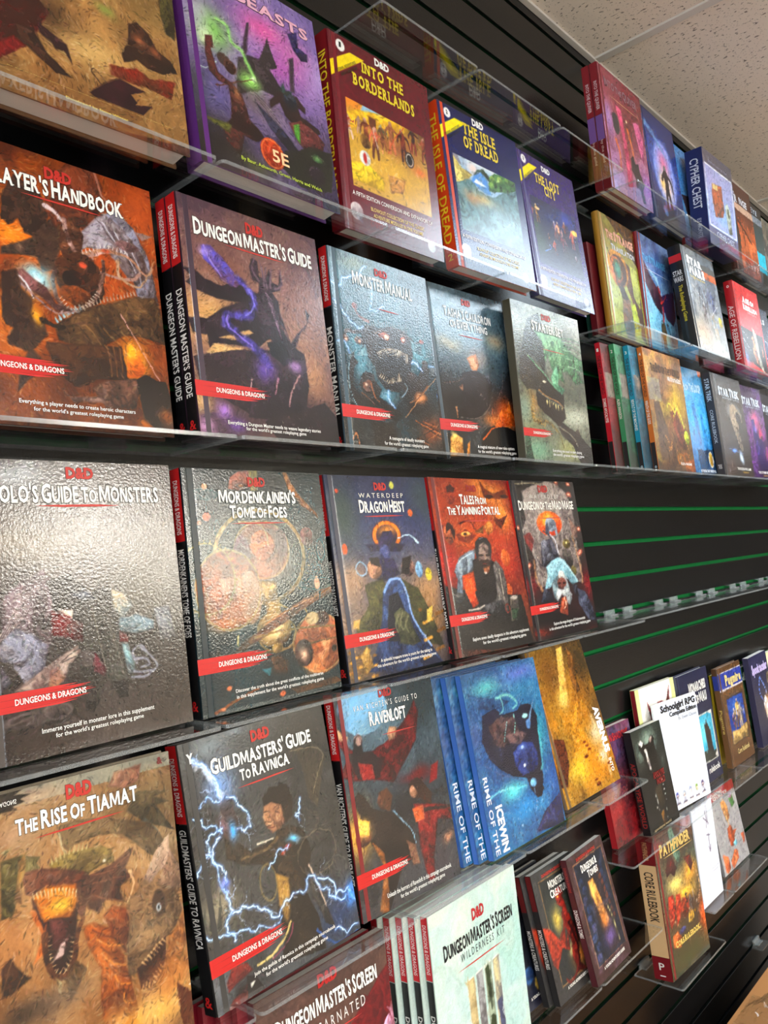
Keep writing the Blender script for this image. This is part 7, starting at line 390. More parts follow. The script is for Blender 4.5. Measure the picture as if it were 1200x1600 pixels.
"ops":[["b",[120,110,90],[90,80,70],[150,150,140],[70,60,60]],["c",[190,190,180],0.5,6,2,1,0],["c",[40,60,80],0.4,5,4,1,0],["D",900,0.6,0.05,0.006,3]],"tx":[],"res":[46,110]},"Str1":{
"ops":[["b",[130,96,44],[160,140,60],[180,186,90],[170,180,90],[190,200,110]],["c",[140,150,60],0.4,5,2,1,0],["c",[210,220,140],0.35,6,5,0.5,0],["p",[200,0,1000,0,1000,330,700,200],[120,84,44],[84,60,34],0.015,0.004],["p",[420,400,620,330,860,380,960,520,960,1000,700,900,720,700,600,560],[120,76,44],[84,50,32],0.015,0.004],["p",[750,340,950,360,980,520,900,700,760,600],[190,196,90],[170,180,90],0.02,0.004],["e",380,420,0.19,0.16,[214,150,50],[180,120,40],0.004,0.02,0],["e",390,430,0.15,0.13,[110,70,40],[80,50,34],0.004,0.004,0],["e",330,440,0.11,0.12,[206,120,50],[160,84,40],0.004,0.015,0],["e",360,430,0.08,0.09,[110,110,70],0,0.004,0.004,0],["e",365,430,0.05,0.062,[80,150,120],[50,110,96],0.004,0.004,0],["p",[330,570,480,560,560,640,520,740,420,700],[50,40,36],[84,60,44],0.02,0.004],["p",[400,680,600,640,640,800,620,1000,380,1000,330,860],[140,110,90],[120,130,130],0.02,0.004],["p",[640,700,760,660,840,860,800,1000,660,960],[196,214,80],[170,190,80],0.01,0.004],["s",[140,280,330,560,420,700],0.004,0.003,[50,40,34],0.004,0.003,0],["e",560,150,0.06,0.06,[200,190,80],0,0.004,0.004,0.016],["D",900,0.6,0.05,0.006,3],["x",0.86]],"tx":[["THE STRANGE",0.15,0.19,0.93,0.11,[214,150,120],"title",0,0.03],["TRANSLATION",0.26,0.275,0.93,0.225,[190,190,190],"title",0,0.02]],"res":[57,156]},"Str2":{
"ops":[["b",[60,70,120],[80,110,170],[130,180,215],[120,190,220],[90,150,180]],["c",[40,50,90],0.3,5,2,1,0],["c",[180,220,235],0.35,6,4,1,0],["p",[60,200,300,360,480,440,560,520,520,660,360,620,200,520,80,420],[90,44,60],[44,34,56],0.015,0.004],["p",[560,480,760,440,960,400,980,620,860,720,640,680,560,600],[54,44,96],[40,34,60],0.015,0.004],["p",[160,260,480,330,560,480,460,380],[150,190,210],0,0.006,0.004],["s",[480,430,560,560,540,760],0.025,0.015,[150,56,60],0.004,0.003,[80,34,40]],["s",[520,560,620,520,700,470],0.012,0.005,[170,60,60],0.004,0.003,0],["p",[440,760,560,720,640,860,600,1000,460,960],[90,80,60],[60,60,50],0.015,0.004],["e",640,900,0.06,0.08,[110,180,190],[70,130,140],0.004,0.004,0],["s",[500,700,420,860,400,980],0.006,0.004,[60,60,60],0.004,0.003,0],["s",[620,700,760,860,800,980],0.006,0.004,[60,50,60],0.004,0.003,0],["D",900,0.6,0.05,0.006,3]],"tx":[["THE STRANGE",0.08,0.23,0.78,0.16,[70,150,205],"title",0,0.02],["_line",0.08,0.3,0.9,0.006,[180,190,220],"rule",0,0]],"res":[48,146]},"SW":{
"ops":[["b",[96,106,110],[110,130,150],[150,160,170],[180,180,170],[200,190,180]],["c",[70,80,100],0.4,5,2,1,0],["c",[214,206,196],0.35,5,6,1,0],["r",560,165,1000,235,[214,110,60],0],["p",[560,100,1000,100,1000,160,560,160],[90,96,96],0,0.006,0.004],["f",360,520,0.22,[70,84,110],[120,130,140],360],["f",500,600,0.28,[160,170,180],[110,110,120],500],["f",640,580,0.26,[84,94,130],[150,160,180],640],["f",420,700,0.2,[190,186,190],[120,110,110],420],["f",760,560,0.22,[120,140,190],[70,80,120],760],["f",700,820,0.26,[120,150,180],[190,170,140],700],["g",300,820,0.2,0.12,[225,190,160],0.8],["g",700,900,0.16,0.09,[190,190,170],0.7],["s",[160,360,420,480,420,560],0.004,0.003,[235,235,235],0.004,0.003,0],["s",[640,600,900,470],0.005,0.003,[235,235,240],0.004,0.003,0],["s",[620,700,800,990],0.004,0.003,[235,235,240],0.004,0.003,0],["s",[260,230,300,330],0.007,0.002,[224,190,90],0.004,0.003,0],["e",890,640,0.046,0.056,[214,200,60],[170,150,40],0.004,0.004,0],["D",900,0.6,0.05,0.006,3],["x",0.9]],"tx":[["STAR",0.13,0.155,0.58,0.075,[232,232,230],"title",0,0.05],["WARS",0.15,0.255,0.62,0.17,[232,232,230],"title",0,0.05],["The Roleplaying Game",0.15,0.29,0.6,0.268,[220,190,60],"plain",0,0]],"res":[47,134]},"RedWrap":{
"ops":[["b",[150,40,56],[140,44,64],[150,50,66],[120,60,80]],["c",[190,90,110],0.3,5,2,1,0],["s",[600,620,700,720,560,760],0.007,0.005,[220,190,190],0.004,0.003,0],["g",500,860,0.2,0.06,[190,120,130],0.6],["D",900,0.6,0.05,0.006,3]],"tx":[[">RISING",0.3,0.56,0.64,0.15,[225,200,205],"side",0,0.03]],"res":[46,110]},"Red":{
"ops":[["b",[196,50,54],[200,56,58],[190,44,48],[180,36,40]],["c",[214,90,90],0.25,6,2,1,0],["p",[0,500,950,530,950,960,0,860],[34,30,34],[60,54,60],0,0.004],["s",[60,530,300,620],0.004,0.002,[225,225,230],0.004,0.003,0],["s",[100,640,360,760],0.004,0.002,[225,225,230],0.004,0.003,0],["s",[120,740,280,800],0.003,0.002,[200,200,210],0.004,0.003,0],["g",160,860,0.07,0.08,[110,130,190],0.8],["p",[420,620,520,560,600,700,640,900,520,880,440,760],[190,130,90],[120,70,50],0.01,0.004],["p",[540,460,680,520,700,760,820,980,640,900,600,700],[200,196,180],[130,130,120],0.01,0.004],["e",460,660,0.04,0.05,[70,44,34],0,0.004,0.004,0],["s",[500,540,440,420],0.003,0.0025,[170,40,40],0.004,0.003,0],["s",[620,540,640,420],0.003,0.0025,[170,40,40],0.004,0.003,0],["s",[840,640,860,760],0.012,0.008,[190,110,80],0.004,0.003,0],["D",900,0.6,0.05,0.006,3]],"tx":[["AGE OF",0.3,0.2,0.76,0.13,[235,228,225],"title",0,0.05],["REBELLION",0.3,0.28,0.86,0.215,[235,228,225],"title",0,0.05],["CORE RULEBOOK",0.44,0.318,0.82,0.294,[230,200,200],"plain",0,0]],"res":[36,113]},"GreyNext":{
"ops":[["b",[90,96,110],[100,110,125],[110,120,140],[90,96,110]],["c",[60,64,76],0.4,5,2,1,0],["r",200,420,800,620,[70,80,110],0],["s",[200,420,800,420,800,620,200,620,200,420],0.004,0.004,[210,215,220],0.004,0.003,0],["D",900,0.6,0.05,0.006,3]],"tx":[["STARS",0.15,0.2,0.8,0.13,[205,210,215],"title",0,0.03]],"res":[46,110]},"EowR":{
"ops":[["b",[176,60,64],[176,60,64],[140,48,51],[88,30,32],[70,60,56]],["c",[110,60,60],0.5,4,3,1,0],["c",[60,54,50],0.5,6,6,1,0],["r",40,230,330,420,[130,120,110],0],["D",900,0.6,0.05,0.006,3]],"tx":[["THE END OF THE WORLD",0.15,0.175,0.93,0.1,[79,27,28],"title",0,0.02],["ZOMBIE APOCALYPSE",0.56,0.225,0.93,0.185,[235,225,215],"title",0,0.02],["ROLEPLAYING GAME",0.6,0.925,0.9,0.902,[235,225,215],"title",0,0]],"res":[49,161]},"EowG":{
"ops":[["b",[96,170,120],[96,170,120],[76,136,96],[48,85,60],[70,60,56]],["c",[70,110,90],0.5,4,5,1,0],["c",[60,54,50],0.5,6,8,1,0],["r",40,230,330,420,[130,120,110],0],["D",900,0.6,0.05,0.006,3]],"tx":[["THE END OF THE WORLD",0.15,0.175,0.93,0.1,[43,76,54],"title",0,0.02],["ALIEN INVASION",0.56,0.225,0.93,0.185,[235,225,215],"title",0,0.02],["ROLEPLAYING GAME",0.6,0.925,0.9,0.902,[235,225,215],"title",0,0]],"res":[60,160]},"EowB":{
"ops":[["b",[60,160,190],[60,160,190],[48,128,152],[30,80,95],[70,60,56]],["c",[30,110,150],0.5,4,7,1,0],["c",[60,54,50],0.5,6,10,1,0],["r",40,230,330,420,[130,120,110],0],["c",[20,60,80],0.5,12,9,1,0],["D",900,0.6,0.05,0.006,3]],"tx":[["THE END OF THE WORLD",0.15,0.175,0.93,0.1,[27,72,85],"title",0,0.02],["REVOLT OF THE MACHINES",0.56,0.225,0.93,0.185,[235,225,215],"title",0,0.02],["ROLEPLAYING GAME",0.6,0.925,0.9,0.902,[235,225,215],"title",0,0]],"res":[60,160]},"EowO":{
"ops":[["b",[190,130,86],[190,130,86],[152,104,68],[95,65,43],[70,60,56]],["c",[160,110,70],0.5,4,9,1,0],["c",[60,54,50],0.5,6,12,1,0],["r",40,230,330,420,[130,120,110],0],["g",700,400,0.14,0.16,[210,170,50],0.8],["g",300,800,0.16,0.16,[110,70,46],0.8],["c",[214,200,70],0.35,6,21,0.6,0.3],["p",[120,430,260,420,380,640,420,900,100,900],[90,74,64],[120,90,66],0.015,0.004],["p",[520,500,680,440,760,560,900,640,820,800,640,760,560,640],[130,70,50],[90,60,40],0.015,0.004],["e",880,690,0.05,0.06,[180,200,60],[110,110,40],0.004,0.004,0],["s",[420,480,500,420,620,470,560,560],0.007,0.005,[200,190,70],0.004,0.003,0],["s",[640,500,720,440,820,560,860,660],0.007,0.004,[190,200,80],0.004,0.003,0],["s",[160,640,240,700,200,780],0.0045,0.003,[60,44,36],0.004,0.003,0],["s",[291,693,371,761,331,827],0.0045,0.003,[180,130,70],0.004,0.003,0],["s",[422,746,502,822,462,874],0.0045,0.003,[60,44,36],0.004,0.003,0],["s",[553,799,633,883,593,921],0.0045,0.003,[180,130,70],0.004,0.003,0],["s",[684,652,764,744,724,808],0.0045,0.003,[60,44,36],0.004,0.003,0],["s",[815,705,895,805,855,855],0.0045,0.003,[180,130,70],0.004,0.003,0],["s",[246,758,326,866,286,902],0.0045,0.003,[60,44,36],0.004,0.003,0],["s",[377,811,457,727,417,789],0.0045,0.003,[180,130,70],0.004,0.003,0],["s",[508,664,588,788,548,836],0.0045,0.003,[60,44,36],0.004,0.003,0],["e",640,880,0.08,0.05,[160,100,40],0,0.004,0.004,0.014],["e",780,870,0.06,0.05,[150,90,50],0,0.004,0.004,0.012],["p",[700,900,1000,860,1000,1000,760,1000],[150,90,50],[120,60,36],0.01,0.004],["D",900,0.6,0.05,0.006,3]],"tx":[["THE END OF THE WORLD",0.15,0.175,0.93,0.1,[85,58,38],"title",0,0.02],["WRATH OF THE GODS",0.56,0.225,0.93,0.185,[235,225,215],"title",0,0.02],["ROLEPLAYING GAME",0.6,0.925,0.9,0.902,[235,225,215],"title",0,0]],"res":[51,158]},"Loop":{
"ops":[["b",[90,130,170],[80,150,200],[60,150,215],[40,110,170],[34,70,110]],["c",[110,190,225],0.3,4,2,1,0],["p",[560,330,640,320,660,720,560,720],[50,120,180],[44,110,170],0.002,0.004],["p",[760,420,820,415,860,760,780,780],[60,130,185],[50,120,180],0.002,0.004],["p",[440,600,520,560,560,740,460,760],[50,120,175],0,0.006,0.004],["p",[500,760,1000,740,1000,1000,500,1000],[34,66,100],[40,80,120],0.02,0.004],["f",760,860,0.12,[24,40,70],[30,50,80],1],["f",840,850,0.11,[26,44,76],[30,50,80],2],["f",690,860,0.09,[26,44,76],[30,50,80],3],["e",870,840,0.05,0.074,[214,210,190],0,0.004,0.004,0],["e",870,840,0.042,0.064,[170,140,60],[150,110,40],0.004,0.004,0],["r",900,0,1000,50,[200,110,70],0],["D",900,0.6,0.05,0.006,3]],"tx":[["TALES FROM THE LOOP",0.12,0.215,0.89,0.13,[180,215,235],"title",0,0.04],["IN THE '80s THAT NEVER WAS",0.5,0.96,0.96,0.935,[225,230,235],"plain",0,0.02]],"res":[44,144]},"ST1":{
"ops":[["b",[90,88,88],[96,92,88],[84,80,78],[70,66,70],[80,66,60]],["c",[57,55,52],0.5,5,2,1,0],["g",560,330,0.16,0.09,[150,150,150],0.8],["g",760,380,0.06,0.06,[180,205,205],1],["p",[500,280,640,260,820,340,880,440,760,420,700,520,760,760,640,700,520,520,460,400],[150,136,118],[104,94,86],0.015,0.004],["e",740,400,0.07,0.06,[90,86,84],[60,56,56],0.004,0.004,0],["g",430,740,0.08,0.024,[110,150,225],1],["g",640,800,0.04,0.06,[200,220,240],1],["s",[220,720,440,740,760,760],0.002,0.002,[130,160,220],0.004,0.003,0],["g",300,880,0.09,0.06,[110,90,80],0.7],["s",[130,0,150,330,140,620,160,1000],0.003,0.003,[150,150,150],0.004,0.003,0],["D",900,0.6,0.05,0.006,3]],"tx":[["STAR TREK",0.19,0.2,0.88,0.115,[205,214,222],"title",0,0.03],["ADVENTURES",0.3,0.235,0.86,0.212,[190,198,205],"wide",0,0.01],["THE ROLEPLAYING GAME",0.42,0.925,0.9,0.9,[225,222,215],"plain",0,0.02],["CORE RULES",0.6,0.955,0.8,0.938,[190,150,60],"plain",0,0]],"res":[38,132]},"ST2":{
"ops":[["b",[84,70,100],[90,76,110],[110,56,110],[80,50,100],[60,40,70]],["c",[54,45,66],0.5,5,5,1,0],["g",600,350,0.12,0.09,[206,100,120],1],["g",760,500,0.06,0.09,[210,80,100],0.8],["p",[440,360,560,340,600,460,700,560,760,520,900,640,860,900,560,880,480,640],[56,50,110],[36,30,70],0.015,0.004],["g",580,450,0.03,0.04,[150,160,220],0.8],["g",880,720,0.05,0.08,[200,80,90],0.7],["c",[150,90,190],0.3,7,8,1,0],["D",900,0.6,0.05,0.006,3]],"tx":[["STAR TREK",0.19,0.2,0.88,0.115,[205,214,222],"title",0,0.03],["ADVENTURES",0.3,0.235,0.86,0.212,[190,198,205],"wide",0,0.01],["THE OTHER ROLES",0.42,0.925,0.9,0.9,[225,222,215],"plain",0,0.02],["CORE RULES",0.6,0.955,0.8,0.938,[190,150,60],"plain",0,0]],"res":[33,123]},"ST3":{
"ops":[["b",[70,74,84],[60,64,76],[50,54,70],[40,40,50]],["c",[36,38,45],0.5,5,7,1,0],["D",900,0.6,0.05,0.006,3]],"tx":[["STAR TREK",0.19,0.2,0.88,0.115,[205,214,222],"title",0,0.03],["ADVENTURES",0.3,0.235,0.86,0.212,[190,198,205],"wide",0,0.01]],"res":[46,110]}}''')
# ============================================================ materials
BLACK_INK = (12, 11, 12)
M_page = mat('page_paper', (232, 229, 222), .8, .2, .25, 900); M_pagegrey = mat('book_board_grey', (150, 146, 142), .7)
M_gloss = print_mat('gloss_print', .24, .09, 300, .5, .2); M_wrap = print_mat('shrink_wrap_print', .20, .20, 380, .5, .5); M_crink = print_mat('crinkled_wrap_print', .19, .13, 340, .5, .6); M_matte = print_mat('satin_print', .42, .08, 300, .4, .1)
M_plate = acrylic('clear_acrylic', (.965, .975, .975, 1)); M_edge = acrylic('acrylic_edge', (.80, .84, .84, 1), True)
M_slat = mat('black_laminate', (13, 13, 14), .27, .45, .10, 260, noise=.25, nscale=14); M_green = mat('green_core_board', (20, 112, 54), .8, .1, .2, 120, noise=.2, nscale=60)
M_tile = mat('ceiling_tile', (196, 190, 180), .9, .1); M_bar = mat('ceiling_grid_metal', (206, 200, 190), .5)
# fissured tile face
nt = M_tile.node_tree; b_ = nt.nodes['Principled BSDF']; tc = nt.nodes.new('ShaderNodeTexCoord')
vo = nt.nodes.new('ShaderNodeTexNoise'); vo.inputs['Scale'].default_value = 150; vo.inputs['Detail'].default_value = 2; mp = nt.nodes.new('ShaderNodeMapping'); mp.inputs['Scale'].default_value = (1, .5, 1)
nt.links.new(tc.outputs['Object'], mp.inputs[0]); nt.links.new(mp.outputs[0], vo.inputs['Vector'])
cr = nt.nodes.new('ShaderNodeMapRange'); cr.inputs[1].default_value = .33; cr.inputs[2].default_value = .37; nt.links.new(vo.outputs['Fac'], cr.inputs[0])
v2 = nt.nodes.new('ShaderNodeTexVoronoi'); v2.inputs['Scale'].default_value = 170; nt.links.new(tc.outputs['Object'], v2.inputs['Vector'])
c2 = nt.nodes.new('ShaderNodeMapRange'); c2.inputs[1].default_value = .10; c2.inputs[2].default_value = .17; nt.links.new(v2.outputs['Distance'], c2.inputs[0])
n3 = nt.nodes.new('ShaderNodeTexNoise'); n3.inputs['Scale'].default_value = 260; n3.inputs['Detail'].default_value = 4; nt.links.new(tc.outputs['Object'], n3.inputs['Vector'])
mm = nt.nodes.new('ShaderNodeMath'); mm.operation = 'MINIMUM'; nt.links.new(cr.outputs[0], mm.inputs[0]); nt.links.new(c2.outputs[0], mm.inputs[1])
mx = nt.nodes.new('ShaderNodeMix'); mx.data_type = 'RGBA'; mx.inputs[6].default_value = lin((140, 130, 118))+(1,); mx.inputs[7].default_value = lin((232, 220, 204))+(1,); nt.links.new(mm.outputs[0], mx.inputs[0]); nt.links.new(mx.outputs[2], b_.inputs['Base Color'])
ad = nt.nodes.new('ShaderNodeMath'); ad.operation = 'MULTIPLY_ADD'; ad.inputs[1].default_value = .35; nt.links.new(n3.outputs['Fac'], ad.inputs[0]); nt.links.new(mm.outputs[0], ad.inputs[2])
bp = nt.nodes.new('ShaderNodeBump'); bp.inputs['Strength'].default_value = .6; bp.inputs['Distance'].default_value = .003; nt.links.new(ad.outputs[0], bp.inputs['Height']); nt.links.new(bp.outputs['Normal'], b_.inputs['Normal'])
# ============================================================ the room
X0, X1, Y1 = -2.6, 10.5, -10.5
mb = MB().m(mat('carpet_grey', (150, 140, 130), .95, .1, .4, 300, noise=.3, nscale=200)); mb.box(X0, X1, Y1, .03, FLOOR-.05, FLOOR); struct(mb.build('floor'))
M_wall = mat('painted_wall', (70, 67, 64), .85, .2, .1, 200)
for nm, bx in (('wall_left', (X0-.1, X0, Y1, .03)), ('wall_right', (X1, X1+.1, Y1, .03)), ('wall_front', (X0-.1, X1+.1, Y1-.1, Y1))):
    mb = MB().m(M_wall); mb.box(bx[0], bx[1], bx[2], bx[3], FLOOR, CEIL+.06); struct(mb.build(nm))
M_fill = mat('fill_glow', (240, 245, 250), .3, emit=(.86, .93, 1.0, 8.5)); M_frame = mat('fill_frame_metal', (90, 90, 92), .4, metal=.6)  # glow and frame of the added fill panels
def fill_panel(name, along, fixed, a0, a1, z0, z1, sgn):
    mb = MB().m(M_frame); nb = 4
    def bx(m, p0, p1, q0, q1, za, zb):
        m.box(*((fixed+p0, fixed+p1, q0, q1) if along == 'y' else (q0, q1, fixed+p0, fixed+p1)), za, zb)
    lo, hi = sorted((0, sgn*.05)); f = mb
    for i in range(nb+1): x = a0+(a1-a0)*i/nb; bx(f, lo, hi, x-.03, x+.03, z0, z1)
    bx(f, lo, hi, a0, a1, z0-.04, z0+.02); bx(f, lo, hi, a0, a1, z1-.02, z1+.04); o = struct(f.build(name)); m = MB().m(M_fill)
    lo, hi = sorted((sgn*.012, sgn*.018)); bx(m, lo, hi, a0+.03, a1-.03, z0+.02, z1-.02); m.build('glow_pane', o)
fill_panel('fill_panel_1', 'y', X0, -6.8, -1.2, -.9, 1.0, 1); fill_panel('fill_panel_2', 'x', Y1, -2.2, 2.4, -.9, 1.0, 1)  # unseen framed glowing panels, added to give the room ambient light
# slatwall: backing sheet with green core, one child per slat
mb = MB().m(M_green); mb.box(X0, X1, .0135, .03, FLOOR, CEIL+.06); wall = struct(mb.build('wall_back'))
PITCH_S, G0, GAP = .0762, .070, .0098
slat_mesh = {}
SEAMS = [X0, -.02, 2.93, 5.37, 7.8, X1]
k = -15
while True:
    zt = G0-PITCH_S*k-GAP/2; zb = G0-PITCH_S*(k+1)+GAP/2; k += 1
    if zt < FLOOR+.01: break
    if zb > CEIL: continue
    zt = min(zt, CEIL-.001)
    for i in range(len(SEAMS)-1):
        L = SEAMS[i+1]-SEAMS[i]-.0012; key = (i, round(zt-zb, 4))
        if key not in slat_mesh:
            h = zt-zb
            mb = MB().m(M_slat); mb.box(0, L, 0, .0130, 0, h, .0006)
            o = mb.build('slat', wall); slat_mesh[key] = o.data
        else: o = bpy.data.objects.new('slat', slat_mesh[key]); COL.objects.link(o); o.parent = wall
        o.location = (SEAMS[i]+.0006, 0, zb)
# ceiling: grid bars and tiles as pieces
mb = MB().m(M_tile); mb.box(X0, X1, Y1, .03, CEIL+.05, CEIL+.09); ceil = struct(mb.build('ceiling'))
xs = [1.785+1.219*i for i in range(-4, 9)]; xs = [X0]+[x for x in xs if X0+.3 < x < X1-.2]+[X1]; ys = [0]+[-2.46*(i)-1.9 for i in range(0, 4)]+[Y1]
ys = [.0]+[-(1.62+.61*i) for i in range(15)]; ys = [y for y in ys if y > Y1+.2]+[Y1]
def blocked(x0, x1, y0, y1):
    return [l for l in LIGHTS if l[0]-l[2]/2 < x1 and l[0]+l[2]/2 > x0 and l[1]-l[3]/2 < y1 and l[1]+l[3]/2 > y0]
tm = {}
for i in range(len(xs)-1):
    for j in range(len(ys)-1):
        a, b, c, d = xs[i]+.003, xs[i+1]-.003, ys[j+1]+.003, ys[j]-.003
        key = (round(b-a, 3), round(d-c, 3))
        if key not in tm: mb = MB().m(M_tile); mb.box(0, b-a, 0, d-c, .0, .012, .002); o = mb.build('ceiling_tile', ceil); tm[key] = o.data
        else: o = bpy.data.objects.new('ceiling_tile', tm[key]); COL.objects.link(o); o.parent = ceil
        o.location = (a, c, CEIL+.004)
for x in xs[1:-1]: mb = MB().m(M_bar); mb.box(x-.012, x+.012, Y1, 0, CEIL-.001, CEIL+.03, .001); mb.build('grid_bar', ceil)
for y in ys[1:-1]: mb = MB().m(M_bar); mb.box(X0, X1, y-.012, y+.012, CEIL-.0005, CEIL+.03, .0008); mb.build('grid_bar', ceil)
mb = MB().m(M_bar); mb.box(X0, X1, -.014, -.0005, CEIL-.003, CEIL+.0035, .0006); o = mb.build('trim_1'); struct(o)
for i, (x, y, sx, sy, st, c) in enumerate(LIGHTS):
    t = thing('ceiling_light', 'flat white ceiling light panel, number %d of the lights out of view' % (i+1), 'ceiling light', loc=(x, y, CEIL), group='ceiling light panels'); t['label'] = 'unseen flat bright ceiling light panel in a white frame, outside the picture'
    mb = MB().m(M_bar)
    for q in ((-sx/2-.02, sx/2+.02, -sy/2-.02, -sy/2), (-sx/2-.02, sx/2+.02, sy/2, sy/2+.02), (-sx/2-.02, -sx/2, -sy/2, sy/2), (sx/2, sx/2+.02, -sy/2, sy/2)): mb.box(*q, -.014, -.0015)
    mb.build('frame', t)
    m = mat('lamp_%d' % i, (240, 240, 240), .5, emit=(*c, st)); mb = MB().m(m); mb.box(-sx/2, sx/2, -sy/2, sy/2, -.010, -.0015); mb.build('diffuser', t)
# ============================================================ shelves
def shelf(x0, x1, z, depth, label, group='clear acrylic shelves', hooks=(.18, .72), t=.0042, tilt=0):
    w_ = x1-x0; o = thing('acrylic_shelf', label, 'shelf', loc=(x0, 0, z), group=None)
    mb = MB().m(M_plate); y0, y1 = -depth, -.0015
    # plate with rounded front corners
    r = .006; out = [(0, y1), (0, y0+r)]+[(r-r*math.cos(a), y0+r-r*math.sin(a)) for a in (.5, 1.05)]+[(r, y0), (w_-r, y0)]+[(w_-r+r*math.sin(a), y0+r-r*math.cos(a)) for a in (.5, 1.05)]+[(w_, y0+r), (w_, y1)]
    n = len(out); vs = [(p[0], p[1], 0) for p in out]+[(p[0], p[1], -t) for p in out]
    mb.add(vs, [tuple(range(n)), tuple(range(2*n-1, n-1, -1))]); mb.m(M_edge); mb.add(vs, [(i, i+n, (i+1) % n+n, (i+1) % n) for i in range(n)]); mb.build('plate', o)
    for h in hooks:
        hx = h*w_-.022; mb = MB().m(M_edge)
        mb.box(hx, hx+.044, -.0065, -.0015, .0, .013, .0008); mb.box(hx, hx+.044, -.0015, .010, .0088, .0118, .0006); mb.box(hx, hx+.044, .0072, .0100, .0118, .0152, .0005)
        mb.box(hx+.004, hx+.040, -.0165, -.0065, .0, .004, .0008); mb.build('hook', o)
    return o
ROWN = {.753: 'top tier', .446: 'second tier', .1415: 'eye-level tier', -.166: 'tier below eye level', -.4685: 'fourth tier', -.7715: 'bottom tier'}
def shelves(xs_, z, d, what, hooks=(.18, .72)):
    for (a, b, lab) in xs_: shelf(a, b, z, d, lab, hooks=hooks)
SH = 'clear acrylic shelf '
shelves([(.80, 1.026, SH+'at the top edge of the photo, above the red rulebook'), (1.03, 1.283, SH+'above the blue numbered rulebook, mirroring its cover'), (1.287, 1.537, SH+'empty beside the red twin books, mirroring yellow stripes'), (1.60, 1.862, SH+'under the red twin books near the ceiling'), (1.866, 2.128, SH+'under the thin red-spined book near the ceiling'), (2.132, 2.392, SH+'under the blue boxed set near the ceiling'), (2.396, 2.65, SH+'under the orange book near the ceiling'), (2.654, 2.91, SH+'at the far right of the tier near the ceiling')], .753, .163, '')
shelves([(.245, .522, SH+'under the thick orange-brown battle book at top left'), (.527, .803, SH+'under the purple book with green magic'), (.808, 1.086, SH+'under the dark red rulebook with yellow title'), (1.091, 1.375, SH+'under the blue and purple numbered rulebooks'), (1.545, 1.606, SH+'narrow piece left under the yellow-green book'), (1.611, 1.866, SH+'under the yellow-green eye book'), (1.872, 2.13, SH+'under the thick grey space adventure book'), (2.134, 2.392, SH+'under the bright red core book'), (2.396, 2.66, SH+'right of the bright red core book')], .4455, .146, '')
shelves([(.255, .530, SH+'under the orange dragon hardcover'), (.535, .792, SH+'under the purple tower hardcover'), (.797, 1.064, SH+'under the teal toothy monster hardcover'), (1.069, 1.338, SH+'under the green dragon box'), (1.343, 1.60, SH+'left under the red-spined thin book of the row of four'), (1.605, 1.862, SH+'under the orange ruined-city book'), (1.867, 2.12, SH+'under the bright blue city book'), (2.125, 2.385, SH+'under the grey starship book'), (2.389, 2.66, SH+'under the dark purple starship book')], .1410, .143, '')
shelves([(.25, .505, SH+'under the grey hardcover with the bearded giant'), (.51, .768, SH+'under the gears and orbs hardcover'), (.773, 1.03, SH+'under the blue hooded figure hardcover'), (1.035, 1.292, SH+'under the orange-red tavern keeper hardcover'), (1.297, 1.553, SH+'right end under the grey mage hardcover')], -.1665, .118, '')
for i, (a, b, lab) in enumerate([(1.558, 1.815, SH+'empty, first from the left in the bare middle row'), (1.82, 2.077, SH+'empty, second from the left in the bare middle row'), (2.082, 2.339, SH+'empty, third from the left in the bare middle row'), (2.344, 2.60, SH+'empty, fourth from the left in the bare middle row'), (2.605, 2.86, SH+'empty, at the right end of the bare middle row')]): shelf(a, b, -.1665, .095, lab, hooks=(.25, .60), tilt=0)
shelves([(.26, .524, SH+'under the bronze dragon book'), (.529, .786, SH+'under the lightning woman hardcover'), (.791, 1.048, SH+'under the red-caped figure hardcover'), (1.053, 1.31, SH+'under the shrink-wrapped blue books'), (1.315, 1.49, SH+'under the golden fire hardcover')], -.4695, .124, '')
shelves([(.53, .786, SH+'bottom tier, under the dark red screen folder'), (.791, 1.048, SH+'bottom tier, under the pale green screen folders'), (1.02+.031, 1.275, SH+'bottom tier, under the small monster guidebook'), (1.28, 1.532, SH+'bottom tier, under the small dungeon guidebook')], -.7720, .108, '')
shelves([(1.42, 1.672, SH+'under the black horror novel sized book'), (1.676, 1.93, SH+'under the white booklet with tiny figures'), (1.935, 2.188, SH+'under the brown and blue rulebook'), (2.192, 2.446, SH+'under the green book and dark orange-ghost book'), (2.45, 2.70, SH+'at the right edge under the pale yellow book')], -.6175, .112, '')
shelves([(1.806, 1.935, SH+'under the blank white folded sheet'), (1.94, 2.188, SH+'under the grey comic cover with rocks')], -.8465, .104, '')
shelves([(1.60, 1.85, SH+'lowest of all, under the thick fantasy rulebook with cream spine')], -.9225, .107, '')
shelf(2.30, 2.36, -1.148, .03, 'small clear acrylic hook piece beside the cardboard box', hooks=(.5,))
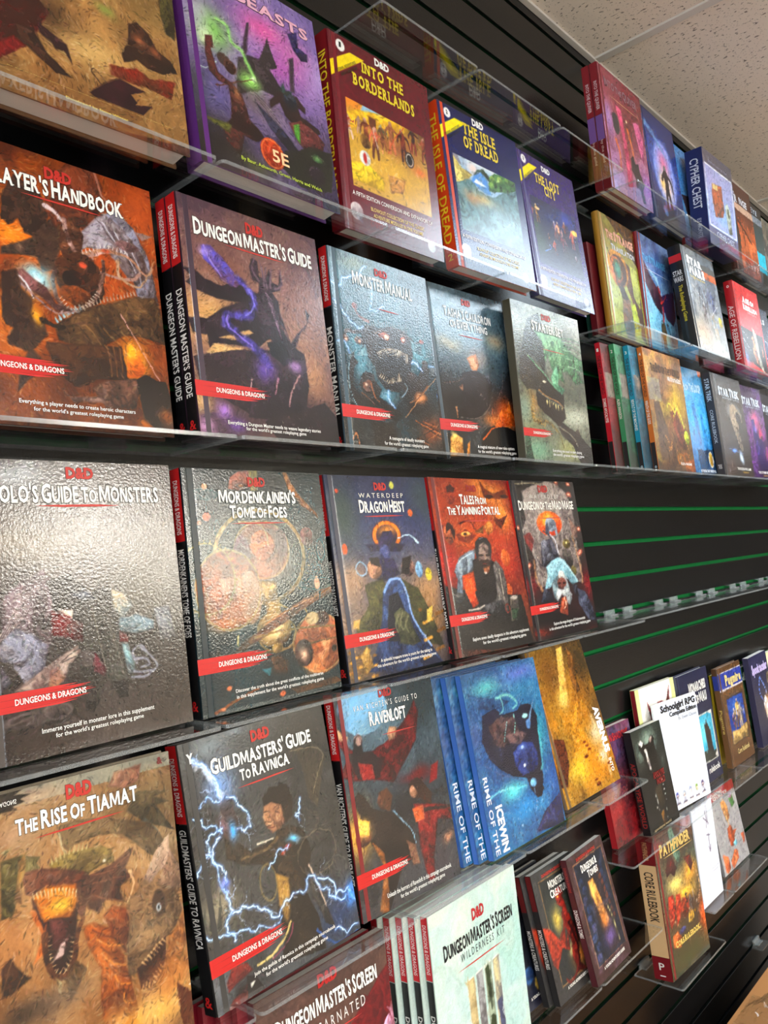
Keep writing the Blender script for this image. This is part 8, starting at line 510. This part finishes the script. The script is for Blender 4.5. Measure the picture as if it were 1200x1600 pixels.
# ============================================================ books
def frame_of(P, zp, t):
    x, z, dep, lean, yaw, W, H, rl = P
    z = max(z, zp+abs(t*math.sin(lean))+.0003+(W*abs(math.sin(rl)) if rl < 0 else 0)) if zp is not None else z
    if zp is not None: z = zp+t*math.sin(max(lean, 0))+.0004+(W*math.sin(-rl)*math.cos(lean) if rl < 0 else 0)
    return Matrix.Translation((x, -dep, z)) @ Matrix.Rotation(yaw, 4, 'Z') @ Matrix.Rotation(-lean, 4, 'X') @ Matrix.Rotation(-rl, 4, 'Y'), W, H
def banner(mb, u0, v0, u1, v1, W, H, c):
    r = RS(7); mb.m(ink(c)); n = 9; za, zb = (1-v0)*H, (1-v1)*H
    for i in range(n):
        a = za+(zb-za)*i/n; b = za+(zb-za)*(i+1)/n; e = (u1-.14+.14*[.35, .5, .8, .62, 1., .9, .72, .86, .4][i])*W; s = .0004*math.sin(i*2.3)
        mb.add([(0.0004, -.0004, a), (e*.8, -.0004, a+s), (e, -.0004, (a+b)/2+s+.0007), (e*.8, -.0004, b+s), (.0004, -.0004, b)], [(0, 1, 2, 3, 4)])
def spine_build(t_obj, sp, t, H):
    if not sp: return
    mb = MB(); x = -.0006
    # bands
    for (v0, v1, c) in sp.get('bands', []):
        mb.m(ink(c)); mb.add([(x, .0008, (1-v1)*H+.0006), (x, t-.0008, (1-v1)*H+.0006), (x, t-.0008, (1-v0)*H-.0006), (x, .0008, (1-v0)*H-.0006)], [(0, 3, 2, 1)])
    if mb.v: mb.build('spine_band', t_obj)
    for (s, v0, v1, f, c) in sp.get('text', []):
        mb = MB(); up = s[0] == '^'; s = s.lstrip('^'); v, fc = glyphs(s, .015); lo, hi = v.min(0), v.max(0); sz = hi-lo
        if up: Yy = t*.5-(((v[:, 0]-lo[0])/sz[0])-.5)*t*f; Z = (1-v1)*H+((v[:, 1]-lo[1])/sz[1])*(v1-v0)*H
        else: Z = (1-v0)*H-((v[:, 0]-lo[0])/sz[0])*(v1-v0)*H; Yy = t*.5-(((v[:, 1]-lo[1])/sz[1])-.5)*t*f
        mb.m(ink(c)); mb.add(np.stack([np.full(len(Z), x-.0004), Yy, Z], 1).tolist(), fc); mb.build('spine_emblem' if up else 'spine_lettering', t_obj)
def book(art, name, label, cat, P, t, zp, kind='hard', cover=(40, 40, 44), pm=None, sp=None, group=None, res=None, page=None, front=True):
    M_, W, H = frame_of(P, zp, t); o = thing(name, label, cat, M_, group); cm = mat('cover_%d_%d_%d' % tuple(cover), cover, .34, .5, .1, 150)
    pg = page or M_page
    if kind == 'hard':
        mb = MB().m(cm); b = .0024; mb.box(0.004, W, 0, b, 0, H, .0006); mb.box(.004, W, t-b, t, 0, H, .0006)
        n = 6; vs = []; r_ = []   # rounded spine
        for i in range(n+1): a = i/n; vs.append((.0030*(1-math.sin(a*math.pi))+.0, a*t)) 
        for zz in (0, H): r_ += [(p[0], p[1], zz) for p in vs]
        r_ += [(.0056, .0003 if k in (0,) else t-.0003, zz) for zz in (0, H) for k in (0, 1)]
        fs = [(i, i+1, i+1+n+1, i+n+1)[::-1] for i in range(n)]; k0 = 2*(n+1)
        fs += [(0, n+1, k0+2, k0), (n, k0+1, k0+3, 2*n+1), tuple(range(n, -1, -1))+(k0, k0+1), tuple(range(n+1, 2*n+2))+(k0+3, k0+2)]; mb.add(r_, fs); mb.build('cover_case', o)
        mb = MB().m(pg); mb.box(.005, W-.004, b, t-b, .0035, H-.0035, .0003); mb.build('page_block', o)
    elif kind == 'soft':
        mb = MB().m(cm); mb.box(0, W, 0, .0005, 0, H); mb.box(0, W, t-.0005, t, 0, H); mb.box(0, .0005, .0005, t-.0005, 0, H); mb.build('cover_case', o)
        mb = MB().m(pg); mb.box(.0006, W-.0006, .0006, t-.0006, .0004, H-.0004); mb.build('page_block', o)
    else:
        mb = MB().m(cm); mb.box(0, W, 0, t, 0, H, .0009); mb.build('box_body', o)
    if front and art:
        A = ART[art]; nx, ny = res or A.get('res', (60, 80)); img = paint(A['ops'], nx, ny, W/H); art_object('cover_print', img, W-.0004, H-.0004, pm or M_gloss, o, hinge=(kind == 'hard'), y=-.00025, x0=.0004 if kind != 'hard' else .0012)
        parts = {}; blk = ink(BLACK_INK)
        for e in A['tx']:
            k = e[6]; nm = {'title': 'title_lettering', 'slab': 'title_lettering', 'side': 'title_lettering', 'wide': 'subtitle_lettering', 'plain': 'subtitle_lettering', 'caption': 'caption_lettering', 'logo': 'logo', 'mark': 'emblem', 'rule': 'title_rule', 'banner': 'banner'}[k]
            mb = parts.setdefault(nm, MB())
            if e[0] == '_line':
                c = ink(e[5]); x0, x1, z, h = e[1]*W, e[3]*W, (1-e[2])*H, max(e[4]*H, .0012)/2; mb.m(c); mb.add([(x0, -.0007, z), (x0+(x1-x0)*.3, -.0007, z-h), (x0+(x1-x0)*.8, -.0007, z-h*.8), (x1, -.0007, z), (x0+(x1-x0)*.7, -.0007, z+h), (x0+(x1-x0)*.2, -.0007, z+h*.7)], [(0, 1, 2, 3, 4, 5)])
            elif e[0] == '_banner':
                banner(mb, e[1], e[2], e[3], e[4], W, H, e[5]); m2 = parts.setdefault('banner_lettering', MB()); dv = e[2]-e[4]
                put_text(m2, ['DUNGEONS & DRAGONS', .13, e[2]-dv*.34, e[3]-.05, e[4]+dv*.34, [245, 240, 232], 'caption', 0, .01], W, H, -.0007, ink((245, 240, 232)), blk)
            else: put_text(mb, e, W, H, -.0007, ink(e[5]), blk)
        for nm, mb in parts.items():
            if mb.v: mb.build(nm, o)
    spine_build(o, sp, t, H)
    return o
RED = (178, 22, 26); BK = (14, 13, 15)
def dd_spine(title, v0=.40, v1=.84):
    return dict(bands=[(0, .30, (186, 26, 28)), (.30, 1, BK)], text=[('DUNGEONS & DRAGONS', .05, .27, .45, (235, 225, 220)), (title, v0, v1, .62, (235, 232, 226)), ('^&', .93, .97, .6, (190, 30, 30))])
P_ = json.loads('{"top_orange":[0.2879,0.4485,0.1169,0.0899,-0.0166,0.216,0.282,0.0025],"top_purple":[0.5168,0.4486,0.1214,0.111,0.0021,0.2176,0.2809,-0.0075],"border":[0.7618,0.447,0.1005,0.0307,-0.0088,0.2175,0.2849,0.0028],"isle":[1.0077,0.4476,0.1078,0.0741,-0.044,0.2188,0.2825,-0.0034],"lost":[1.2423,0.4488,0.1124,0.084,0.0051,0.2135,0.2824,0.0087],"PH":[0.2684,0.1413,0.0909,0.0868,0.0067,0.216,0.2835,-0.0042],"DMG":[0.5022,0.1448,0.1108,0.0761,0.0176,0.2165,0.2809,0.0003],"MM":[0.7409,0.1457,0.0945,0.0337,0.0164,0.2145,0.2799,0.0044],"Tasha":[0.9703,0.1442,0.079,0.058,-0.0309,0.2164,0.2883,0.0116],"Starter":[1.1612,0.1447,0.1092,0.0279,-0.0149,0.2325,0.2859,0.0037],"Volo":[0.2823,-0.1636,0.0771,0.0667,0.0128,0.216,0.2822,0.0058],"Mord":[0.5083,-0.1644,0.0758,0.0622,0.0058,0.2162,0.2808,-0.0015],"DH":[0.74,-0.1639,0.0742,0.0881,-0.0033,0.2166,0.281,0.0066],"Tales":[0.956,-0.1638,0.0848,0.1183,-0.0309,0.2165,0.2822,-0.0081],"MMage":[1.1721,-0.1645,0.0916,0.1001,-0.0226,0.2167,0.2818,0.0049],"Tiamat":[0.2467,-0.4673,0.0997,0.082,-0.0036,0.216,0.2813,-0.0015],"Guild":[0.4913,-0.4663,0.0975,0.1381,0.0232,0.2215,0.2804,0.0233],"Raven":[0.7169,-0.4674,0.0915,0.1412,0.017,0.2089,0.2853,-0.0379],"Ice":[0.9872,-0.4688,0.1044,0.1439,0.0044,0.2154,0.2763,-0.0042],"Avern":[1.24,-0.4678,0.086,0.2287,0.0226,0.2162,0.2781,0.0019],"ScreenRed":[0.5562,-0.77,0.0962,0.0873,-0.0009,0.216,0.2819,-0.0002],"Wild":[0.8238,-0.7707,0.1142,0.0467,0.0097,0.2148,0.2805,-0.0042],"Tombs":[1.2609,-0.7663,0.1,0.2493,0.0861,0.1406,0.2122,0.0135],"Monst":[1.1723,-0.7703,0.083,0.1834,0.0016,0.135,0.2083,0.0009],"Core":[1.5977,-0.9184,0.088,0.084,-0.0187,0.1932,0.2857,-0.0294],"Apo":[1.5785,-0.6161,0.0768,0.1356,-0.019,0.1422,0.2098,-0.0019],"School":[1.7097,-0.6182,0.06,0.0834,-0.0661,0.2133,0.2379,-0.0179],"Horn":[1.6775,-0.616,0.042,0.0392,-0.0385,0.2197,0.2794,0.0013],"Mau":[1.8769,-0.6166,0.054,0.0196,0.0271,0.2114,0.2732,-0.0101],"Pug":[2.1384,-0.6156,0.0538,0.0792,0.0018,0.177,0.2567,0.001],"Spook":[2.3787,-0.6155,0.0573,0.1209,0.0377,0.1796,0.2512,0.0032],"Comic":[2.0019,-0.8421,0.06,0.1481,-0.0028,0.1782,0.1937,-0.002],"Quiver":[1.5899,0.7552,0.1097,0.0358,-0.0013,0.2146,0.2835,0.0011],"Glow":[1.8222,0.7555,0.1073,0.0553,0.0256,0.2124,0.283,0.0145],"Thin":[2.062,0.757,0.085,0.05,0,0.2,0.28,0],"Cypher":[2.1083,0.7562,0.1325,0.0003,-0.0169,0.2129,0.2588,0.0124],"OrangeR":[2.3761,0.7552,0.1109,0.0483,-0.0121,0.216,0.2824,0.0008],"TealR":[2.5386,0.7551,0.085,0.0132,-0.0156,0.216,0.284,0.0011],"Str1":[1.6181,0.4478,0.0727,0.0487,0.0205,0.2097,0.2814,0.0051],"Str2":[1.8057,0.4479,0.0715,0.0222,0.0328,0.2077,0.2814,0.0117],"SW":[1.9476,0.4496,0.1334,0.0886,-0.0143,0.2158,0.2714,0.0034],"Red":[2.312,0.4503,0.1265,0.0589,-0.0072,0.2145,0.2585,0.0029],"EowR":[1.5474,0.1445,0.0906,0.0627,-0.0014,0.184,0.2734,-0.0023],"EowO":[1.7132,0.1433,0.1063,0.0565,-0.0175,0.2135,0.2869,0.001],"Loop":[1.9147,0.1438,0.084,0.0742,-0.0172,0.2161,0.2846,0.0069],"ST1":[2.1246,0.144,0.1104,0.0675,-0.0158,0.2196,0.2811,-0.0005],"ST2":[2.3841,0.144,0.085,0.055,-0.0236,0.2162,0.2863,0.0079]}')
P_['Spook'][3] = .08; P_['Tombs'][3] = .20; P_['Tombs'][2] = .106; P_['Monst'][3] = .195; P_['Horn'][3] = .08; P_['Horn'][5] = .194; P_['Mau'][3] = .08; P_['Mau'][2] = .052; P_['Str1'][5] = .186; P_['Tombs'][4] = .03
def sh(key, dx=0, n=0, t=.02, gap=.0012, lean=None):
    p = list(P_[key]); 
    if lean is not None: p[3] = lean
    p[0] += dx; p[2] -= n*(t+gap)/math.cos(p[3]); return p
ZA, ZB, ZC, ZD, ZE, ZF, ZG, ZH, ZI = .753, .4455, .1410, -.1665, -.4695, -.7720, -.6175, -.8465, -.9225
B_ = 'book'
# second tier, left
book('top_orange', 'rulebook', 'thick orange-brown hardcover showing a battle on sand with yellow author names, top left corner', B_, P_['top_orange'], .030, ZB, cover=(120, 84, 50), page=M_page)
book('top_purple', 'rulebook', 'thick purple hardcover with green magic, a crumbling tower and a round orange seal', B_, P_['top_purple'], .030, ZB, cover=(84, 30, 110))
book('border', 'rulebook', 'dark red hardcover numbered 1 with yellow corner stripe and framed desert battle picture', B_, P_['border'], .024, ZB, cover=(112, 16, 30), sp=dict(bands=[(0, 1, (120, 18, 26))], text=[('INTO THE BORDERLANDS', .10, .85, .6, (226, 200, 40))]))
book('isle', 'rulebook', 'blue hardcover numbered 2 with yellow corner stripe and framed seaside picture', B_, P_['isle'], .024, ZB, cover=(206, 66, 24), sp=dict(bands=[(0, 1, (214, 64, 22))], text=[('THE ISLE OF DREAD', .08, .86, .66, (228, 190, 40)), ('^2', .92, .96, .4, (228, 190, 40))]))
book('lost', 'rulebook', 'violet hardcover numbered 3 with yellow corner stripe and framed night scene', B_, P_['lost'], .020, ZB, cover=(52, 34, 104))
# eye-level tier, left
book('PH', 'rulebook', 'orange hardcover with a huge horned dragon jaw and cyan spark, left edge of the photo', B_, P_['PH'], .020, ZC, cover=(100, 44, 20))
book('DMG', 'rulebook', 'front one of two purple-brown hardcovers with a horned dark sorcerer, cover in full view', B_, P_['DMG'], .019, ZC, cover=(60, 40, 54), sp=dd_spine("DUNGEON MASTER'S GUIDE"))
book('DMG', 'rulebook', 'copy standing behind the purple sorcerer hardcover, only its red and black spine showing', B_, sh('DMG', 0, 1, .019), .019, ZC, cover=(60, 40, 54), sp=dd_spine("DUNGEON MASTER'S GUIDE"), res=(20, 26))
book('MM', 'rulebook', 'teal grey hardcover with a toothy floating monster and lightning, glossy', B_, P_['MM'], .016, ZC, cover=(54, 76, 88), sp=dd_spine('MONSTER MANUAL'), pm=M_wrap)
book('Tasha', 'rulebook', 'blue-grey shrink-wrapped hardcover with a flaming cauldron and candle', B_, P_['Tasha'], .018, ZC, cover=(60, 72, 80), pm=M_crink)
book('Starter', 'boxed_set', 'green boxed set with a roaring green dragon cover in clear wrap', 'box', P_['Starter'], .016, ZC, kind='box', cover=(74, 70, 54), pm=M_wrap)
# tier below eye level
book('Volo', 'rulebook', 'grey hardcover with a bearded giant and a cloaked man holding a red book', B_, P_['Volo'], .019, ZD, cover=(70, 62, 58), pm=M_crink)
book('Mord', 'rulebook', 'dark teal hardcover covered with golden gears and orange orbs', B_, P_['Mord'], .020, ZD, cover=(18, 34, 40), sp=dd_spine("MORDENKAINEN'S TOME OF FOES", .33, .68), pm=M_crink)
book('DH', 'rulebook', 'dark blue hardcover with a hooded figure and hat-wearing woman over gold coins', B_, P_['DH'], .019, ZD, cover=(60, 60, 74), sp=dd_spine('WATERDEEP DRAGON HEIST', .42, .68))
book('Tales', 'rulebook', 'orange-red hardcover with a white-sleeved man leaning on a table', B_, P_['Tales'], .018, ZD, cover=(110, 36, 28), sp=dd_spine('TALES FROM THE YAWNING PORTAL'))
book('MMage', 'rulebook', 'grey and red hardcover with a white-bearded mage under an orange halo', B_, P_['MMage'], .019, ZD, cover=(34, 32, 36), sp=dd_spine('DUNGEON OF THE MAD MAGE'))
# fourth tier
book('Tiamat', 'rulebook', 'bronze hardcover with a fire-breathing dragon head beside a pale one, bottom left', B_, P_['Tiamat'], .016, ZE, cover=(130, 118, 100))
book('Guild', 'rulebook', 'dark grey hardcover with a curly-haired woman casting blue lightning', B_, P_['Guild'], .021, ZE, cover=(56, 54, 52), sp=dd_spine("GUILDMASTERS' GUIDE TO RAVNICA", .32, .76), pm=M_gloss)
book('Raven', 'rulebook', 'moonlit hardcover with a red-caped figure above a man holding a lantern', B_, P_['Raven'], .017, ZE, cover=(120, 20, 24), sp=dd_spine("VAN RICHTEN'S GUIDE TO RAVENLOFT"))
blue_sp = dict(bands=[(0, 1, (70, 116, 196))], text=[])
GI = 'shrink-wrapped blue books fanned out'
book('Ice', 'rulebook', 'front one of the fanned blue wrapped books, horned beast cover turned sideways', B_, P_['Ice'], .010, ZE, kind='soft', cover=(60, 110, 180), pm=M_wrap, sp=blue_sp, group=GI)
for i, dx in enumerate((-.022, -.044, -.064)): book('Ice', 'rulebook', ['second', 'third', 'rearmost'][i]+' of the fanned blue wrapped books, counting from the front cover', B_, sh('Ice', dx, i+1, .010, .0018), .010, ZE, kind='soft', cover=(60, 110, 180), pm=M_wrap, sp=blue_sp, group=GI, res=(50, 66))
book('Avern', 'rulebook', 'golden fire hardcover printed sideways, right of the blue wrapped books', B_, P_['Avern'], .016, ZE, cover=(110, 84, 50))
# bottom tier
book('ScreenRed', 'screen_folder', 'dark red folder of a game screen seen at the bottom edge of the photo', 'folder', P_['ScreenRed'], .012, ZF, kind='soft', cover=(90, 20, 28))
red_sp = dict(bands=[(0, .5, (186, 22, 34))], text=[])
for i in range(4): book('ScreenRed', 'screen_folder', ['first', 'second', 'third', 'fourth'][i]+' thin red folder edge left behind the dark red screen folder', 'folder', [P_['ScreenRed'][0]-.012-.013*i, P_['ScreenRed'][1], P_['ScreenRed'][2]-.015-.014*i, P_['ScreenRed'][3], 0, .216, .282, 0], .010, ZF, kind='soft', cover=(130, 20, 34), group='red screen folders at the bottom', front=False)
wsp = dict(bands=[(0, .30, (190, 22, 36)), (.30, 1, (30, 28, 30))], text=[('DUNGEONS & DRAGONS', .04, .27, .5, (225, 200, 200)), ("DUNGEON MASTER'S SCREEN", .46, .97, .6, (225, 222, 216))])
GW = 'pale green screen folders'
for i, dx in enumerate((0, -.0105, -.0205, -.0305, -.0405)): book('Wild', 'screen_folder', ['front', 'second', 'third', 'fourth', 'rearmost'][i]+' of the pale green screen folders, counted back from the full cover', 'folder', sh('Wild', dx+.004, i, .0125), .0125, ZF, kind='soft', cover=(190, 206, 196), sp=wsp, group=GW, res=None if i == 0 else (40, 56), pm=M_matte)
mon_sp = dict(bands=[(0, .28, (110, 30, 30)), (.28, 1, (44, 42, 42))], text=[('MONSTERS & CREATURES', .42, .72, .62, (232, 228, 220))])
book('Monst', 'guidebook', 'small dark guidebook with a red winged dragon, cover half in view', B_, P_['Monst'], .012, ZF, kind='soft', cover=(40, 38, 38), sp=mon_sp, pm=M_matte)
book('Monst', 'guidebook', 'copy behind the small red dragon guidebook, only a strip and spine showing', B_, sh('Monst', -.013, 1, .012), .012, ZF, kind='soft', cover=(40, 38, 38), sp=mon_sp, pm=M_matte, res=(40, 60))
book('Heroes', 'guidebook', 'dark blue guidebook with round yellow shields in the gap left of the red dragon guidebooks', B_, [1.108, 0, .050, .19, 0, .135, .208, 0], .008, ZF, kind='soft', cover=(24, 28, 36), pm=M_matte)
book('Tombs', 'guidebook', 'small brown guidebook with a candle-lit dungeon doorway', B_, P_['Tombs'], .012, ZF, kind='soft', cover=(70, 34, 38), sp=dict(bands=[(0, 1, (84, 34, 40))], text=[('DUNGEONS & TOMBS', .40, .62, .62, (236, 232, 226)), ('DUNGEONS & DRAGONS', .06, .26, .4, (180, 60, 50))]), pm=M_matte)
# lower right shelves
book('RedPurple', 'paperback', 'red and purple paperback behind the black horror book, red spine', B_, [1.482, 0, .050, .13, 0, .152, .228, 0], .013, ZG, kind='soft', cover=(150, 26, 32), sp=dict(bands=[(0, 1, (170, 34, 40))], text=[('URBAN SHADOWS', .1, .5, .5, (110, 20, 24))]))
book('Apo', 'paperback', 'black paperback with a pale half-hidden face and dark red title on its spine', B_, P_['Apo'], .017, ZG, kind='soft', cover=(20, 19, 20), sp=dict(bands=[(0, 1, (22, 20, 21))], text=[('APOCALYPSE WORLD', .30, .93, .62, (150, 40, 34))]))
book('School', 'booklet', 'white booklet with black title and a row of six tiny cartoon figures', 'booklet', P_['School'], .004, ZG, kind='soft', cover=(232, 236, 242), pm=M_matte)
book('Horn', 'rulebook', 'white and pale yellow book with dark red horns behind the white booklet', B_, P_['Horn'], .012, ZG, kind='soft', cover=(214, 214, 150), sp=dict(bands=[(0, 1, (130, 24, 34))], text=[]))
book('Mau', 'rulebook', 'navy book with white gothic title and teal picture, right of the white booklet', B_, P_['Mau'], .018, ZG, cover=(40, 42, 70))
book('Pug', 'rulebook', 'brown rulebook with a blue title band and framed party of animals', B_, P_['Pug'], .015, ZG, cover=(96, 66, 42), sp=dict(bands=[(0, .07, (90, 62, 38)), (.07, .22, (50, 64, 150)), (.22, 1, (120, 84, 50))], text=[('Pugmire', .42, .66, .6, (225, 200, 110))]))
book('Cream', 'paperback', 'thin book with a yellow edge right behind the brown and blue rulebook', B_, [2.165, 0, .0175, .04, 0, .178, .235, 0], .006, ZG, kind='soft', cover=(220, 190, 40), front=False)
book('Green', 'paperback', 'mottled green book between the brown rulebook and the dark orange-ghost book', B_, [2.352, 0, .028, .05, 0, .17, .225, 0], .012, ZG, kind='soft', cover=(60, 100, 66))
book('Spook', 'paperback', 'dark blue book with lilac title, lightning and an orange ghost', B_, P_['Spook'], .016, ZG, kind='soft', cover=(50, 50, 84))
book('Cream', 'paperback', 'pale yellow book cut off by the right edge of the photo', B_, [2.545, 0, .045, .08, 0, .17, .24, 0], .012, ZG, kind='soft', cover=(226, 226, 180))
book('Comic', 'comic_book', 'grey rock-covered comic with orange lizard and red title band on the lower shelf', 'comic', P_['Comic'], .006, ZH, kind='soft', cover=(150, 148, 150), pm=M_matte)
book('Paper', 'folded_sheet', 'plain white folded sheet with black scribbled symbols below the white booklet', 'paper', [1.808, 0, .080, .05, 0, .122, .215, 0], .003, ZH, kind='soft', cover=(226, 228, 236), pm=M_matte)
book('Core', 'rulebook', 'very thick rulebook with cream spine and a blazing red monster battle cover', B_, P_['Core'], .040, ZI, kind='hard', cover=(120, 30, 30), sp=dict(bands=[(0, .20, (120, 26, 30)), (.20, .84, (222, 182, 132)), (.84, 1, (124, 24, 32))], text=[('PATHFINDER', .04, .17, .28, (210, 160, 110)), ('CORE RULEBOOK', .25, .60, .52, (30, 22, 20)), ('^P', .88, .93, .3, (235, 230, 220)), ('^-', .965, .972, .3, (240, 240, 240))]))
# near the ceiling
qsp = dict(bands=[(0, .42, (140, 38, 46)), (.42, .62, (120, 84, 150)), (.62, 1, (110, 28, 34))], text=[('INTO THE QUIVER', .15, .38, .5, (220, 200, 205)), ('by the guild', .62, .8, .4, (200, 170, 160))])
GQ = 'red twin books near the ceiling'
book('Quiver', 'rulebook', 'front one of the red twin books, pink and purple battle cover in view', B_, P_['Quiver'], .018, ZA, cover=(120, 34, 42), sp=qsp, group=GQ)
book('Quiver', 'rulebook', 'rear one of the red twin books, only its spine showing at left', B_, sh('Quiver', 0, 1, .018), .018, ZA, cover=(120, 34, 42), sp=qsp, group=GQ, res=(20, 26))
book('Glow', 'rulebook', 'deep blue book with a dark figure in a glowing arch near the ceiling', B_, P_['Glow'], .016, ZA, cover=(30, 30, 70))
book('ThinBlue', 'paperback', 'thin blue book with a red spine beside the blue boxed set', B_, P_['Thin'], .009, ZA, kind='soft', cover=(140, 40, 44), sp=dict(bands=[(0, 1, (150, 44, 46))], text=[('.......', .2, .8, .4, (210, 180, 170))]) if 0 else dict(bands=[(0, 1, (150, 44, 46))], text=[]))
book('Cypher', 'boxed_set', 'navy and lilac boxed set with large white spine title near the ceiling', 'box', P_['Cypher'], .046, ZA, kind='box', cover=(34, 44, 96), sp=dict(bands=[], text=[('CYPHER CHEST', .10, .62, .5, (222, 226, 238)), ('BY MONTE', .72, .92, .25, (170, 175, 200))]), pm=M_wrap)
book('OrangeR', 'rulebook', 'brown and orange book with a ringed title right of the blue boxed set', B_, P_['OrangeR'], .016, ZA, cover=(90, 46, 34))
book('TealR', 'rulebook', 'dark grey-teal book with a bright cyan patch near the ceiling at right', B_, P_['TealR'], .014, ZA, cover=(50, 46, 44))
book('GreyEnd', 'rulebook', 'mottled pale book last in the tier near the ceiling', B_, [2.765, 0, .085, .05, 0, .216, .282, 0], .014, ZA, cover=(90, 84, 76))
# second tier, right
book('Str1', 'rulebook', 'yellow-green hardcover with a giant turquoise eye and golden spine', B_, P_['Str1'], .016, ZB, cover=(170, 124, 40))
mb_dark = book(None, 'paperback', 'dark red book edge behind the yellow-green eye book', B_, [1.592, 0, .050, .05, 0, .17, .21, 0], .014, ZB, kind='soft', cover=(96, 22, 30), front=False)
book(None, 'paperback', 'dark green book edge behind the yellow-green eye book', B_, [1.604, 0, .030, .045, 0, .17, .21, 0], .010, ZB, kind='soft', cover=(24, 66, 54), front=False)
book('Str2', 'rulebook', 'sky blue hardcover with a red winged creature and red spine', B_, P_['Str2'], .014, ZB, cover=(130, 24, 30))
book('SW', 'rulebook', 'thick pale grey book with black spine, yellow subtitle and red band', B_, P_['SW'], .033, ZB, cover=(26, 26, 28), sp=dict(bands=[(.09, .16, (200, 40, 44))], text=[('^STAR', .24, .29, .7, (230, 230, 228)), ('^WARS', .30, .35, .7, (230, 230, 228)), ('The Roleplaying Game', .38, .72, .4, (206, 190, 50))]), pm=M_wrap)
book('RedWrap', 'rulebook', 'crimson wrapped book behind the thick grey one, vertical pale title', B_, [2.150, 0, .070, .05, 0, .16, .255, 0], .012, ZB, cover=(150, 36, 50), pm=M_wrap)
book('Red', 'rulebook', 'bright red core book with white title and black battle picture', B_, P_['Red'], .024, ZB, cover=(168, 26, 34), sp=dict(bands=[], text=[('^o', .05, .08, .3, (235, 220, 220)), ('AGE OF REBELLION', .28, .88, .6, (222, 214, 210))]))
book('GreyNext', 'rulebook', 'grey-blue book with white line drawing right of the bright red core book', B_, [2.56, 0, .080, .05, 0, .216, .262, 0], .018, ZB, cover=(80, 86, 100))
# eye-level tier, right
def esp(c, t2, n): return dict(bands=[(0, .76, c), (.76, 1, (40, 36, 36))], text=[('^'+n, .045, .07, .42, (240, 238, 232)), ('THE END OF THE WORLD', .10, .40, .58, (50, 34, 32)), (t2, .43, .43+.011*len(t2), .58, (235, 228, 220)), ('^o', .945, .965, .4, (200, 225, 235))])
GE = 'four thin disaster game books in red, green, blue and orange'
for i, (a, c, t2, n, x, lab) in enumerate([('EowO', (206, 112, 44), 'WRATH OF THE GODS', '4', 1.7132, 'orange ruined-city book, front and widest in view of the row of four'), ('EowB', (30, 140, 170), 'REVOLT OF THE MACHINES', '3', 1.670, 'cyan-spined book, third of the row of four coloured books'), ('EowG', (60, 140, 92), 'ALIEN INVASION', '2', 1.628, 'green-spined book, second of the row of four coloured books'), ('EowR', (196, 30, 44), 'ZOMBIE APOCALYPSE', '1', 1.588, 'red-spined book, leftmost of the row of four coloured books')]):
    p = list(P_['EowO']); p[0] = x; p[2] -= i*.0131; p[7] = 0; p[4] = p[4]*.3; book(a, 'rulebook', lab, B_, p, .0115, ZC, cover=c, sp=esp(c, t2, n), group=GE, pm=M_matte, kind='soft')
book('Loop', 'rulebook', 'bright blue book with pale towers and a round gold award seal', B_, P_['Loop'], .018, ZC, cover=(60, 120, 180))
book('ST1', 'rulebook', 'grey wrapped book with a starship and worn white spine, first of the space trio', B_, P_['ST1'], .021, ZC, cover=(60, 58, 58), sp=dict(bands=[(0, 1, (54, 50, 52))], text=[('STAR TREK', .06, .28, .55, (200, 210, 220)), ('CORE RULEBOOK', .36, .68, .4, (190, 190, 190)), ('^TREK', .88, .92, .5, (210, 210, 210))]), pm=M_wrap)
book('ST2', 'rulebook', 'purple and red space book right of the grey starship book', B_, P_['ST2'], .016, ZC, cover=(60, 44, 84), pm=M_wrap)
book('ST3', 'rulebook', 'dark grey space book cut off by the right edge of the photo', B_, [2.592, 0, .082, .06, 0, .216, .282, 0], .016, ZC, cover=(50, 52, 60))
# ============================================================ cardboard box with plastic at the bottom right
M_card = mat('cardboard', (186, 132, 82), .8, .2, .15, 60, noise=.12, nscale=8); M_tape = mat('packing_tape', (150, 108, 66), .25, .5)
t = thing('cardboard_box', 'brown cardboard box with crumpled clear plastic at the bottom right corner', 'box', loc=(2.25, -.28, FLOOR))
mb = MB().m(M_card); mb.box(-.42, .38, -.20, .185, 0, .392, .003); mb.build('carton', t)
mb = MB().m(M_card); mb.box(-.42, .38, -.006, .184, .3925, .3965, .001); mb.build('flap', t); mb = MB().m(M_card); mb.box(-.42, .38, -.199, -.009, .3925, .3965, .001); mb.build('flap', t)
mb = MB().m(M_tape); mb.box(-.40, .36, -.033, .018, .3968, .3972); mb.build('tape', t)
# crumpled plastic lump resting on the box corner
M_plas = acrylic('clear_plastic_film', (.86, .88, .90, 1)); rs = RS(4); n = 26; vs = []; fs = []
for i in range(n):
    for j in range(n):
        a, b = i/(n-1)*2-1, j/(n-1)*2-1; r = max(0, 1-(a*a+b*b)); vs.append((-.36+a*.085, .06+b*.11, .4005+r*.055+rs.uniform(0, .016)*(.3+r)))
for i in range(n-1):
    for j in range(n-1): q = i*n+j; fs.append((q, q+n, q+n+1, q+1))
mb = MB().m(M_plas); mb.add(vs, fs); o = mb.build('plastic_film'); o.location = (2.25, -.28, FLOOR); o['label'] = 'crumpled clear plastic film lying on the cardboard box corner'; o['category'] = 'plastic film'
